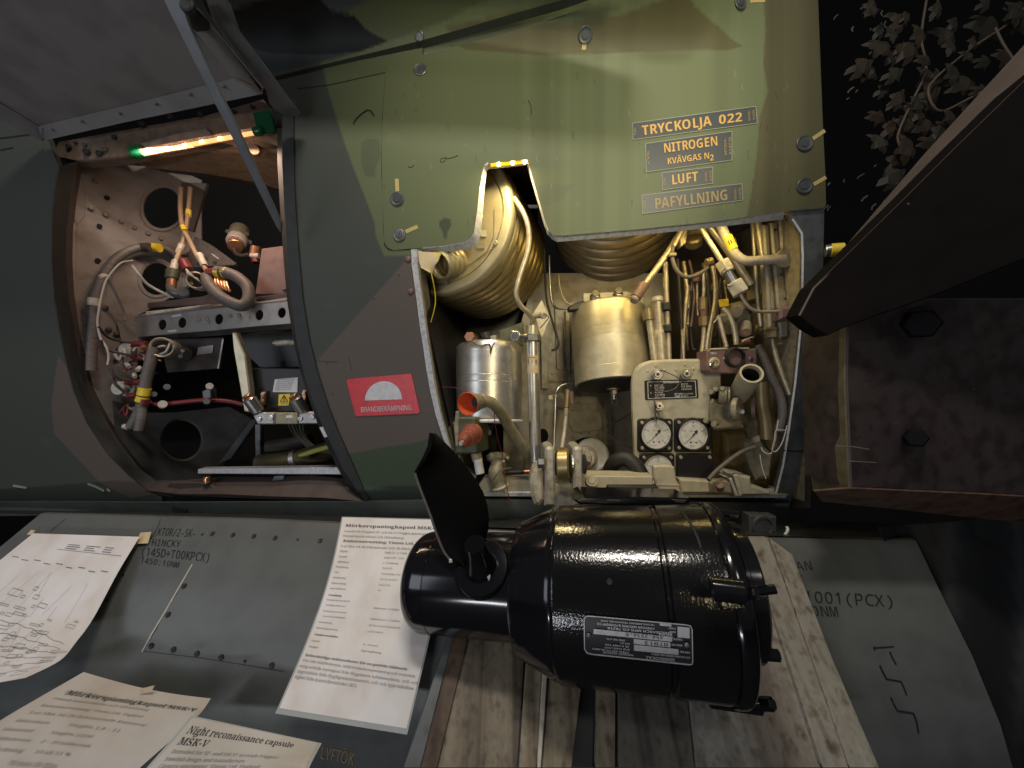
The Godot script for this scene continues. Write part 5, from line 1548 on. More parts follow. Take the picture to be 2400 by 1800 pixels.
	part("clamp_block", plate_m("F", [690, 1240, 780, 1235, 785, 1320, 700, 1325], 0.962, 0.03, 0.004), M.rubber, t)
	ring_part("marking_band", t, "F", [708, 750, 0.984], [712, 850, 0.982], 28.0, "yellow", 16, false, 0.0)
	t = pipe("return_pipe", "F", [[615, 960, 0.985], [645, 1300, 0.98], [675, 1660, 0.97]], 55.0, "pipe", "stout beige pipe with black-lettered band rising from behind the gauge board", "pipe", g, 3)
	ring_part("collar", t, "F", [612, 960, 0.985], [618, 1010, 0.984], 64.0, "pipe_pale", 24)
	ring_part("marking_band", t, "F", [643, 1300, 0.98], [650, 1390, 0.98], 57.0, "tape", 24, false, 0.0)
	t = pipe("return_pipe", "F", [[525, 1080, 0.99], [560, 1330, 0.985], [605, 1660, 0.975]], 38.0, "pipe", "thinner beige pipe hugging the gold accumulator's edge", "pipe", g, 3)
	ring_part("collar", t, "F", [520, 1090, 0.988], [532, 1200, 0.986], 56.0, "duct_dark", 20)
	pipe("slim_pipe", "F", [[850, 880, 1.02], [870, 1200, 1.01], [898, 1620, 0.99]], 14.0, "pipe", "slim straight pipe in the dark gap behind the gauge board", "pipe", g, 3)
	pipe("slim_pipe", "F", [[1040, 700, 1.02], [1035, 950, 1.02], [1045, 1150, 1.01]], 12.0, "pipe", "slim pipe farthest back under the sagging cable", "pipe", g, 3)
	pipe("slim_pipe", "F", [[1100, 700, 1.0], [1105, 900, 1.0], [1090, 980, 1.0]], 15.0, "pipe_pale", "short slim pipe entering the dark valve under the sagging cable", "pipe", g, 3)
	t = thing("flow_valve", "dark cylindrical valve under the sagging cable", "valve", W("F", 1100, 1260, 0.99))
	ring_part("body", t, "F", [1095, 960, 1.0], [1100, 1090, 1.0], 45.0, "duct_dark", 20)
	ring_part("body", t, "F", [1102, 1090, 0.995], [1105, 1160, 0.995], 36.0, "brown_box", 20)
	ring_part("body", t, "F", [1105, 1160, 0.99], [1108, 1260, 0.99], 55.0, "duct_dark", 8, true)
	part("outlet", pipe_m("F", [[1108, 1250, 0.99], [1100, 1420, 0.985], [1070, 1600, 0.98]], 24.0, 12, 3), M.pipe, t)
	pipe("curved_line", "F", [[1190, 640, 0.975], [1215, 800, 0.97], [1218, 980, 0.97], [1190, 1150, 0.97], [1150, 1350, 0.97], [1120, 1600, 0.965]], 17.0, "pipe", "first of two twin lines bowing down to the switch box", "pipe", g)
	pipe("curved_line", "F", [[1215, 640, 0.985], [1240, 820, 0.98], [1240, 1000, 0.98], [1212, 1170, 0.98], [1175, 1370, 0.98], [1150, 1600, 0.975]], 13.0, "duct_dark", "second, darker line of the twin lines bowing down to the switch box", "pipe", g)
	pipe("hook_pipe", "F", [[1300, 1070, 0.95], [1360, 1130, 0.945], [1405, 1230, 0.94], [1430, 1340, 0.94], [1440, 1450, 0.94]], 26.0, "gold_alu", "bright hook-shaped pipe over the switch box", "pipe", g)
	pipe("hook_pipe", "F", [[1255, 1150, 0.955], [1290, 1280, 0.95], [1340, 1480, 0.94]], 21.0, "pipe", "short straight pipe leaning on the switch box", "pipe", g, 3)
	t = thing("valve_block", "cluttered grey valve body with stubs above the switch box", "valve", W("F", 1500, 1380, 0.97))
	part("body", plate_m("F", [1420, 1010, 1500, 990, 1560, 1080, 1640, 1130, 1640, 1300, 1560, 1350, 1420, 1330, 1400, 1200], 0.975, 0.06, 0.012), M.khaki, t)
	ring_part("stub", t, "F", [1480, 1060, 0.97], [1440, 1110, 0.94], 62.0, "khaki", 20)
	ring_part("stub", t, "F", [1530, 1240, 0.97], [1530, 1330, 0.95], 60.0, "pipe", 20)
	ring_part("stub", t, "F", [1330, 1120, 0.97], [1310, 1180, 0.95], 46.0, "khaki", 6, true)
	ring_part("stub", t, "F", [1600, 900, 0.97], [1620, 1000, 0.96], 56.0, "duct_dark", 8, true)
	ring_part("stub", t, "F", [1570, 1420, 0.95], [1480, 1430, 0.95], 36.0, "copper", 20)
	part("wire", pipe_m("F", [[1500, 1420, 0.93], [1550, 1390, 0.93], [1620, 1370, 0.93]], 5.0, 6), M.wire_white, t)
	part("wire", pipe_m("F", [[1245, 1170, 0.93], [1220, 1210, 0.93], [1205, 1225, 0.93]], 5.0, 6), M.wire_white, t)
	t = thing("warning_tag", "yellow tag hanging behind the second hexagon nut", "tag", W("F", 1310, 1070, 0.95))
	part("card", plate_m("F", [1255, 985, 1360, 970, 1365, 1045, 1270, 1060], 0.952, 0.001, 0.0), M.yellow, t)
	# ribbed end wall
	t = thing("ribbed_panel", "beige ribbed sheet at the bay's end behind the riser pipes", "wall panel", W("F", 1900, 1400, 0.97))
	for q in [[1725, 200, 1790, 200, 1840, 1350, 1790, 1370], [1800, 180, 1870, 170, 1980, 1020, 1990, 1360, 1900, 1380], [1890, 120, 1960, 100, 2110, 260, 2095, 480, 1960, 500, 1910, 460], [2000, 640, 2070, 640, 2060, 960, 2030, 980]]:
		part("stiffener", plate_m("F", q, 0.985 - 0.00008 * q[0] * 0.5, 0.02, 0.004), M.khaki, t)
	for q in [[1845, 260], [1912, 725], [1950, 975], [2090, 420], [2050, 575], [1985, 1340]]:
		place("hole", S.hole, M.rubber, t, W("F", q[0], q[1], 0.90), -FWD, 0.003)
	part("cross_rod", pipe_m("F", [[1870, 1440, 0.95], [2080, 1435, 0.93]], 10.0, 8, 1), M.pipe, t)
	t = thing("line_connector", "brown connector block where the thin pipe meets the end frame", "connector", W("F", 1960, 1170, 0.88))
	part("block", plate_m("F", [1890, 1060, 2030, 1045, 2040, 1160, 2000, 1195, 1900, 1190], 0.885, 0.04, 0.006), M.brown_box, t)
	part("wire", pipe_m("F", [[1930, 500, 0.92], [1940, 700, 0.92], [1970, 850, 0.92], [1990, 960, 0.91], [2010, 850, 0.90], [2050, 700, 0.89], [2055, 640, 0.89]], 5.0, 6), M.wire_dark, t)
	# lower far side
	pipe("black_cable", "H", [[1080, 1430, 0.86], [1150, 1350, 0.87], [1270, 1250, 0.88], [1400, 1160, 0.89], [1530, 1110, 0.90]], 20.0, "wire_grey", "grey-brown cable slanting up beside the gauges", "cable")
	t = thing("cable_loops", "thin pale safety wires looped beside the end frame", "wire", W("H", 1780, 1000, 0.88))
	part("loop", pipe_m("H", [[1760, 850, 0.88], [1740, 960, 0.875], [1730, 1040, 0.875], [1690, 1170, 0.875], [1620, 1160, 0.88], [1590, 1110, 0.885]], 6.0, 6), M.wire_white, t)
	part("loop", pipe_m("H", [[1845, 900, 0.87], [1800, 1060, 0.87], [1740, 1150, 0.87], [1700, 1140, 0.872], [1720, 1050, 0.872], [1740, 950, 0.872], [1830, 950, 0.87]], 6.0, 6), M.wire_white, t)
	part("loop", pipe_m("H", [[1580, 1180, 0.88], [1600, 1300, 0.875], [1640, 1420, 0.87]], 5.0, 6), M.wire_white, t)
	pipe("dark_hose", "H", [[1560, 120, 0.96], [1620, 260, 0.955], [1700, 450, 0.95], [1780, 620, 0.945], [1800, 800, 0.94], [1760, 960, 0.94]], 40.0, "wire_grey", "dull grey hose curving down beside the end frame", "hose", g)
	pipe("dark_hose", "H", [[1700, 60, 0.94], [1740, 240, 0.935], [1800, 420, 0.93], [1870, 600, 0.925]], 22.0, "pipe", "narrow hose falling towards the end frame", "hose", g)
	pipe("dark_hose", "H", [[1590, 480, 0.97], [1600, 700, 0.97], [1640, 900, 0.965], [1650, 1040, 0.96]], 60.0, "duct_dark", "fat brown hose in the shadow behind the filler tube", "hose", g)
	t = thing("end_bolt", "yellow capped bolt standing out of the end frame", "bolt", Q(1950, 585, 0.80))
	ring_part("collar", t, "M", [155, 1085, 0.805], [182, 1082, 0.80], 26.0, "steel", 18)
	ring_part("cap", t, "M", [178, 1082, 0.80], [236, 1078, 0.79], 28.0, "yellow", 18)
	# hoses half lost in the dark behind
	t = thing("hose_bundle", "dark hoses and lines crowded in the shade behind the switch box and twin lines", "hose bundle", W("F", 1400, 1400, 1.05))
	rng.seed = 8
	for k in 20:
		var x := rng.randf_range(820, 1900)
		var y := rng.randf_range(560, 900)
		var d := rng.randf_range(1.02, 1.14)
		var w := []
		var bow := rng.randf_range(-50, 50)
		var lean := rng.randf_range(-60, 60)
		for j in 6:
			w.append([x + lean * j / 5.0 + bow * sin(PI * j / 5.0), y + j * rng.randf_range(120, 160), d - 0.004 * j])
		part("hose", pipe_m("F", w, rng.randf_range(8, 30), 8, 4), [M.wire_grey, M.duct_dark, M.rubber, M.pipe, M.brown_box][k % 5], t)
	for k in 14:
		var x := rng.randf_range(860, 1880)
		var y := rng.randf_range(700, 1400)
		var d := rng.randf_range(1.0, 1.06)
		ring_part("coupling", t, "F", [x, y, d], [x + rng.randf_range(-20, 20), y + rng.randf_range(50, 110), d], rng.randf_range(28, 52), ["duct_dark", "rubber", "khaki", "brown_box"][k % 4], [6, 18][k % 2], k % 2 == 0)

func bulk(u: float, _v: float) -> float:    # the end bulkhead of the wiring bay runs inwards
	return 0.955 + (u - 150.0) * 0.00074

func wiring_bay() -> void:
	var t := thing("wiring_bay", "pinkish riveted bulkhead with round lightening holes inside the wiring bay", "equipment bay", Q(330, 1130, 1.08))
	var poly := px("V", [270, 288, 400, 292, 560, 300, 700, 330, 745, 350, 745, 700, 660, 770, 510, 850, 500, 1200, 640, 1515, 620, 1515, 560, 1480, 500, 1425, 430, 1330, 370, 1230, 320, 1130, 285, 1010, 262, 900, 242, 780, 232, 660, 234, 540, 250, 420])
	var h1 := oval("B", 1035, 395, 172, 180, 36, 0.2)
	var h2 := oval("B", 985, 1010, 140, 142, 36)
	var h3 := oval("C", 960, 830, 140, 138, 36)
	var m := MB.new()
	sheet(m, poly, [h1, h2], bulk, 0.004, 30.0)
	part("bulkhead", m, M.primer, t)
	for k in [["B", 1035, 395, 172, 180, 1.30], ["B", 985, 1010, 140, 142, 1.45], ["C", 960, 830, 140, 138, 1.22]]:
		var a := oval(k[0], k[1], k[2], k[3], k[4], 36)
		var b := oval(k[0], k[1] - 4, k[2], k[3] * 1.16, k[4] * 1.16, 36)
		var rows := [[], []]
		for i in 37:
			var p := a[i % 36]
			var q := b[i % 36]
			rows[0].append(Q(p.x, p.y, bulk(p.x, p.y) + 0.02))
			rows[1].append(Q(q.x, q.y, bulk(q.x, q.y) - 0.002))
		m = MB.new()
		surf(m, rows, 0.002)
		part("flanged_rim", m, M.primer, t)
	m = MB.new()
	sheet(m, px("C", [480, 560, 700, 640, 900, 640, 1280, 600, 1460, 690, 1240, 1020, 1060, 1140, 800, 1140, 620, 980, 500, 780]), [oval("C", 960, 830, 150, 148, 36)], func(u, v): return bulk(u, v) - 0.012, 0.004, 30.0)
	part("web_plate", m, mat("web_grey", lin(0.065, 0.065, 0.066), 0.5, 0.0, "dirt", 2.0), t)
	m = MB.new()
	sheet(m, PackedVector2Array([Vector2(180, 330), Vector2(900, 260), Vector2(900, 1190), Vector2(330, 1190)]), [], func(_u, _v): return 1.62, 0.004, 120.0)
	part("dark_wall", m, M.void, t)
	# stiffeners and doublers
	part("doubler", plate_m("B", [290, 110, 350, 130, 360, 300, 355, 470, 300, 540, 270, 480, 275, 300], func(u, v): return bulk(u, v) - 0.002, 0.002, 0.0005), M.primer, t)
	part("doubler", plate_m("B", [235, 540, 290, 540, 285, 1280, 380, 1330, 375, 1400, 450, 1700, 420, 1760, 300, 1500, 240, 1200, 215, 900], func(u, v): return bulk(u, v) - 0.002, 0.002, 0.0005), M.primer, t)
	part("edge_angle", strip("V", [278, 285, 255, 420, 240, 540, 238, 660, 248, 780, 268, 900, 290, 1010, 325, 1130, 375, 1230, 440, 1330, 510, 1425, 580, 1475], [300, 292, 278, 420, 263, 540, 262, 660, 270, 780, 288, 900, 310, 1010, 345, 1130, 395, 1230, 460, 1330, 530, 1420, 600, 1468], func(u, v): return skin(u, v) + 0.035, func(u, v): return bulk(u, v) - 0.001), M.primer_dark, t)
	part("stiffener", plate_m("B", [640, 1380, 760, 1370, 890, 1430, 800, 1700, 700, 1750, 690, 1600], func(u, v): return bulk(u, v) - 0.006, 0.006, 0.001), M.primer, t)
	part("stiffener", plate_m("C", [1440, 690, 1480, 700, 1300, 960, 1210, 1000], func(u, v): return bulk(u, v) - 0.03, 0.02, 0.002), M.strut, t)
	part("stiffener", plate_m("C", [1465, 720, 1505, 720, 1505, 1020, 1470, 1020], 1.2, 0.02, 0.002), M.strut, t)
	part("knee_plate", plate_m("B", [1110, 620, 1220, 600, 1300, 640, 1370, 720, 1220, 800, 1080, 760], func(u, v): return bulk(u, v) - 0.01, 0.01, 0.002), M.primer, t)
	part("knee_plate", plate_m("B", [1190, 170, 1420, 180, 1300, 600, 1200, 560], func(u, v): return bulk(u, v) - 0.004, 0.01, 0.002), M.primer_dark, t)
	var bf := func(u, v): return bulk(u, v) - 0.0032
	var spots := []
	for k in 16:      # the double row along the curved edge
		var p := [Vector2(278, 420), Vector2(263, 540), Vector2(262, 660), Vector2(272, 780), Vector2(288, 900), Vector2(312, 1010), Vector2(345, 1130)]
		var x := float(k) / 15.0 * 5.99
		var i := int(x)
		var c: Vector2 = p[i].lerp(p[i + 1], x - i)
		spots.append_array([c.x - 10.0, c.y])
	rivets(t, "V", spots, bf, 0.0052, M.primer_dark)
	rivets(t, "B", [420, 398, 550, 455, 682, 512, 800, 565, 915, 615, 1022, 658, 460, 160], bf, 0.0062, M.primer)
	rivets(t, "B", [268, 1355, 290, 1450, 290, 1570, 570, 1447, 640, 1485, 690, 1440, 785, 1440, 660, 1620, 545, 1260], bf, 0.0068, M.primer_dark)
	rivets(t, "B", [558, 307, 492, 552, 478, 850], bf, 0.0055, M.void, "hole", "hole")
	rivets(t, "C", [275, 235, 300, 320, 335, 480, 460, 68, 545, 70, 508, 275, 520, 215, 690, 790, 695, 905, 480, 760, 545, 745, 585, 800, 540, 850], bf, 0.0055, M.primer_dark)
	rivets(t, "C", [1330, 690, 1345, 760, 1340, 840, 1320, 900], func(u, v): return bulk(u, v) - 0.012, 0.0035, M.wire_grey)
	# roof of the bay, lit by the tube lamp
	var rf := func(u, v): return 0.93 + 0.30 * clampf((v - 330.0) / 110.0, 0.0, 1.2)
	m = MB.new()
	sheet(m, px("A", [880, 1140, 1040, 1120, 1700, 1000, 2090, 940, 2130, 1000, 2110, 1410, 1900, 1345, 1500, 1275, 1080, 1235, 960, 1180, 560, 1190, 560, 1150]), [], rf, 0.006, 30.0)
	part("roof_plate", m, mat("roof_plate", lin(0.40, 0.285, 0.185), 0.4, 0.1, "dirt", 3.0), t)
	part("roof_lip", strip("A", [1080, 1235, 1500, 1278, 1900, 1348, 2110, 1412], [1075, 1258, 1500, 1310, 1900, 1375, 2110, 1440], rf, rf), M.primer_dark, t)
	part("hinge_beam", plate_m("A", [430, 1045, 900, 960, 1520, 850, 1940, 730, 2000, 790, 2080, 870, 2080, 960, 1880, 985, 1040, 1130, 900, 1165, 560, 1195, 440, 1170, 400, 1100], 0.93, 0.03, 0.003), mat("hinge_beam", lin(0.16, 0.115, 0.085), 0.5, 0.0, "dirt", 4.0), t)
	for q in [[515, 1090, 24], [630, 1075, 20], [850, 1020, 22], [650, 1130, 32], [740, 1140, 28], [1060, 925, 30], [1270, 870, 26], [1490, 850, 24], [1735, 830, 20], [1870, 795, 20], [560, 1060, 16], [780, 1110, 26]]:
		place("hinge_bolt", S.hex, M.dark_frame if int(q[0]) % 3 else M.frame_metal, t, W("A", q[0], q[1], 0.928), -FWD, q[2] * 0.3165 * 0.93 / F * 0.75)
	part("reflector", plate_m("A", [1040, 1060, 1300, 990, 1520, 950, 1560, 985, 1530, 1010, 1080, 1100], 0.92, 0.004, 0.001), M.primer, t)
	ring_part("lamp_bracket", t, "A", [1950, 1040, 0.96], [1955, 1000, 0.95], 95.0, "wire_tan", 28)
	ring_part("lamp_bracket", t, "A", [1900, 1120, 0.97], [1880, 1105, 0.95], 34.0, "wire_tan", 20)
	rivets(t, "A", [1795, 1272], func(u, v): return rf.call(u, v) - 0.001, 0.005, M.rubber, "hole", "hole")
	# the tube lamp
	var l := thing("tube_lamp", "glowing clear LED tube lamp with green end caps at the wiring bay's top", "tube lamp", W("A", 1460, 1060, 0.905))
	var pa := W("A", 1050, 1132, 0.905)
	var pb := W("A", 1888, 975, 0.895)
	m = MB.new()
	tube(m, [pa, pb], 0.0085, 16, 1)
	part("clear_tube", m, M.clear_tube, l)
	m = MB.new()
	bx(m, (pa + pb) * 0.5 + FWD * 0.003, (pb - pa) * 0.5, UPV * 0.0052, FWD * 0.0006, 0.0)
	part("led_board_light", m, M.tube_core, l)
	for x in [0.05, 0.22, 0.38, 0.53, 0.69, 0.86]:
		for s in [-1.0, 1.0]:
			m = MB.new()
			bx(m, pa.lerp(pb, x + s * 0.010) - FWD * 0.0005, (pb - pa).normalized() * 0.0016, UPV * 0.003, FWD * 0.001, 0.0004)
			part("led_bulb", m, M.led_orange, l)
	for s in [[1050, 1132, 975, 1150, 0.905, 30], [1888, 975, 1945, 966, 0.895, 34]]:
		var p := W("A", s[0], s[1], s[4])
		var q := W("A", s[2], s[3], s[4])
		part("green_cap", lathe_m(p - (q - p) * 0.12, q - p, [[0.0, 0.0], [0.0, 0.0092], [(q - p).length() * 0.8, 0.0105], [(q - p).length() * 1.1, 0.008], [(q - p).length() * 1.1, 0.0]], 24), M.green_plastic, l)
	part("green_tape", plate_m("A", [1870, 830, 1990, 805, 2025, 900, 2030, 965, 1930, 985, 1890, 930], 0.90, 0.006, 0.002), M.green_plastic, l)
	part("green_tape", plate_m("A", [930, 1080, 1010, 1060, 1040, 1120, 1050, 1165, 960, 1165], 0.91, 0.006, 0.002), M.green_plastic, l)
	var al := AreaLight3D.new()
	al.name = "tube_lamp_light"
	al.area_size = Vector2((pb - pa).length(), 0.01)
	al.light_color = Color(1.0, 0.85, 0.74)
	al.light_energy = 0.17
	al.shadow_enabled = true
	add_child(al)
	var pm := (pa + pb) * 0.5 - UPV * 0.011
	al.look_at_from_position(pm, pm - UPV + FWD * 0.55, FWD)
	al.rotate_object_local(Vector3(0, 0, 1), al.global_basis.x.signed_angle_to((pb - pa).normalized(), al.global_basis.z))
	# equipment rail
	t = thing("equipment_rail", "long silver equipment rail with punched holes across the wiring bay", "rail", W("B", 1450, 1440, 1.0))
	var rail := func(u, _v): return 1.08 - (u - 310.0) * 0.00027
	m = MB.new()
	var hs := []
	for q in [[1035, 1405], [1207, 1388], [1525, 1357], [1873, 1322], [2067, 1302]]:
		hs.append(oval("B", q[0], q[1], 34, 46, 20, 0.15))
	sheet(m, px("B", [772, 1345, 2115, 1202, 2200, 1195, 2220, 1385, 2140, 1395, 830, 1512]), hs, rail, 0.003, 24.0)
	part("web", m, M.rail, t)
	part("lower_flange", strip("B", [830, 1512, 1500, 1450, 2140, 1395, 2220, 1385], [800, 1548, 1500, 1500, 2145, 1440, 2230, 1430], rail, func(u, v): return rail.call(u, v) + 0.03), M.frame_metal, t)
	part("upper_flange", strip("B", [772, 1345, 1450, 1273, 2115, 1202, 2200, 1195], [890, 1300, 1450, 1240, 2100, 1175, 2200, 1165], rail, func(u, v): return rail.call(u, v) + 0.05), M.rail, t)
	part("end_bracket", plate_m("B", [770, 1230, 890, 1290, 890, 1340, 760, 1345], 1.10, 0.02, 0.002), M.strut, t)
	part("cable_tray", plate_m("B", [885, 1290, 1440, 1225, 1455, 1268, 890, 1330], 1.075, 0.02, 0.002), M.pipe_pale, t)
	part("tray_plate", plate_m("B", [820, 1225, 1380, 1160, 1450, 1130, 1570, 1250, 1450, 1235, 890, 1260], 1.10, 0.02, 0.002), M.primer_dark, t)
	for q in [[1350, 1362], [1420, 1355], [1625, 1330], [1700, 1325]]:
		place("rivet", S.rivet, M.duct_dark, t, W("B", q[0], q[1], rail.call(200.0 + q[0] * 0.27, 0.0) - 0.0003), -FWD, 0.005)
	for q in [[1115, 1328, 1195, 1312, 1197, 1328, 1117, 1340], [1078, 1455, 1155, 1447, 1156, 1463, 1080, 1470]]:
		part("white_label", plate_m("B", q, func(u, v): return rail.call(u, v) - 0.001, 0.0008, 0.0), M.tag_white, t)
	# harness: the thick sleeve that curls over the bulkhead
	var hz := func(u, v): return bulk(u, v) - 0.022
	t = thing("cable_harness", "thick grey sleeved cable harness arching over the lower lightening hole", "cable harness", W("B", 430, 1400, 0.95))
	var way := []
	for q in [[420, 1800], [425, 1600], [440, 1400], [455, 1200], [480, 1100], [530, 980], [610, 860], [700, 790], [820, 740], [940, 735], [1060, 745], [1140, 790], [1200, 860]]:
		var p := U("B", q[0], q[1])
		way.append([q[0], q[1], hz.call(p.x, p.y)])
	part("sleeve", pipe_m("B", way, 34.0, 14), M.wire_grey, t)
	for q in [[0, 5, 8], [1, 7, 7]]:
		pass
	var ring := func(x0, y0, x1, y1, r, mt):
		var p := U("B", x0, y0)
		ring_part("marker_sleeve", t, "B", [x0, y0, hz.call(p.x, p.y)], [x1, y1, hz.call(p.x, p.y)], r, mt, 16, false, 0.0)
	ring.call(860, 737, 930, 735, 37.0, "wire_dark")
	ring.call(930, 735, 1010, 740, 38.0, "yellow")
	ring.call(445, 1175, 440, 1240, 42.0, "pipe_pale")
	ring.call(1190, 840, 1215, 880, 38.0, "red_dark")
	ring.call(525, 990, 550, 1015, 40.0, "resistor_white")
	part("white_wire", pipe_m("B", [[780, 850, 0.98], [680, 870, 0.97], [600, 950, 0.96], [545, 1030, 0.955], [510, 1150, 0.95], [485, 1280, 0.945], [475, 1400, 0.945], [500, 1520, 0.95], [550, 1600, 0.955], [570, 1680, 0.96], [560, 1750, 0.96]], 8.0, 8), M.wire_white, t)
	part("thin_wire", pipe_m("B", [[560, 1010, 0.96], [640, 1150, 0.98], [700, 1300, 1.0], [715, 1370, 1.0]], 10.0, 8), M.wire_grey, t)
	part("thin_wire", pipe_m("B", [[480, 1420, 0.945], [560, 1510, 0.97], [680, 1550, 1.0], [800, 1560, 1.02]], 11.0, 8), M.wire_dark, t)
	part("thin_wire", pipe_m("C", [[400, 140, 0.945], [440, 200, 0.96], [540, 230, 0.98], [640, 250, 1.0]], 9.0, 8), M.wire_dark, t)
	part("thin_wire", pipe_m("C", [[470, 330, 0.95], [490, 380, 0.955], [540, 410, 0.97], [640, 425, 1.0]], 9.0, 8), M.wire_dark, t)
	part("thin_wire", pipe_m("C", [[480, 400, 0.96], [510, 450, 0.965], [570, 500, 0.98]], 10.0, 8), M.wire_dark, t)
	# tan cables from the roof
	pipe("tan_cable", "B", [[1195, 220, 1.10], [1190, 400, 1.09], [1210, 560, 1.08], [1270, 680, 1.07], [1340, 820, 1.05], [1390, 900, 1.03], [1430, 960, 1.02]], 18.0, "wire_tan", "tan cable falling diagonally to the coiled grey cable", "cable", "tan cables hanging in the wiring bay")
	pipe("tan_cable", "B", [[1275, 220, 1.11], [1260, 420, 1.10], [1240, 560, 1.09], [1215, 680, 1.08], [1180, 780, 1.06], [1140, 880, 1.05], [1130, 950, 1.04]], 17.0, "wire_tan", "tan cable falling straight to the brass connector", "cable", "tan cables hanging in the wiring bay")
	t = thing("cable_marker", "yellow marker sleeves and pale tags on the tan cables", "cable marker", W("B", 1230, 580, 1.07))
	ring_part("sleeve", t, "B", [1262, 410, 1.10], [1258, 470, 1.10], 22.0, "yellow", 12, false, 0.0)
	ring_part("sleeve", t, "B", [1212, 555, 1.08], [1232, 595, 1.075], 22.0, "yellow", 12, false, 0.0)
	ring_part("sleeve", t, "B", [1355, 800, 1.045], [1400, 900, 1.03], 27.0, "pipe_pale", 12, false, 0.0)
	ring_part("sleeve", t, "B", [1205, 710, 1.07], [1175, 790, 1.065], 26.0, "pipe_pale", 12, false, 0.0)
	# brass connector into the hole
	t = thing("brass_connector", "brass and green connector plugged in at the lower lightening hole", "connector", W("B", 1150, 1150, 1.03))
	ring_part("nut", t, "B", [1128, 930, 1.04], [1115, 1010, 1.035], 48.0, "valve_green", 16)
	ring_part("shell", t, "B", [1118, 1010, 1.035], [1110, 1090, 1.03], 36.0, "copper", 16)
	part("elbow", pipe_m("B", [[1110, 1080, 1.03], [1120, 1120, 1.02], [1180, 1140, 1.02], [1240, 1130, 1.02]], 34.0, 14), M.frame_metal, t)
	ring_part("cap", t, "B", [1220, 1140, 1.01], [1215, 1120, 0.99], 42.0, "frame_metal", 16)
	ring_part("sleeve", t, "B", [1150, 850, 1.05], [1130, 930, 1.045], 28.0, "pipe_pale", 12)
	pipe("white_lead", "B", [[770, 890, 0.99], [830, 970, 1.0], [900, 1050, 1.02], [1000, 1110, 1.04], [1130, 1170, 1.05]], 11.0, "wire_white", "white lead with yellow sleeve crossing the lower lightening hole", "wire")
	# big round plug with fanned wires
	t = thing("open_plug", "round cream plug with fanned inner wires facing out", "plug", W("B", 1330, 1080, 1.0))
	part("shell", lathe_m(W("B", 1370, 1050, 1.05), W("B", 1310, 1010, 0.97) - W("B", 1370, 1050, 1.05), [[0.0, 0.0], [0.0, 0.020], [0.03, 0.022], [0.07, 0.022], [0.072, 0.020], [0.07, 0.018], [0.02, 0.017], [0.02, 0.0]], 32), M.pipe_pale, t)
	for k in 6:
		part("inner_wire", pipe_m("B", [[1345 + k * 4, 1010 + k * 6, 1.0], [1290 + k * 7, 985 + k * 5, 0.972], [1250 + k * 3, 960 - k * 2, 0.968], [1240, 920, 0.975]], 6.0, 6), M.wire_white, t)
	ring_part("red_collar", t, "B", [1215, 860, 0.99], [1255, 935, 0.98], 40.0, "red_dark", 16)
	part("terminal", plate_m("B", [1195, 1010, 1260, 990, 1290, 1050, 1220, 1090], 0.99, 0.01, 0.002), M.khaki, t)
	# coiled grey cable
	t = thing("coiled_cable", "thick grey cable coil with red and yellow sleeves lying on the rail", "cable", W("B", 1600, 1240, 0.98))
	part("sleeve", pipe_m("B", [[1420, 990, 1.0], [1440, 1060, 0.985], [1520, 1150, 0.975], [1640, 1220, 0.97], [1730, 1240, 0.975], [1780, 1180, 0.985], [1770, 1080, 0.995], [1690, 1000, 1.0], [1600, 960, 1.0], [1500, 945, 1.0]], 48.0, 16), M.wire_grey, t)
	ring_part("sleeve_band", t, "B", [1435, 965, 1.0], [1500, 955, 1.0], 46.0, "red_dark", 18, false, 0.05)
	ring_part("sleeve_band", t, "B", [1500, 955, 1.0], [1600, 955, 1.0], 47.0, "yellow", 18, false, 0.05)
	ring_part("sleeve_band", t, "B", [1540, 955, 0.999], [1555, 955, 0.999], 48.5, "wire_dark", 18, false, 0.0)
	for k in 5:
		part("copper_end", pipe_m("B", [[1500 + k * 22, 985 + k * 10, 1.0], [1490 + k * 28, 1040 + k * 12, 0.99], [1520 + k * 26, 1090 + k * 8, 0.99]], 14.0, 8), M.copper, t)
	# gold round instrument behind
	t = thing("gold_connector", "gold cylindrical connector with white band in the dark upper bay", "connector", W("B", 1680, 720, 1.2))
	ring_part("body", t, "B", [1705, 590, 1.24], [1680, 680, 1.19], 72.0, "gold_alu", 28)
	ring_part("band", t, "B", [1688, 660, 1.195], [1672, 700, 1.18], 76.0, "resistor_white", 28)
	ring_part("neck", t, "B", [1678, 690, 1.19], [1665, 730, 1.17], 60.0, "copper", 24)
	part("lead", pipe_m("B", [[1650, 730, 1.18], [1670, 790, 1.17], [1730, 810, 1.16], [1790, 800, 1.15]], 18.0, 10), M.wire_dark, t)
	for q in [[1600, 600], [1760, 620], [1790, 690], [1355, 620]]:
		ring_part("screw", t, "B", [q[0], q[1], 1.22], [q[0], q[1], 1.205], 18.0, "frame_metal", 12)
	t = thing("terminal_lead", "red and cream terminal lead beside the brown box", "lead", W("B", 1840, 830, 1.12))
	ring_part("boot", t, "B", [1830, 830, 1.13], [1845, 730, 1.13], 42.0, "copper", 18)
	ring_part("band", t, "B", [1800, 808, 1.12], [1872, 812, 1.12], 22.0, "resistor_white", 14)
	ring_part("red_end", t, "B", [1835, 820, 1.125], [1845, 870, 1.125], 30.0, "red_dark", 14)
	t = thing("brown_box", "reddish brown equipment box behind the band between the bays", "equipment box", W("B", 2000, 1150, 1.0))
	part("box", plate_m("B", [1885, 745, 2100, 715, 2300, 715, 2300, 1150, 1830, 1150], 1.04, 0.12, 0.004), M.brown_box, t)
	ring_part("screw", t, "B", [2090, 1105, 1.04], [2090, 1105, 1.028], 16.0, "steel", 14)
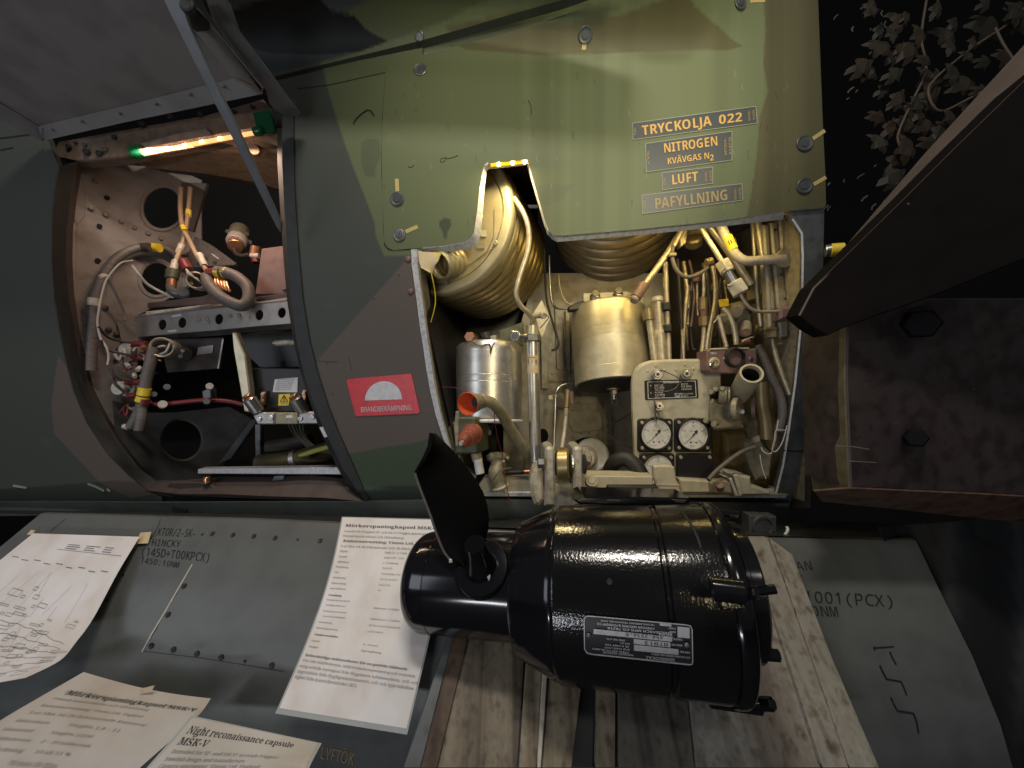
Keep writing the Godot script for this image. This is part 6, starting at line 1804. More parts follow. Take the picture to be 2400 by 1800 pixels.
	ring_part("screw", t, "B", [1815, 1140, 1.04], [1820, 1140, 1.025], 20.0, "steel", 14)
	t = thing("mounting_shelf", "dark shelf plate with white mark behind the grey rail", "shelf", W("B", 1400, 860, 1.16))
	part("plate", plate_m("B", [1310, 640, 1430, 700, 1665, 870, 1660, 890, 1300, 910, 1230, 880], 1.16, 0.01, 0.002), M.wire_grey, t)
	part("white_label", plate_m("B", [1450, 788, 1462, 788, 1525, 832, 1515, 838], 1.158, 0.001, 0.0), M.tag_white, t)
	for q in [[1410, 825], [1490, 865], [1350, 870]]:
		place("rivet", S.rivet, M.wire_dark, t, W("B", q[0], q[1], 1.158), -FWD, 0.006)
	part("edge_bar", plate_m("B", [1830, 1165, 2110, 1130, 2300, 1120, 2300, 1165, 1840, 1195], 1.02, 0.03, 0.002), M.wire_dark, t)
	# terminal group on the bulkhead
	t = thing("terminal_block", "red and cream terminals with yellow-banded grey lead under the rail", "terminal block", W("C", 680, 560, 1.03))
	for q in [[660, 215, 1.02], [610, 470, 1.02]]:
		part("insulator", lathe_m(W("C", q[0], q[1], q[2] + 0.02), -FWD, [[0.0, 0.0], [0.0, 0.022], [0.012, 0.022], [0.014, 0.015], [0.024, 0.014], [0.026, 0.018], [0.036, 0.017], [0.036, 0.0]], 24), M.resistor_white, t)
	for q in [[[625, 165, 1.01], [720, 165, 1.01], 20.0], [[620, 250, 1.01], [700, 262, 1.01], 22.0], [[580, 430, 1.0], [680, 430, 1.0], 22.0], [[590, 525, 1.01], [650, 520, 1.01], 20.0], [[735, 300, 0.99], [750, 240, 0.99], 30.0]]:
		ring_part("red_cap", t, "C", q[0], q[1], q[2], "red_dark", 14)
	part("bus_bar", plate_m("C", [690, 255, 800, 268, 815, 285, 690, 280], 0.985, 0.006, 0.001), M.copper, t)
	part("grey_lead", pipe_m("C", [[770, 190, 0.985], [745, 300, 0.98], [720, 400, 0.98], [700, 500, 0.98], [685, 600, 0.98]], 34.0, 14), M.wire_grey, t)
	ring_part("sleeve", t, "C", [708, 470, 0.978], [696, 520, 0.978], 37.0, "yellow", 16, false, 0.0)
	ring_part("sleeve", t, "C", [694, 530, 0.978], [682, 565, 0.978], 36.0, "yellow", 16, false, 0.0)
	ring_part("sleeve", t, "C", [702, 545, 0.979], [694, 580, 0.979], 34.0, "red_dark", 16, false, 0.0)
	part("tail", pipe_m("C", [[680, 600, 0.98], [640, 680, 0.98], [605, 740, 0.98]], 28.0, 12), M.wire_grey, t)
	part("tail", pipe_m("C", [[685, 600, 0.98], [680, 680, 0.975], [665, 760, 0.975]], 30.0, 12), M.wire_grey, t)
	ring_part("tip", t, "C", [600, 745, 0.98], [560, 735, 0.98], 18.0, "resistor_white", 12)
	part("red_cable", pipe_m("C", [[700, 560, 1.0], [800, 585, 1.01], [950, 570, 1.02], [1120, 555, 1.03], [1280, 562, 1.05], [1390, 585, 1.06]], 16.0, 10), M.red_dark, t)
	for q in [[830, 590, 26], [860, 470, 20], [1135, 570, 20], [1155, 465, 22], [770, 520, 18]]:
		ring_part("clip", t, "C", [q[0], q[1], 1.02], [q[0], q[1] - 8, 0.995], q[2], "resistor_white" if q[2] > 20 else "frame_metal", 16)
	part("clip_post", plate_m("C", [1100, 490, 1160, 470, 1165, 540, 1105, 545], 1.03, 0.02, 0.002), M.frame_metal, t)
	rng.seed = 52
	for k in 14:     # small leads and ferrules crowding the terminals
		var x := rng.randf_range(540, 760)
		var y := rng.randf_range(150, 640)
		var d := rng.randf_range(0.985, 1.02)
		var w := []
		for j in 5:
			w.append([x + j * rng.randf_range(-18, 30), y + j * rng.randf_range(-14, 26), d + 0.006 * sin(j * 2.0 + k)])
		part("small_lead", pipe_m("C", w, rng.randf_range(5, 10), 6), [M.wire_grey, M.wire_dark, M.red_dark, M.wire_white, M.copper][k % 5], t)
	for k in 9:
		var x := rng.randf_range(560, 800)
		var y := rng.randf_range(160, 620)
		ring_part("ferrule", t, "C", [x, y, 1.0], [x + rng.randf_range(-26, 26), y + rng.randf_range(14, 30), 0.992], rng.randf_range(10, 19), ["resistor_white", "red_dark", "copper", "frame_metal"][k % 4], 12)
	# plates and clear lamp in a socket
	t = thing("socket_plate", "grey plate with cream bulb socket and small label under the rail", "socket plate", W("C", 1050, 340, 1.08))
	part("plate", plate_m("C", [800, 130, 1250, 120, 1215, 335, 860, 365, 840, 280], 1.09, 0.01, 0.001), M.primer_dark, t)
	part("edge", band("C", [1246, 130, 1230, 230, 1212, 335], 10.0, 1.088, 0.001), M.rail, t)
	part("label", plate_m("C", [1075, 190, 1180, 172, 1172, 228, 1065, 240], 1.088, 0.001, 0.0), M.plate_silver, t)
	part("socket", lathe_m(W("C", 900, 205, 1.06), W("C", 830, 190, 0.99) - W("C", 900, 205, 1.06), [[0.0, 0.0], [0.0, 0.022], [0.01, 0.024], [0.085, 0.026], [0.088, 0.024], [0.085, 0.021], [0.03, 0.019], [0.03, 0.0]], 32), M.pipe_pale, t)
	ring_part("glass_end", t, "C", [930, 215, 1.065], [1000, 240, 1.06], 48.0, "steel", 20, false, 0.3)
	part("wire", pipe_m("C", [[790, 190, 0.99], [830, 180, 0.98], [870, 190, 1.0]], 7.0, 6), M.wire_white, t)
	part("wire", pipe_m("C", [[790, 240, 0.99], [850, 220, 0.985], [880, 160, 0.99]], 7.0, 6), M.wire_white, t)
	# black equipment box with latches
	t = thing("latched_box", "black equipment box with white data plate, yellow warning label and latches", "equipment box", W("C", 1650, 720, 1.0))
	part("body", plate_m("C", [1420, 330, 1800, 330, 1960, 330, 1960, 640, 1430, 640], 1.03, 0.15, 0.004), M.black_box, t)
	part("top_ledge", plate_m("C", [1340, 100, 1760, 60, 1960, 60, 1960, 330, 1500, 335, 1420, 260], 1.10, 0.06, 0.004), M.black_box, t)
	part("side_frame", plate_m("C", [1305, 85, 1330, 85, 1400, 250, 1430, 480, 1430, 640, 1390, 632, 1350, 400, 1315, 200], 1.0, 0.02, 0.003), M.gold_alu, t)
	part("data_plate", plate_m("C", [1605, 410, 1765, 396, 1760, 500, 1590, 498], 1.028, 0.001, 0.0), M.tag_white, t)
	var dp := MB.new()
	for k in 6:
		text_quad(dp, "Droid Sans", 400, ["APPARATLÅDA", "28 V DC 400 HZ", "M3955-37 SERIE", "BRYT SPÄNNING", "FÖRE ÖPPNING", "VIKT 12,5 KG"][k], "C", Vector2(1625 - k * 4, 418 + k * 14), Vector2(1740 - k * 5, 410 + k * 14.5), Vector2(1625 - k * 4, 409 + k * 14), 1.027, 0.0004)
	part("print", dp, M.ink_grey, t)
	part("warning_label", plate_m("C", [1632, 514, 1712, 510, 1700, 590, 1628, 592], 1.028, 0.001, 0.0), M.yellow, t)
	part("warning_triangle", band("C", [1668, 522, 1692, 562, 1642, 562, 1668, 522], 6.0, 1.0265, 0.0004), M.ink, t)
	part("warning_bolt", band("C", [1670, 534, 1664, 546, 1672, 546, 1666, 558], 4.0, 1.0265, 0.0004), M.ink, t)
	part("warning_line", band("C", [1640, 574, 1692, 572], 8.0, 1.0265, 0.0004), M.tick_paint, t)
	for q in [[1450, 590, 1400, 530], [1760, 590, 1720, 530]]:
		ring_part("latch", t, "C", [q[0] + 45, q[1] + 45, 1.0], [q[2] + 25, q[3] + 10, 0.985], 42.0, "steel", 20, false, 0.2)
		ring_part("latch", t, "C", [q[2] + 25, q[3] + 10, 0.985], [q[2] + 5, q[3] - 10, 0.98], 30.0, "copper", 8, true)
		part("latch_arm", plate_m("C", [q[0] - 55, q[1] - 55, q[0] - 30, q[1] - 65, q[0] + 60, q[1] + 60, q[0] + 30, q[1] + 50], 1.005, 0.008, 0.001), M.frame_metal, t)
	for q in [[1508, 495, 1545, 492, 1530, 590, 1500, 590], [1792, 485, 1825, 482, 1818, 590, 1785, 590]]:
		part("latch_strap", plate_m("C", q, 1.02, 0.008, 0.002), M.copper, t)
		for k in [0.2, 0.7]:
			place("screw", S.screw, M.gold_alu, t, W("C", lerpf(q[0] + 15, q[6] + 15, k), lerpf(q[1], q[7], k), 1.02), -FWD, 0.005)
	part("base_bar", plate_m("C", [1450, 660, 1500, 640, 1605, 640, 1600, 722, 1482, 722], 0.99, 0.02, 0.003), M.rail, t)
	part("base_bar", plate_m("C", [1608, 642, 1765, 640, 1760, 720, 1604, 720], 0.985, 0.02, 0.002), M.khaki, t)
	part("base_bar", plate_m("C", [1768, 640, 1880, 632, 1960, 640, 1960, 718, 1762, 720], 0.99, 0.02, 0.003), M.rail, t)
	part("white_label", plate_m("C", [1683, 660, 1728, 658, 1728, 676, 1683, 678], 0.984, 0.001, 0.0), M.tag_white, t)
	for q in [[1498, 685], [1580, 675], [1782, 682], [1865, 672]]:
		place("screw", S.screw, M.steel, t, W("C", q[0], q[1], 0.989), -FWD, 0.0065)
	part("handle_rod", pipe_m("C", [[1610, 165, 1.05], [1640, 158, 1.05], [1900, 150, 1.05]], 20.0, 12, 3), M.pipe_pale, t)
	# cable bundle and lower bar
	t = thing("cable_bundle", "greenish brown bundled cable with silver clamp low in the wiring bay", "cable bundle", W("C", 1750, 1000, 1.15))
	part("sleeve", pipe_m("C", [[1500, 990, 1.17], [1650, 975, 1.16], [1800, 950, 1.14], [1950, 910, 1.12], [2100, 860, 1.10]], 62.0, 16), mat("bundle", lin(0.10, 0.085, 0.035), 0.6, 0.0, "dirt", 8.0), t)
	ring_part("clamp", t, "C", [1735, 965, 1.14], [1765, 958, 1.14], 66.0, "rail", 20, false, 0.0)
	part("yellow_lead", pipe_m("C", [[1780, 940, 1.08], [1880, 905, 1.07], [2000, 870, 1.06]], 18.0, 10), mat("lead_green", lin(0.38, 0.38, 0.08), 0.5, 0.0, ""), t)
	part("dark_sleeve", pipe_m("C", [[1560, 880, 1.2], [1700, 860, 1.2], [1850, 830, 1.2]], 48.0, 14), M.primer_dark, t)
	for k in 5:
		part("loose_wire", pipe_m("C", [[1700 + k * 25, 720, 1.1], [1740 + k * 18, 790, 1.12], [1800 + k * 14, 850, 1.13], [1850 + k * 20, 900, 1.12]], 7.0, 6), M.wire_grey if k % 2 else M.valve_green, t)
	t = thing("floor_bar", "pale grey flat bar lying along the wiring bay's floor", "bar", W("C", 1560, 1070, 1.0))
	part("bar", plate_m("C", [1070, 1032, 2050, 1018, 2080, 1070, 1068, 1064], 1.0, 0.03, 0.002), M.plate_silver, t)
	for q in [[1600, 1080, 1670, 1075, 1660, 1130, 1575, 1130], [1960, 1110, 2040, 1105, 1990, 1175, 1920, 1175]]:
		part("floor_clip", plate_m("C", q, 1.02, 0.01, 0.001), M.strut, t)
	ring_part("stud", t, "C", [1135, 1085, 1.0], [1135, 1130, 1.0], 22.0, "copper", 14)
	part("floor_lug", plate_m("C", [1730, 1160, 1850, 1150, 1900, 1190, 1880, 1230, 1720, 1200], 1.0, 0.02, 0.004), M.primer_dark, t)
	part("floor_strip", plate_m("C", [880, 1120, 1120, 1120, 1250, 1180, 1740, 1190, 2060, 1200, 2060, 1260, 800, 1215], func(u, v): return skin(u, minf(v, 1160.0)) + 0.02, 0.02, 0.003), M.primer_dark, t)

func lid() -> void:
	var f := func(_u, v): return 1.0 / lerpf(1.0 / 0.62, 1.0 / 0.885, clampf(v / 330.0, -0.35, 1.1))
	var t := thing("bay_lid", "raised grey-brown bay lid seen from inside, hinged above the tube lamp", "lid", Q(330, 330, 0.88))
	part("inner_skin", plate_m("A", [-1300, -320, 1190, -320, 1240, 60, 1400, 200, 1735, 578, 930, 782, 285, 935, -310, 570, -1300, 100], f, 0.012, 0.002), M.lid_inner, t)
	part("lower_flange", strip("A", [285, 935, 930, 782, 1735, 578], [310, 1045, 930, 905, 1945, 695], func(u, v): return f.call(u, v) - 0.002, func(u, v): return f.call(u, v) - 0.016), M.lid_inner, t)
	part("side_flange", strip("A", [-1300, 100, -310, 570, 285, 935], [-1300, 260, -320, 720, 310, 1045], func(u, v): return f.call(u, v) - 0.002, func(u, v): return f.call(u, v) - 0.012), M.lid_inner, t)
	part("end_flange", strip("A", [1240, -320, 1290, 20, 1400, 165, 1735, 578], [1395, -320, 1450, 50, 1530, 150, 1945, 690], func(u, v): return f.call(u, v) - 0.002, func(u, v): return f.call(u, v) - 0.014), M.lid_inner, t)
	part("edge_line", band("A", [1410, 10, 1500, 110, 1700, 350, 1945, 650, 1940, 690, 1830, 620, 1735, 578], 9.0, func(u, v): return f.call(u, v) - 0.0165, 0.001), M.rail, t)
	part("edge_line", band("A", [265, 945, 290, 1000, 312, 1040], 14.0, func(u, v): return f.call(u, v) - 0.017, 0.001), M.rail, t)
	part("channel", strip("A", [1460, -100, 1540, 80, 1700, 270, 1980, 640, 2010, 760], [1520, -100, 1600, 80, 1760, 290, 2020, 640, 2050, 760], func(u, v): return f.call(u, v) + 0.004, func(u, v): return f.call(u, v) + 0.004), M.seam, t)
	part("hinge_arm", plate_m("A", [1540, -120, 1640, -60, 1720, 160, 1900, 400, 2060, 620, 2190, 790, 2150, 815, 2060, 800, 1990, 760, 1960, 660, 1700, 320, 1570, 140, 1500, -60], func(u, v): return f.call(u, v) + 0.0, 0.02, 0.003), M.strut, t)
	part("hinge_foot", plate_m("A", [2000, 790, 2190, 800, 2160, 870, 2090, 900, 2010, 860], 0.885, 0.03, 0.004), M.dark_frame, t)
	part("latch_block", plate_m("A", [1180, -60, 1260, -60, 1330, 40, 1420, 30, 1500, 110, 1500, 160, 1400, 175, 1300, 90], func(u, v): return f.call(u, v) - 0.02, 0.015, 0.004), M.dark_frame, t)
	rivets(t, "A", [1650, 640, 1400, 700, 1150, 770, 880, 840, 600, 900, 380, 960], func(u, v): return f.call(u, v) - 0.010, 0.004, M.lid_inner)
	t = thing("prop_strut", "flat grey prop strut holding the bay lid open", "prop", Q(665, 545, 0.86))
	var sf := func(_u, v): return 1.0 / lerpf(1.0 / 0.585, 1.0 / 0.83, clampf(v / 545.0, -0.2, 1.05))
	part("bar", plate_m("A", [1190, -40, 1330, -40, 1400, 180, 1520, 440, 1640, 700, 1765, 950, 1900, 1250, 2082, 1640, 2078, 1720, 2045, 1680, 1700, 985, 1560, 710, 1420, 430, 1250, 90], sf, 0.006, 0.0015), M.strut, t)
	part("bolt", lathe_m(W("A", 1405, 60, 0.59), -FWD, [[0.0, 0.0], [0.0, 0.011], [0.006, 0.011], [0.008, 0.009], [0.008, 0.0]], 20), M.dark_frame, t)

func wood_d(_u: float, v: float) -> float:
	return 1.0 / lerpf(1.0 / 0.80, 1.0 / 0.575, (v - 1270.0) / 530.0)

func pod_body() -> void:
	var t := thing("recon_pod", "dark grey aircraft pod with rivet holes and faded stencils under the papers", "aircraft pod", Q(900, 1500, 0.9))
	var m := MB.new()
	sheet(m, PackedVector2Array([Vector2(95, 1204), Vector2(600, 1218), Vector2(1000, 1236), Vector2(1400, 1256), Vector2(1860, 1262), Vector2(2146, 1266), Vector2(2210, 1400), Vector2(2280, 1540), Vector2(2345, 1700), Vector2(2420, 1960), Vector2(-420, 1960), Vector2(-420, 1530), Vector2(0, 1282)]), [], pod, 0.01, 50.0)
	part("shell", m, M.pod, t)
	var pf := func(u, v): return pod(u, v) - 0.0006
	m = MB.new()
	quad(m, Q(-420, 1190, 1.0), Q(2146, 1225, 1.0), Q(2146, 1266, 0.805), Q(95, 1204, 0.845), UPV)
	part("top_flange", m, M.pod_dark, t)
	rivets(t, "I", [1270, 258, 1393, 265, 1518, 272, 1645, 283, 1915, 300, 1100, 570, 1005, 742, 905, 928, 1038, 950, 1178, 975, 1323, 997, 1625, 1045], pf, 0.0045, M.rubber, "rivet_hole", "hole")
	rivets(t, "I", [1780, 293, 1465, 1020, 735, 505, 640, 655, 1210, 262], pf, 0.0024, M.rubber, "rivet_hole", "hole")
	part("scratch", band("I", [1245, 240, 1180, 380, 1150, 440], 3.0, pf, 0.0003), mat("scratch_dim", lin(0.15, 0.16, 0.16), 0.6, 0.0, ""), t)
	part("scratch", band("I", [1150, 440, 1000, 700, 905, 860, 848, 965], 7.0, pf, 0.0003), M.pipe_pale, t)
	part("panel_line", band("I", [390, 170, 300, 245], 3.0, pf, 0.0003), M.stencil, t)
	part("panel_line", band("I", [960, 170, 940, 230, 900, 290], 3.0, pf, 0.0003), M.stencil, t)
	part("panel_line", band("I", [860, 960, 1200, 1000, 1640, 1070, 1700, 1080], 4.0, pf, 0.0003), M.pod_dark, t)
	# stencilled lettering
	for w in [["KTOR/2-SK-", 940, 268, 1160, 278, 955, 222], ["HINCKY", 905, 330, 1075, 338, 915, 290], ["(145D+T00KPCX)", 845, 388, 1245, 425, 855, 338], ["1450:10NM", 838, 432, 1065, 462, 848, 398]]:
		m = MB.new()
		text_quad(m, "Droid Sans Mono", 700, w[0], "I", Vector2(w[1], w[2]), Vector2(w[3], w[4]), Vector2(w[5], w[6]), pod, 0.0008)
		part("stencil_lettering", m, M.stencil, t)
	for w in [["SPAN", 270, 915, 425, 905, 258, 870], ["T", 365, 945, 378, 943, 362, 932], ["1001(PCX)", 392, 1062, 815, 1085, 385, 1005], ["10NM", 380, 1128, 552, 1132, 368, 1078]]:
		m = MB.new()
		text_quad(m, "Droid Sans Mono", 700, w[0], "N", Vector2(w[1], w[2]), Vector2(w[3], w[4]), Vector2(w[5], w[6]), pod, 0.0008)
		part("stencil_lettering", m, M.stencil, t)
	m = MB.new()
	text_quad(m, "Droid Sans", 400, "LYFTÖK", "O", Vector2(751, 1778), Vector2(828, 1793), Vector2(756, 1750), pod, 0.0008)
	part("yellow_lettering", m, M.letter_faded, t)
	# the piano hinge on its far side
	for q in [[720, 1285, 820, 1278], [725, 1276, 727, 1296], [800, 1302, 812, 1330, 832, 1366], [752, 1368, 766, 1400, 785, 1436, 855, 1448, 870, 1480, 882, 1514], [805, 1524, 818, 1555, 838, 1590, 915, 1602, 930, 1640, 940, 1700]]:
		part("hinge_gap", band("N", q, 8.0, pf, 0.0003), M.stencil, t)
	t = thing("black_cloth", "dark cloth cover hanging beyond the pod", "cloth", Q(2330, 1700, 0.7))
	m = MB.new()
	var rows := []
	for i in 16:
		var r := []
		for j in 20:
			var u0 := lerpf(2060.0, 2360.0, i / 15.0)
			var v0 := lerpf(1235.0, 1960.0, i / 15.0)
			var x := j / 19.0
			r.append(Q(u0 + x * 560.0, v0 - x * 40.0, 0.80 - 0.004 * i + 0.03 * sin(x * 14.0 + i * 0.5) + 0.02 * sin(x * 5.0 - i * 0.3) - x * 0.05))
		rows.append(r)
	surf(m, rows, 0.002)
	part("fabric", m, M.cloth, t)

func stand() -> void:
	# weathered boards lying against the pod under the generator
	var defs := [
		["metal_strip", [1052, 1482, 1066, 1482, 985, 1800, 945, 1800], "frame_metal", "narrow grey metal strip along the boards' papers side", 0.006],
		["wood_plank", [1068, 1470, 1104, 1470, 1024, 1800, 987, 1800], "plank0", "thin dark brown plank next to the grey metal strip", 0.0],
		["wood_plank", [1106, 1400, 1238, 1400, 1212, 1800, 1026, 1800], "plank1", "wide pale plank with dark knot streaks below the hub", 0.003],
		["wood_plank", [1242, 1420, 1278, 1420, 1257, 1800, 1216, 1800], "plank2", "narrow pale plank between the wide plank and the white strip", 0.001],
		["white_batten", [1281, 1420, 1294, 1420, 1268, 1800, 1259, 1800], "pipe_pale", "thin white batten between two pale planks", -0.004],
		["wood_plank", [1298, 1420, 1385, 1420, 1340, 1800, 1271, 1800], "plank2", "glossy yellowish plank under the generator's front edge", 0.002],
		["gap_shade_sheet", [1380, 1480, 1460, 1480, 1470, 1800, 1330, 1800], "black_box", "added black sheet for the shade in the gap between the planks", 0.014],  # black sheet added below the gap to keep it dark
		["wood_plank", [1402, 1500, 1444, 1500, 1442, 1800, 1396, 1800], "plank1", "slim pale plank beside the dark gap", 0.003],
		["wood_plank", [1450, 1500, 1598, 1500, 1628, 1800, 1450, 1800], "plank3", "wide grey plank with painted shade beneath the generator's middle", 0.002],
		["wood_plank", [1602, 1500, 1700, 1330, 1790, 1330, 1925, 1800, 1632, 1800], "plank4", "widest worn whitish plank under the generator's rear", 0.001],
		["wood_rail", [1752, 1262, 1800, 1262, 1830, 1340, 1990, 1800, 1930, 1800, 1800, 1400], "plank4", "inner weathered edge rail of the boards", -0.006],
		["wood_rail", [1805, 1262, 1858, 1300, 1950, 1540, 2062, 1800, 1994, 1800, 1834, 1340], "plank4", "outermost weathered edge rail of the boards", -0.010],
	]
	for q in defs:
		var m := MB.new()
		var poly := px("O", q[1])
		var off: float = q[4]
		var f := func(u, v): return wood_d(u, v) + off
		var e := wood_uv(m, poly, f, 0.012)
		if q[0] == "wood_plank":
			solo(q[0], m, M[q[2]], q[3], "plank", "weathered planks under the generator")
		elif q[0] == "wood_rail":
			solo(q[0], m, M[q[2]], q[3], "rail", "edge rails of the boards")
		else:
			solo(q[0], m, M[q[2]], q[3], {"white_batten": "batten", "gap_shade_sheet": "board"}.get(q[0], "metal strip"))

func wood_uv(m: MB, poly: PackedVector2Array, f, th: float) -> int:
	var n0 := m.v.size()
	plate(m, poly, f, th, 0.0012)
	for i in range(n0, m.v.size()):
		var q := m.v[i] - EYE
		m.t[i] = Vector2(q.dot(RT), q.dot(UPV) * 0.7 - q.dot(FWD) * 0.7)
	return n0

func generator() -> void:
	var p1 := Q(1316, 1376, 0.635)
	var p2 := Q(1772, 1400, 0.57)
	var a := (p2 - p1).normalized()
	var L := 0.232
	var t := thing("air_generator", "glossy black ram-air generator with one propeller blade and data plate", "generator", p1.lerp(p2, 0.4) - Vector3(0, 0.131, 0))
	part("housing", lathe_m(p1, a, [[-0.004, 0.0], [-0.004, 0.1255], [0.0, 0.1285], [0.004, 0.1295], [L - 0.085, 0.1305], [L - 0.082, 0.1275], [L - 0.078, 0.1275], [L - 0.075, 0.1310], [L - 0.01, 0.1315], [L - 0.004, 0.1300], [L - 0.004, 0.0]], 96), M.gen_black, t)
	part("front_ring", lathe_m(p1, a, [[-0.068, 0.0], [-0.068, 0.0985], [-0.064, 0.1030], [-0.054, 0.1055], [-0.048, 0.1085], [-0.030, 0.1160], [-0.012, 0.1235], [-0.005, 0.1265], [-0.001, 0.1265], [-0.001, 0.0]], 96), M.gen_smooth, t)
	part("end_flange", lathe_m(p1, a, [[L - 0.005, 0.0], [L - 0.005, 0.1335], [L - 0.001, 0.1350], [L + 0.010, 0.1345], [L + 0.014, 0.1310], [L + 0.020, 0.118], [L + 0.022, 0.0]], 96), M.gen_smooth, t)
	part("rear_cap", lathe_m(p1 + UPV * 0.012, a, [[L + 0.01, 0.0], [L + 0.01, 0.098], [L + 0.026, 0.098], [L + 0.028, 0.094], [L + 0.040, 0.094], [L + 0.044, 0.088], [L + 0.050, 0.070], [L + 0.050, 0.0]], 72), M.gen_smooth, t)
	# spinner hub with rounded nose
	var hp := [[-0.262, 0.0], [-0.262, 0.050]]
	for i in 9:
		var x := PI / 2 * i / 8.0
		hp.append([-0.262 + 0.032 * (1.0 - cos(x)), 0.050 + 0.032 * sin(x)])
	hp.append_array([[-0.214, 0.0822], [-0.2132, 0.0814], [-0.2122, 0.0814], [-0.2114, 0.0824], [-0.098, 0.0832], [-0.072, 0.0832], [-0.070, 0.0815], [-0.066, 0.0815], [-0.066, 0.0]])
	part("hub", lathe_m(p1, a, hp, 96), M.gen_smooth, t)
	# blade root: collar and disc standing on the hub
	var hf := round_depth(p1, a, 0.083)
	var rp := on(hf, 1128.0, 1330.0)
	var ar := p1 + a * (rp - p1).dot(a)
	var rd := (rp - ar).normalized()
	var rootd := (rd + UPV * 0.55).normalized()
	part("root_disc", lathe_m(ar + rd * 0.07, rd, [[0.0, 0.0], [0.0, 0.044], [0.014, 0.044], [0.0165, 0.042], [0.018, 0.026], [0.018, 0.0]], 56), M.gen_smooth, t)
	part("root_collar", lathe_m(ar + rd * 0.078, rootd, [[0.0, 0.0], [0.0, 0.026], [0.014, 0.025], [0.026, 0.020], [0.045, 0.017], [0.06, 0.016], [0.06, 0.0]], 44), M.gen_smooth, t)
	# blade: a twisted, cambered sheet between its two edges
	var lh := [[255, 52], [236, 165], [185, 262], [112, 362], [140, 450], [182, 560], [232, 690], [268, 800], [305, 900], [345, 985], [395, 1045], [470, 1080]]
	var rh := [[268, 50], [330, 110], [395, 175], [445, 230], [520, 325], [585, 415], [640, 510], [672, 610], [684, 710], [678, 810], [640, 920], [560, 1060]]
	var rows := []
	for i in lh.size():
		var s := float(i) / (lh.size() - 1)
		var dl := lerpf(0.600, 0.602, s)
		var dr := lerpf(0.660, 0.618, s)
		var pl := W("Y", lh[i][0], lh[i][1], dl)
		var pr := W("Y", rh[i][0], rh[i][1], dr)
		var r := []
		for j in 11:
			var x := j / 10.0
			r.append(pl.lerp(pr, x) - FWD * 0.010 * sin(PI * x) * (0.4 + 0.6 * s))
		rows.append(r)
	var m := MB.new()
	surf(m, rows, 0.007)
	part("blade", m, M.blade, t)
	m = MB.new()
	var edge := []
	for i in range(3, lh.size() - 1):
		var s := float(i) / (lh.size() - 1)
		edge.append(W("Y", lh[i][0] - 3, lh[i][1], lerpf(0.600, 0.602, s)))
	tube(m, edge, 0.0020, 8, 3)
	part("blade_rim_light", m, M.wire_grey, t, "grey line painted for the lit rim of the blade")  # grey tube stands for light caught along the blade's rim
	part("edge_chip", plate_m("Y", [372, 1030, 395, 1036, 400, 1060, 372, 1062], 0.598, 0.004, 0.001), M.pipe_pale, t)
	part("disc_chip", plate_m("Y", [650, 1145, 690, 1135, 695, 1170, 685, 1205], func(u, v): return hf.call(u, v) - 0.012, 0.003, 0.001), M.plate_silver, t)
	# mounting pad on top, lugs and bolts
	var gf := round_depth(p1, a, 0.1315)
	part("mount_pad", plate_m("K", [960, 400, 1020, 378, 1130, 382, 1600, 392, 1606, 418, 1560, 436, 1000, 428], 0.655, 0.06, 0.004), M.gen_smooth, t)
	for q in [[1145, 398, 1220, 400, 1220, 412, 1145, 410], [1500, 398, 1580, 402, 1570, 420, 1520, 415]]:
		part("pad_slot", plate_m("K", q, 0.653, 0.004, 0.001), M.rubber, t)
	var bolt := func(x0, y0, x1, y1, dd, r, hexed):
		ring_part("bolt" if hexed else "lug", t, "K", [x0, y0, dd], [x1, y1, dd - 0.012], r, "gen_smooth", 6 if hexed else 20, hexed, 0.18)
	bolt.call(1600, 462, 1760, 468, 0.60, 30.0, false)
	bolt.call(1750, 468, 1870, 480, 0.59, 20.0, true)
	bolt.call(1710, 880, 1905, 905, 0.445, 62.0, false)
	bolt.call(1890, 905, 1965, 910, 0.44, 34.0, true)
	bolt.call(1900, 905, 2070, 885, 0.50, 24.0, true)
	bolt.call(1900, 1235, 2092, 1250, 0.51, 30.0, true)
	bolt.call(1700, 1480, 1990, 1520, 0.55, 46.0, false)
	bolt.call(1990, 1510, 2056, 1515, 0.535, 34.0, true)
	part("lug_pad", plate_m("K", [1755, 945, 1890, 930, 1895, 1000, 1800, 1012, 1760, 1000], func(u, v): return gf.call(u, v) - 0.006, 0.012, 0.003), M.gen_black, t)
	part("foot_pad", plate_m("K", [1030, 1388, 1310, 1430, 1320, 1450, 1050, 1412], func(u, v): return 0.60, 0.05, 0.003), M.gen_smooth, t)
	part("foot_flange", plate_m("K", [1800, 1522, 2000, 1545, 2005, 1562, 1880, 1550], 0.545, 0.03, 0.002), M.gen_smooth, t)
	part("strap_seam", band("K", [1560, 470, 1600, 520, 1640, 600, 1660, 660], 12.0, func(u, v): return gf.call(u, v) - 0.0005, 0.0006), M.seam, t)
	place("drain_hole", S.hole, M.seam, t, on(gf, 930 + 1160 * 0.4295, 1000 + 845 * 0.4295), nrm(gf, 930 + 1160 * 0.4295, 1000 + 845 * 0.4295), 0.0042)
	# data plate, fixed upside down
	var q1 := PackedVector2Array([Vector2(480, 250), Vector2(1410, 322), Vector2(1420, 655), Vector2(490, 560)])
	var df := func(u, v): return gf.call(u, v) - 0.0022
	var pl := part("data_plate", plate_m("X", [472, 262, 480, 238, 505, 234, 1385, 316, 1408, 325, 1416, 350, 1422, 640, 1412, 662, 1390, 660, 520, 572, 490, 562, 476, 535], func(u, v): return gf.call(u, v) - 0.0016, 0.0014, 0.0004), M.gauge_black, t, "black data plate fixed upside down")
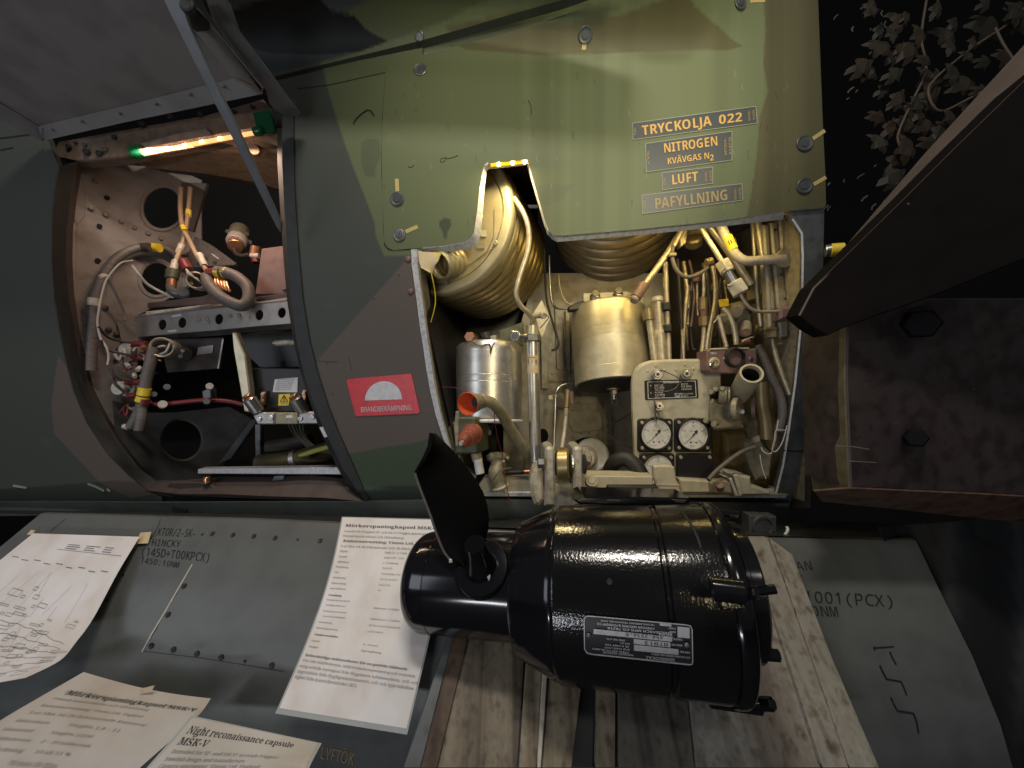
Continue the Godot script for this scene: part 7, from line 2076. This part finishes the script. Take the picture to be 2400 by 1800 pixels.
	part("border", band("X", [620, 245, 505, 236, 482, 246, 476, 275, 480, 520, 500, 555, 545, 568, 900, 605, 1385, 658, 1410, 655, 1416, 630, 1410, 350, 1395, 322, 1350, 312, 620, 245], 9.0, df, 0.0004), M.plate_silver, pl)
	for q in [[560, 348, 1242, 418, 1236, 458, 556, 390], [905, 436, 1222, 465, 1222, 508, 905, 476], [908, 485, 1292, 525, 1294, 572, 908, 535], [1285, 328, 1388, 338, 1390, 430, 1285, 420], [1130, 298, 1232, 306, 1230, 328, 1130, 318]]:
		part("blank_field", plate_m("X", q, df, 0.0005, 0.0), M.plate_silver, pl)
	for q in [[515, 405], [1365, 490]]:
		var pp := U("X", q[0], q[1])
		place("rivet", S.rivet, M.frame_metal, pl, on(df, pp.x, pp.y), nrm(df, pp.x, pp.y), 0.0034)
	var g := MB.new()
	# baseline runs from the far end back: the plate hangs upside down
	for w in [["GENERATOR A.C", 1258, 604, 1010, 580, 28], ["P/N 23-39433 SERIES ADH-3293-1", 1390, 588, 1060, 556, 17], ["PNEUMATIC ADVANCED", 900, 566, 640, 540, 17], ["AIRESEARCH MFG CO 70210", 1240, 378, 680, 330, 20], ["AMERICAN MACHINE & FOUNDRY CO", 1085, 336, 590, 292, 20], ["TECHNIQ AIRBORNE PRODUCTS DIV. 97942", 1085, 308, 620, 268, 14], ["MFG FOR", 1238, 392, 1120, 382, 20], ["ORDER", 1325, 432, 1248, 425, 17], ["MOD NO", 1325, 482, 1232, 474, 17], ["SER NO", 1390, 545, 1305, 535, 17], ["INSP", 1270, 368, 1215, 362, 15], ["STAMP", 1270, 338, 1205, 332, 15], ["KVA 3,5", 870, 470, 790, 462, 15], ["28 V AMP 125", 865, 495, 660, 475, 15], ["RPM 12000 CONT", 870, 520, 650, 500, 15], ["FREQ 400 PH 3", 860, 545, 640, 522, 15], ["4 AMPS", 640, 520, 545, 510, 15], ["SPEC NO 4-70", 830, 440, 670, 425, 15]]:
		text_quad(g, "Droid Sans", 700, w[0], "X", Vector2(w[1], w[2]), Vector2(w[3], w[4]), Vector2(w[1], w[2] + w[5]), df, 0.0004)
	part("lettering", g, M.plate_silver, pl)
	g = MB.new()
	for w in [["454-2234-9", 1160, 408, 840, 378, 30], ["BTB13", 1200, 470, 1000, 452, 30]]:
		text_quad(g, "Droid Sans Mono", 400, w[0], "X", Vector2(w[1], w[2]), Vector2(w[3], w[4]), Vector2(w[1], w[2] + w[5]), func(u, v): return gf.call(u, v) - 0.0027, 0.0003)
	part("stamped_numbers", g, M.ink, pl)

# ---------- papers: rows of [left, right] edge points with distances
func leaf_grid(edge: Array, cols: int) -> Array:
	var sub := 6
	var rows := []
	for i in edge.size() - 1:
		for k in sub:
			rows.append(edge_row(edge, i, float(k) / sub, cols))
	rows.append(edge_row(edge, edge.size() - 2, 1.0, cols))
	return rows

func edge_row(edge: Array, i: int, x: float, cols: int) -> Array:
	var e := [edge[maxi(i - 1, 0)], edge[i], edge[i + 1], edge[mini(i + 2, edge.size() - 1)]]
	var p := []
	for q in e:
		p.append([Q(q[0], q[1], q[4]), Q(q[2], q[3], q[5])])
	var l: Vector3 = p[1][0].cubic_interpolate(p[2][0], p[0][0], p[3][0], x)
	var r: Vector3 = p[1][1].cubic_interpolate(p[2][1], p[0][1], p[3][1], x)
	var o := []
	for j in cols + 1:
		var y := float(j) / cols
		o.append(l.lerp(r, y))
	return o

func on_grid(g: Array, s: float, t: float) -> Vector3:
	var h := g.size() - 1
	var w: int = g[0].size() - 1
	var a := clampf(t, 0.0, 0.9999) * h
	var b := clampf(s, 0.0, 0.9999) * w
	var i := int(a)
	var j := int(b)
	var p: Vector3 = g[i][j].lerp(g[i][j + 1], b - j)
	var q: Vector3 = g[i + 1][j].lerp(g[i + 1][j + 1], b - j)
	return p.lerp(q, a - i)

func grid_n(g: Array, s: float, t: float) -> Vector3:
	var a := on_grid(g, minf(s + 0.02, 1), t) - on_grid(g, maxf(s - 0.02, 0), t)
	var b := on_grid(g, s, maxf(t - 0.02, 0)) - on_grid(g, s, minf(t + 0.02, 1))
	return a.cross(b).normalized()

# a line of print: start s, baseline t, cap height in paper heights, on a sheet of width:height = ratio
func print_line(m: MB, g: Array, face: String, weight: int, s: String, s0: float, t0: float, cap: float, ratio: float, fit := 0.0, lift := 0.0005) -> void:
	var at := func(x, y, w):
		var k: float = fit / w if fit > 0.0 else cap / ratio
		return Vector2(s0 + x * k, t0 - y * cap)
	text(m, face, weight, s, func(x, y, w):
		var q: Vector2 = at.call(x, y, w)
		return on_grid(g, q.x, q.y) + grid_n(g, q.x, q.y) * lift, func(x, y, w):
		var q: Vector2 = at.call(x, y, w)
		return grid_n(g, q.x, q.y))

# the height of a baseline whose start shows at a given picture row
func t_at(g: Array, s: float, v: float) -> float:
	var lo := 0.0
	var hi := 1.0
	for i in 22:
		var mid := (lo + hi) * 0.5
		var p := B.inverse() * (on_grid(g, s, mid) - EYE)
		if 900.0 - p.y / -p.z * F < v:
			lo = mid
		else:
			hi = mid
	return lo

func papers() -> void:
	var t := thing("info_sheet", "laminated white sheet headed Mörkerspaningkapsel MSK-V, upright and fully legible, hub overlapping it", "paper sheet", Q(800, 1700, 0.62), "information sheets taped to the pod")
	var edge := [[801, 1211, 1040, 1217, 0.830, 0.815], [783, 1300, 1034, 1312, 0.772, 0.766], [760, 1385, 1024, 1402, 0.728, 0.722], [734, 1460, 1009, 1486, 0.693, 0.686], [702, 1541, 987, 1582, 0.655, 0.648], [645, 1672, 954, 1722, 0.608, 0.602]]
	var g := leaf_grid(edge, 10)
	var m := MB.new()
	surf(m, g, 0.0006)
	part("laminate_film", m, M.laminate, t)
	var inner := []
	for i in 31:
		var r := []
		for j in 11:
			var s := lerpf(0.014, 0.986, j / 10.0)
			var q := lerpf(0.008, 0.972, i / 30.0)
			r.append(on_grid(g, s, q) + grid_n(g, s, q) * 0.0004)
		inner.append(r)
	m = MB.new()
	surf(m, inner, 0.0003)
	part("sheet", m, M.sheet_paper, t)
	var bold := MB.new()
	var thin := MB.new()
	var K := 0.707
	var vj := func(y: float) -> float: return 1190.0 + y * 0.3255
	for w in [["Mörkerspaningkapsel MSK-V", 0.055, 138, 0.0155, 0.90], ["Kamerautrustning: Vinten Ltd. England", 0.06, 247, 0.0105, 0.87], ["Urladdning", 0.05, 635, 0.0105, 0.0], ["Taktiskt användbar", 0.045, 918, 0.0105, 0.0], ["Erforderliga mätstorheter för en perfekt bildserie", 0.04, 1068, 0.0108, 0.84]]:
		print_line(bold, g, "Droid Serif", 700, w[0], w[1], t_at(g, w[1], vj.call(w[2])), w[3], K, w[4], 0.0009)
	for w in [["Avsedd för flygplan SF- och SH-37 (Viggen spaningsversioner)", 0.05, 176, 0.94], ["Svensk konstruktion och tillverkning", 0.05, 210, 0.58], ["3 st Ska 34 IR-fokuserade och IR-filtrerade kameror", 0.05, 284, 0.90], ["Bländare", 0.05, 320, 0.0], ["Slutartid", 0.05, 358, 0.0], ["Bildfrekvens", 0.05, 396, 0.0], ["Övertäckning", 0.045, 432, 0.0], ["Film", 0.045, 470, 0.0], ["Drivspänning", 0.045, 508, 0.0], ["Blixtutrustning:", 0.045, 548, 0.0], ["Antal reflektorer", 0.045, 586, 0.0],
		["Vid hög höjd och låg fart", 0.045, 668, 0.0], ["samtliga reflektorer.", 0.055, 705, 0.0], ["Vid låg höjd och hög fart", 0.045, 748, 0.0], ["2 parvisa urladdningar", 0.06, 785, 0.0], ["Drivspänning", 0.045, 828, 0.0], ["Urladdningsspänning", 0.04, 870, 0.0], ["Flyghöjd", 0.04, 962, 0.0], ["Hastighet", 0.04, 1005, 0.0],
		["För rätt bildfrekvens, bildrörelsekompensering och övertäck-", 0.035, 1106, 0.93], ["ning erhålls styrsignal från flygplanets luftdatasystem,  roll- och", 0.03, 1146, 0.99 - 0.03], ["tippvinklar från flyglägesinstrumentet, roll- och tippvinkelhas-", 0.03, 1186, 0.945], ["tighet från kontrollcentralen (KC).", 0.03, 1226, 0.50]]:
		print_line(thin, g, "Droid Serif", 400, w[0], w[1], t_at(g, w[1], vj.call(w[2])), 0.0092, K, w[3], 0.0009)
	for w in [["Steglös 1,8 – 11, T-värde", 0.47, 330], ["Steglös 1/200 – 1/1000", 0.47, 366], ["2 – 10 bilder/sek", 0.47, 404], ["10 alt 55 %", 0.47, 442], ["70 mm IR-film, 30 m", 0.47, 482], ["28 V DC och 200 V", 0.47, 522], ["EG & G USA", 0.47, 562], ["4 st", 0.47, 600], ["Bildfrekvens <3,2 bilder/s", 0.47, 728], ["Bildfrekvens 3,2 – 10 bilder/s", 0.47, 806], ["28 V DC och 200 V/3-fas/400 Hz", 0.47, 852], ["ca 3 kV (3000 V)", 0.47, 896], ["30 – 450 meter", 0.47, 990], ["Ingen begränsning", 0.47, 1034]]:
		print_line(thin, g, "Droid Serif", 400, w[0], w[1], t_at(g, w[1], vj.call(w[2])), 0.0095, K, 0.0, 0.0009)
	part("heading_print", bold, M.ink, t)
	part("body_print", thin, M.ink_grey, t)
	# the drawing at the near edge
	t = thing("drawing_sheet", "curling white technical drawing sheet taped to the pod, no heading", "paper sheet", Q(100, 1600, 0.66), "information sheets taped to the pod")
	edge = [[78, 1250, 327, 1258, 0.80, 0.795], [16, 1300, 276, 1342, 0.765, 0.742], [-66, 1368, 219, 1448, 0.72, 0.69], [-150, 1450, 178, 1505, 0.68, 0.655], [-250, 1560, 140, 1548, 0.63, 0.625], [-330, 1660, 60, 1588, 0.59, 0.60]]
	g = leaf_grid(edge, 10)
	m = MB.new()
	surf(m, g, 0.0005)
	part("sheet", m, M.sheet_paper, t)
	m = MB.new()
	rng.seed = 77
	var line := func(pts: Array, wd: float):
		for i in pts.size() - 1:
			var a: Vector2 = pts[i]
			var b: Vector2 = pts[i + 1]
			var d := (b - a).normalized()
			var c := Vector2(-d.y * 0.7, d.x) * wd
			var q := [a + c, b + c, b - c, a - c]
			var vs := []
			for k in q:
				vs.append(on_grid(g, k.x, k.y) + grid_n(g, k.x, k.y) * 0.0008)
			var nn := grid_n(g, a.x, a.y)
			tri(m, vs[0], vs[1], vs[2], nn, nn, nn)
			tri(m, vs[0], vs[2], vs[3], nn, nn, nn)
	for k in 6:      # a cutaway of the pod: long outlines, frames and boxes
		var p := []
		for i in 22:
			p.append(Vector2(0.1 + i * 0.04, 0.62 + k * 0.05 - 0.07 * sin(i * 0.16) * (1.0 - k * 0.3) + 0.006 * sin(i * 2.1 + k)))
		line.call(p, 0.0014)
	for k in 60:
		var x := rng.randf_range(0.12, 0.9)
		var y := rng.randf_range(0.30, 0.90)
		var w := rng.randf_range(0.02, 0.09)
		var h := rng.randf_range(0.008, 0.035)
		line.call([Vector2(x, y), Vector2(x + w, y), Vector2(x + w, y + h), Vector2(x, y + h), Vector2(x, y)], 0.0012)
	for k in 14:
		var x := rng.randf_range(0.2, 0.85)
		var y := rng.randf_range(0.25, 0.6)
		line.call([Vector2(x, y), Vector2(x + rng.randf_range(-0.1, 0.1), y + rng.randf_range(0.08, 0.25))], 0.0009)
	for k in 12:
		var p := []
		var c := Vector2(rng.randf_range(0.25, 0.85), rng.randf_range(0.55, 0.9))
		for i in 13:
			p.append(c + Vector2(cos(i * TAU / 12) * 0.018, sin(i * TAU / 12) * 0.013))
		line.call(p, 0.0011)
	for k in 9:
		line.call([Vector2(0.42 + (k % 3) * 0.17, 0.09 + int(k / 3.0) * 0.012), Vector2(0.42 + (k % 3) * 0.17 + rng.randf_range(0.07, 0.13), 0.09 + int(k / 3.0) * 0.012)], 0.0018)
	line.call([Vector2(0.36, 0.125), Vector2(0.95, 0.125)], 0.001)
	for k in 9:
		line.call([Vector2(0.06 + k * 0.1, 0.205 + 0.01 * (k % 2)), Vector2(0.06 + k * 0.1 + 0.06, 0.205 + 0.01 * (k % 2))], 0.0018)
	part("drawing_print", m, M.ink_grey, t)
	part("tape", plate_m("I", [838, 252, 905, 246, 885, 315, 815, 318], func(u, v): return pod(u, v) - 0.008, 0.0004, 0.0), M.tape, t)
	part("tape", plate_m("I", [185, 235, 210, 238, 190, 265, 160, 262], func(u, v): return pod(u, v) - 0.008, 0.0004, 0.0), M.tape, t)
	# the two loose sheets in front
	t = thing("info_sheet", "yellowed curling sheet headed Mörkerspaningkapsel MSK-V with blurred text, nearest the edge", "paper sheet", Q(250, 1790, 0.6), "information sheets taped to the pod")
	edge = [[196, 1575, 494, 1637, 0.630, 0.612], [100, 1630, 466, 1676, 0.60, 0.595], [0, 1689, 400, 1736, 0.57, 0.575], [-110, 1765, 325, 1802, 0.54, 0.553], [-240, 1880, 220, 1900, 0.51, 0.53]]
	g = leaf_grid(edge, 12)
	for i in g.size():
		var wv := sin(PI * 1.0)
		for j in g[i].size():
			var x: float = j / 12.0
			g[i][j] -= UPV * 0.010 * sin(PI * x) * maxf(0.0, 1.0 - i / 10.0) - FWD * 0.004 * sin(PI * x)
	m = MB.new()
	surf(m, g, 0.0005)
	part("sheet", m, M.sheet_old, t)
	m = MB.new()
	print_line(m, g, "Droid Serif", 700, "Mörkerspaningkapsel MSK-V", 0.10, t_at(g, 0.10, 1628.0), 0.040, K, 0.86, 0.0007)
	part("heading_print", m, M.ink, t)
	m = MB.new()
	for k in 9:
		var s: String = ["Avsedd för flygplan SF- och SH-37 (Viggen spaningsversioner)", "Svensk konstruktion och tillverkning", "Kamerautrustning: Vinten Ltd. England", "3 st Ska 34 IR-fokuserade kameror", "Bländare          Steglös 1,8 – 11", "Slutartid          Steglös 1/200", "Bildfrekvens      2 – 10 bilder/sek", "Övertäckning      10 alt 55 %", "Film                70 mm IR-film"][k]
		print_line(m, g, "Droid Serif", 400, s, 0.08, 0.20 + k * 0.075, 0.024, K, [0.88, 0.6, 0.62, 0.7, 0.6, 0.5, 0.55, 0.5, 0.5][k], 0.0007)
	part("body_print", m, mat("ink_blurred", lin(0.22, 0.19, 0.17), 0.7, 0.0, ""), t)
	part("tape", plate_m("I", [840, 1185, 925, 1165, 905, 1205, 835, 1218], func(u, v): return 0.615, 0.0004, 0.0), M.tape, t)
	t = thing("info_sheet", "laminated sheet headed Night reconaissance capsule MSK-V at the bottom edge", "paper sheet", Q(560, 1800, 0.58), "information sheets taped to the pod")
	edge = [[449, 1677, 754, 1742, 0.590, 0.585], [396, 1740, 738, 1772, 0.565, 0.57], [338, 1806, 722, 1806, 0.545, 0.555], [260, 1900, 690, 1890, 0.52, 0.535]]
	g = leaf_grid(edge, 10)
	m = MB.new()
	surf(m, g, 0.0008)
	part("laminate_film", m, M.laminate, t)
	inner = []
	for i in 19:
		var r := []
		for j in 11:
			var s := lerpf(0.02, 0.975, j / 10.0)
			var q := lerpf(0.03, 0.99, i / 18.0)
			r.append(on_grid(g, s, q) + grid_n(g, s, q) * 0.0004)
		inner.append(r)
	m = MB.new()
	surf(m, inner, 0.0003)
	part("sheet", m, mat("sheet_grey", lin(0.52, 0.50, 0.47), 0.35, 0.0, "paper", 2.0), t)
	m = MB.new()
	print_line(m, g, "Droid Serif", 700, "Night reconaissance capsule", 0.06, t_at(g, 0.06, 1719.0), 0.085, K, 0.76, 0.0009)
	print_line(m, g, "Droid Serif", 700, "MSK-V", 0.06, t_at(g, 0.06, 1745.0), 0.085, K, 0.20, 0.0009)
	part("heading_print", m, M.ink, t)
	m = MB.new()
	for k in 4:
		print_line(m, g, "Droid Serif", 400, ["Intended for SF- and SH-37 aircraft (Viggen)", "Swedish design and manufacture", "Camera equipment: Vinten Ltd. England", "3 pcs Ska 34 IR-focused cameras"][k], 0.07, t_at(g, 0.07, 1765.0 + k * 18), 0.05, K, [0.7, 0.5, 0.62, 0.55][k], 0.0009)
	part("body_print", m, M.ink_grey, t)

func scatter_leaves() -> Array:
	var o := []
	for i in 46:
		var x := rng.randf_range(330, 1010)
		var y := rng.randf_range(-20, 760)
		if x * 1.15 + y > 1330.0:
			continue
		o.append([x, y, rng.randf_range(34, 70), rng.randf_range(0, 6.2), i % 2])
	return o

func bracket() -> void:
	# slanting board across the end frame
	var t := thing("slanted_board", "slanting dark board with brown edge painted as lit crossing the end frame", "board", Q(2100, 780, 0.66))
	var f := func(u, _v): return 0.645 - (u - 1870.0) * 0.0002
	part("face", plate_m("M", [38, 1360, 100, 1240, 500, 850, 700, 650, 1014, 345, 1300, 70, 1300, 1040, 1014, 1120, 620, 1280, 250, 1410, 165, 1450, 100, 1412], f, 0.03, 0.002), M.board_dark, t)
	part("edge_face", strip("M", [22, 1338, 92, 1240, 440, 832, 590, 658, 1014, 195, 1300, -100], [39, 1362, 101, 1243, 501, 853, 701, 653, 1015, 348, 1301, 73], func(u, v): return f.call(u, v) + 0.05, f), M.board_brown, t)
	rng.seed = 63
	for k in 9:
		var u := rng.randf_range(200, 980)
		var v := 1340.0 - u * 1.0 + rng.randf_range(40, 330)
		part("scuff", band("M", [u, v, u + rng.randf_range(6, 40), v + rng.randf_range(-40, 10)], rng.randf_range(2, 6), func(uu, vv): return f.call(uu, vv) - 0.0005, 0.0003), M.board_brown, t)
	# rusty slab with two bolts
	t = thing("steel_slab", "dark rusty steel slab with two black bolts and an orange lower edge", "slab", Q(2200, 1200, 0.66))
	var sf := 0.655
	part("front_face", plate_m("N", [590, -420, 1600, -420, 1600, 555, 1452, 548, 1150, 532, 860, 520, 605, 508, 598, 300, 585, 0], sf, 0.10, 0.004), M.rust_slab, t)
	part("side_face", strip("N", [430, -420, 418, 0, 410, 300, 432, 520], [590, -420, 585, 0, 598, 300, 606, 508], func(_u, _v): return sf + 0.10, func(_u, _v): return sf), mat("slab_lit_side", lin(0.115, 0.10, 0.062), 0.6, 0.0, "dirt", 3.0), t)  # lighter tan painted in for the slab's lit side
	part("lower_edge", strip("N", [432, 522, 606, 508, 860, 520, 1150, 532, 1452, 548, 1600, 556], [470, 572, 640, 590, 860, 612, 1100, 640, 1452, 672, 1600, 680], func(_u, _v): return sf - 0.002, func(_u, _v): return sf + 0.07), M.rust_edge, t)
	for q in [[950, 265], [915, 240]]:
		pass
	for q in [["M", 575, 1400, 62], ["N", 930, 262, 44]]:
		ring_part("bolt", t, q[0], [q[1] - 20, q[2], sf + 0.005], [q[1], q[2], sf - 0.03], q[3], "black", 6, true, 0.15)
	part("scrape", band("N", [540, 300, 620, 304, 700, 318], 5.0, sf - 0.0006, 0.0004), mat("scrape", lin(0.14, 0.13, 0.11), 0.7, 0.0, "specks", 20.0), t)
	part("scrape", band("N", [460, 368, 560, 372, 735, 382], 4.0, func(u, _v): return sf - 0.0006 + 0.1 * clampf((1988.0 - u) / 80.0, 0.0, 1.0), 0.0004), M.scrape, t)
	mat("fleck", lin(0.045, 0.036, 0.035), 0.6, 0.0, "specks", 20.0)
	rng.seed = 31
	for k in 12:
		var u := rng.randf_range(600, 1440)
		var v := rng.randf_range(10, 300)
		var q := []
		var rx := rng.randf_range(4, 18)
		for i in 7:
			q.append_array([u + cos(i * TAU / 7) * rx * rng.randf_range(0.6, 1.3), v + sin(i * TAU / 7) * rx * 0.5 * rng.randf_range(0.6, 1.3)])
		part("paint_fleck", plate_m("N", q, sf - 0.0005, 0.0004, 0.0), M.fleck, t)
	# dry leaves on twigs behind
	var br := thing("oak_branch", "dry brown oak leaves on twigs in the dark behind the slanting board", "branch", Q(2250, 500, 1.1))
	for w in [[[1100, -60, 1.15], [960, 90, 1.15], [800, 200, 1.14], [640, 330, 1.13], [600, 400, 1.12], [650, 480, 1.12], [770, 430, 1.12], [900, 360, 1.1]], [[600, -40, 1.2], [570, 160, 1.18], [590, 300, 1.16], [520, 460, 1.14], [470, 580, 1.12], [480, 640, 1.12]], [[1000, 300, 1.08], [930, 200, 1.08], [890, 120, 1.08]]]:
		part("twig", pipe_m("M", w, 5.0, 6), M.twig, br)
	for q in [[860, 90, 95, 0.3, 1], [570, 130, 50, 1.2, 0], [490, 200, 40, 2.2, 0], [585, 250, 44, 0.2, 0], [470, 310, 52, 2.6, 1], [450, 540, 50, 2.0, 0], [510, 520, 60, 0.5, 0], [520, 620, 66, 1.3, 0], [610, 610, 60, 0.1, 0], [690, 590, 55, 5.8, 0], [830, 385, 52, 0.0, 0], [700, 490, 40, 1.0, 0], [770, 450, 40, 4.6, 0], [660, 540, 42, 2.8, 0], [940, 230, 60, 0.4, 0], [400, 120, 40, 1.9, 1], [420, 380, 42, 2.4, 0], [720, 100, 46, 5.2, 1], [990, 40, 60, 0.7, 1], [370, 40, 36, 2.9, 1]] + scatter_leaves():
		var c := W("M", q[0], q[1], 1.10 + 0.05 * rng.randf())
		var len: float = q[2] * 0.5424 * 1.12 / F
		var m := MB.new()
		var out := PackedVector2Array()
		for i in 44:      # a lobed leaf outline
			var a := TAU * i / 44.0
			var r := 0.70 + 0.15 * cos(a * 5.0 + 0.4 + q[3]) + 0.09 * cos(a * 9.0 + q[3])
			out.append(Vector2(cos(a) * r * 1.15 + 0.15, sin(a) * r * 0.78))
		var dir := RT * cos(q[3]) - UPV * sin(q[3])
		var side := RT * sin(q[3]) + UPV * cos(q[3])
		var ids := Geometry2D.triangulate_polygon(out)
		var bent := func(p: Vector2) -> Vector3: return c + dir * p.x * len + side * p.y * len + FWD * len * (0.35 * p.x * p.x + 0.5 * absf(p.y) - 0.3 * p.x * p.y)
		for i in range(0, ids.size(), 3):
			var vs := []
			for e in 3:
				vs.append(bent.call(out[ids[i + e]]))
			var nn: Vector3 = (vs[1] - vs[0]).cross(vs[2] - vs[0]).normalized()
			if nn.dot(FWD) > 0.0:
				nn = -nn
			tri(m, vs[0], vs[1], vs[2], nn, nn, nn)
			tri(m, vs[0] + FWD * 0.0004, vs[1] + FWD * 0.0004, vs[2] + FWD * 0.0004, -nn, -nn, -nn)
		part("leaf", m, M.leaf_pale if q[4] else M.leaf, br)
	# shreds of camouflage net catching light
	var net := thing("camouflage_net", "torn dark camouflage net strips catching light beside the cover", "camouflage net", Q(2000, 400, 1.0))
	for k in 18:
		var u := rng.randf_range(120, 420)
		var v := rng.randf_range(60, 960)
		var a := rng.randf_range(-0.5, 0.9)
		var l := rng.randf_range(10, 34)
		part("net_strip", band("M", [u, v, u + sin(a) * l * 0.5, v - cos(a) * l * 0.5, u + sin(a + 0.5) * l, v - cos(a) * l], rng.randf_range(3, 7), 0.95 + 0.2 * rng.randf(), 0.0005), M.twig if k % 4 else M.frame_metal, net)
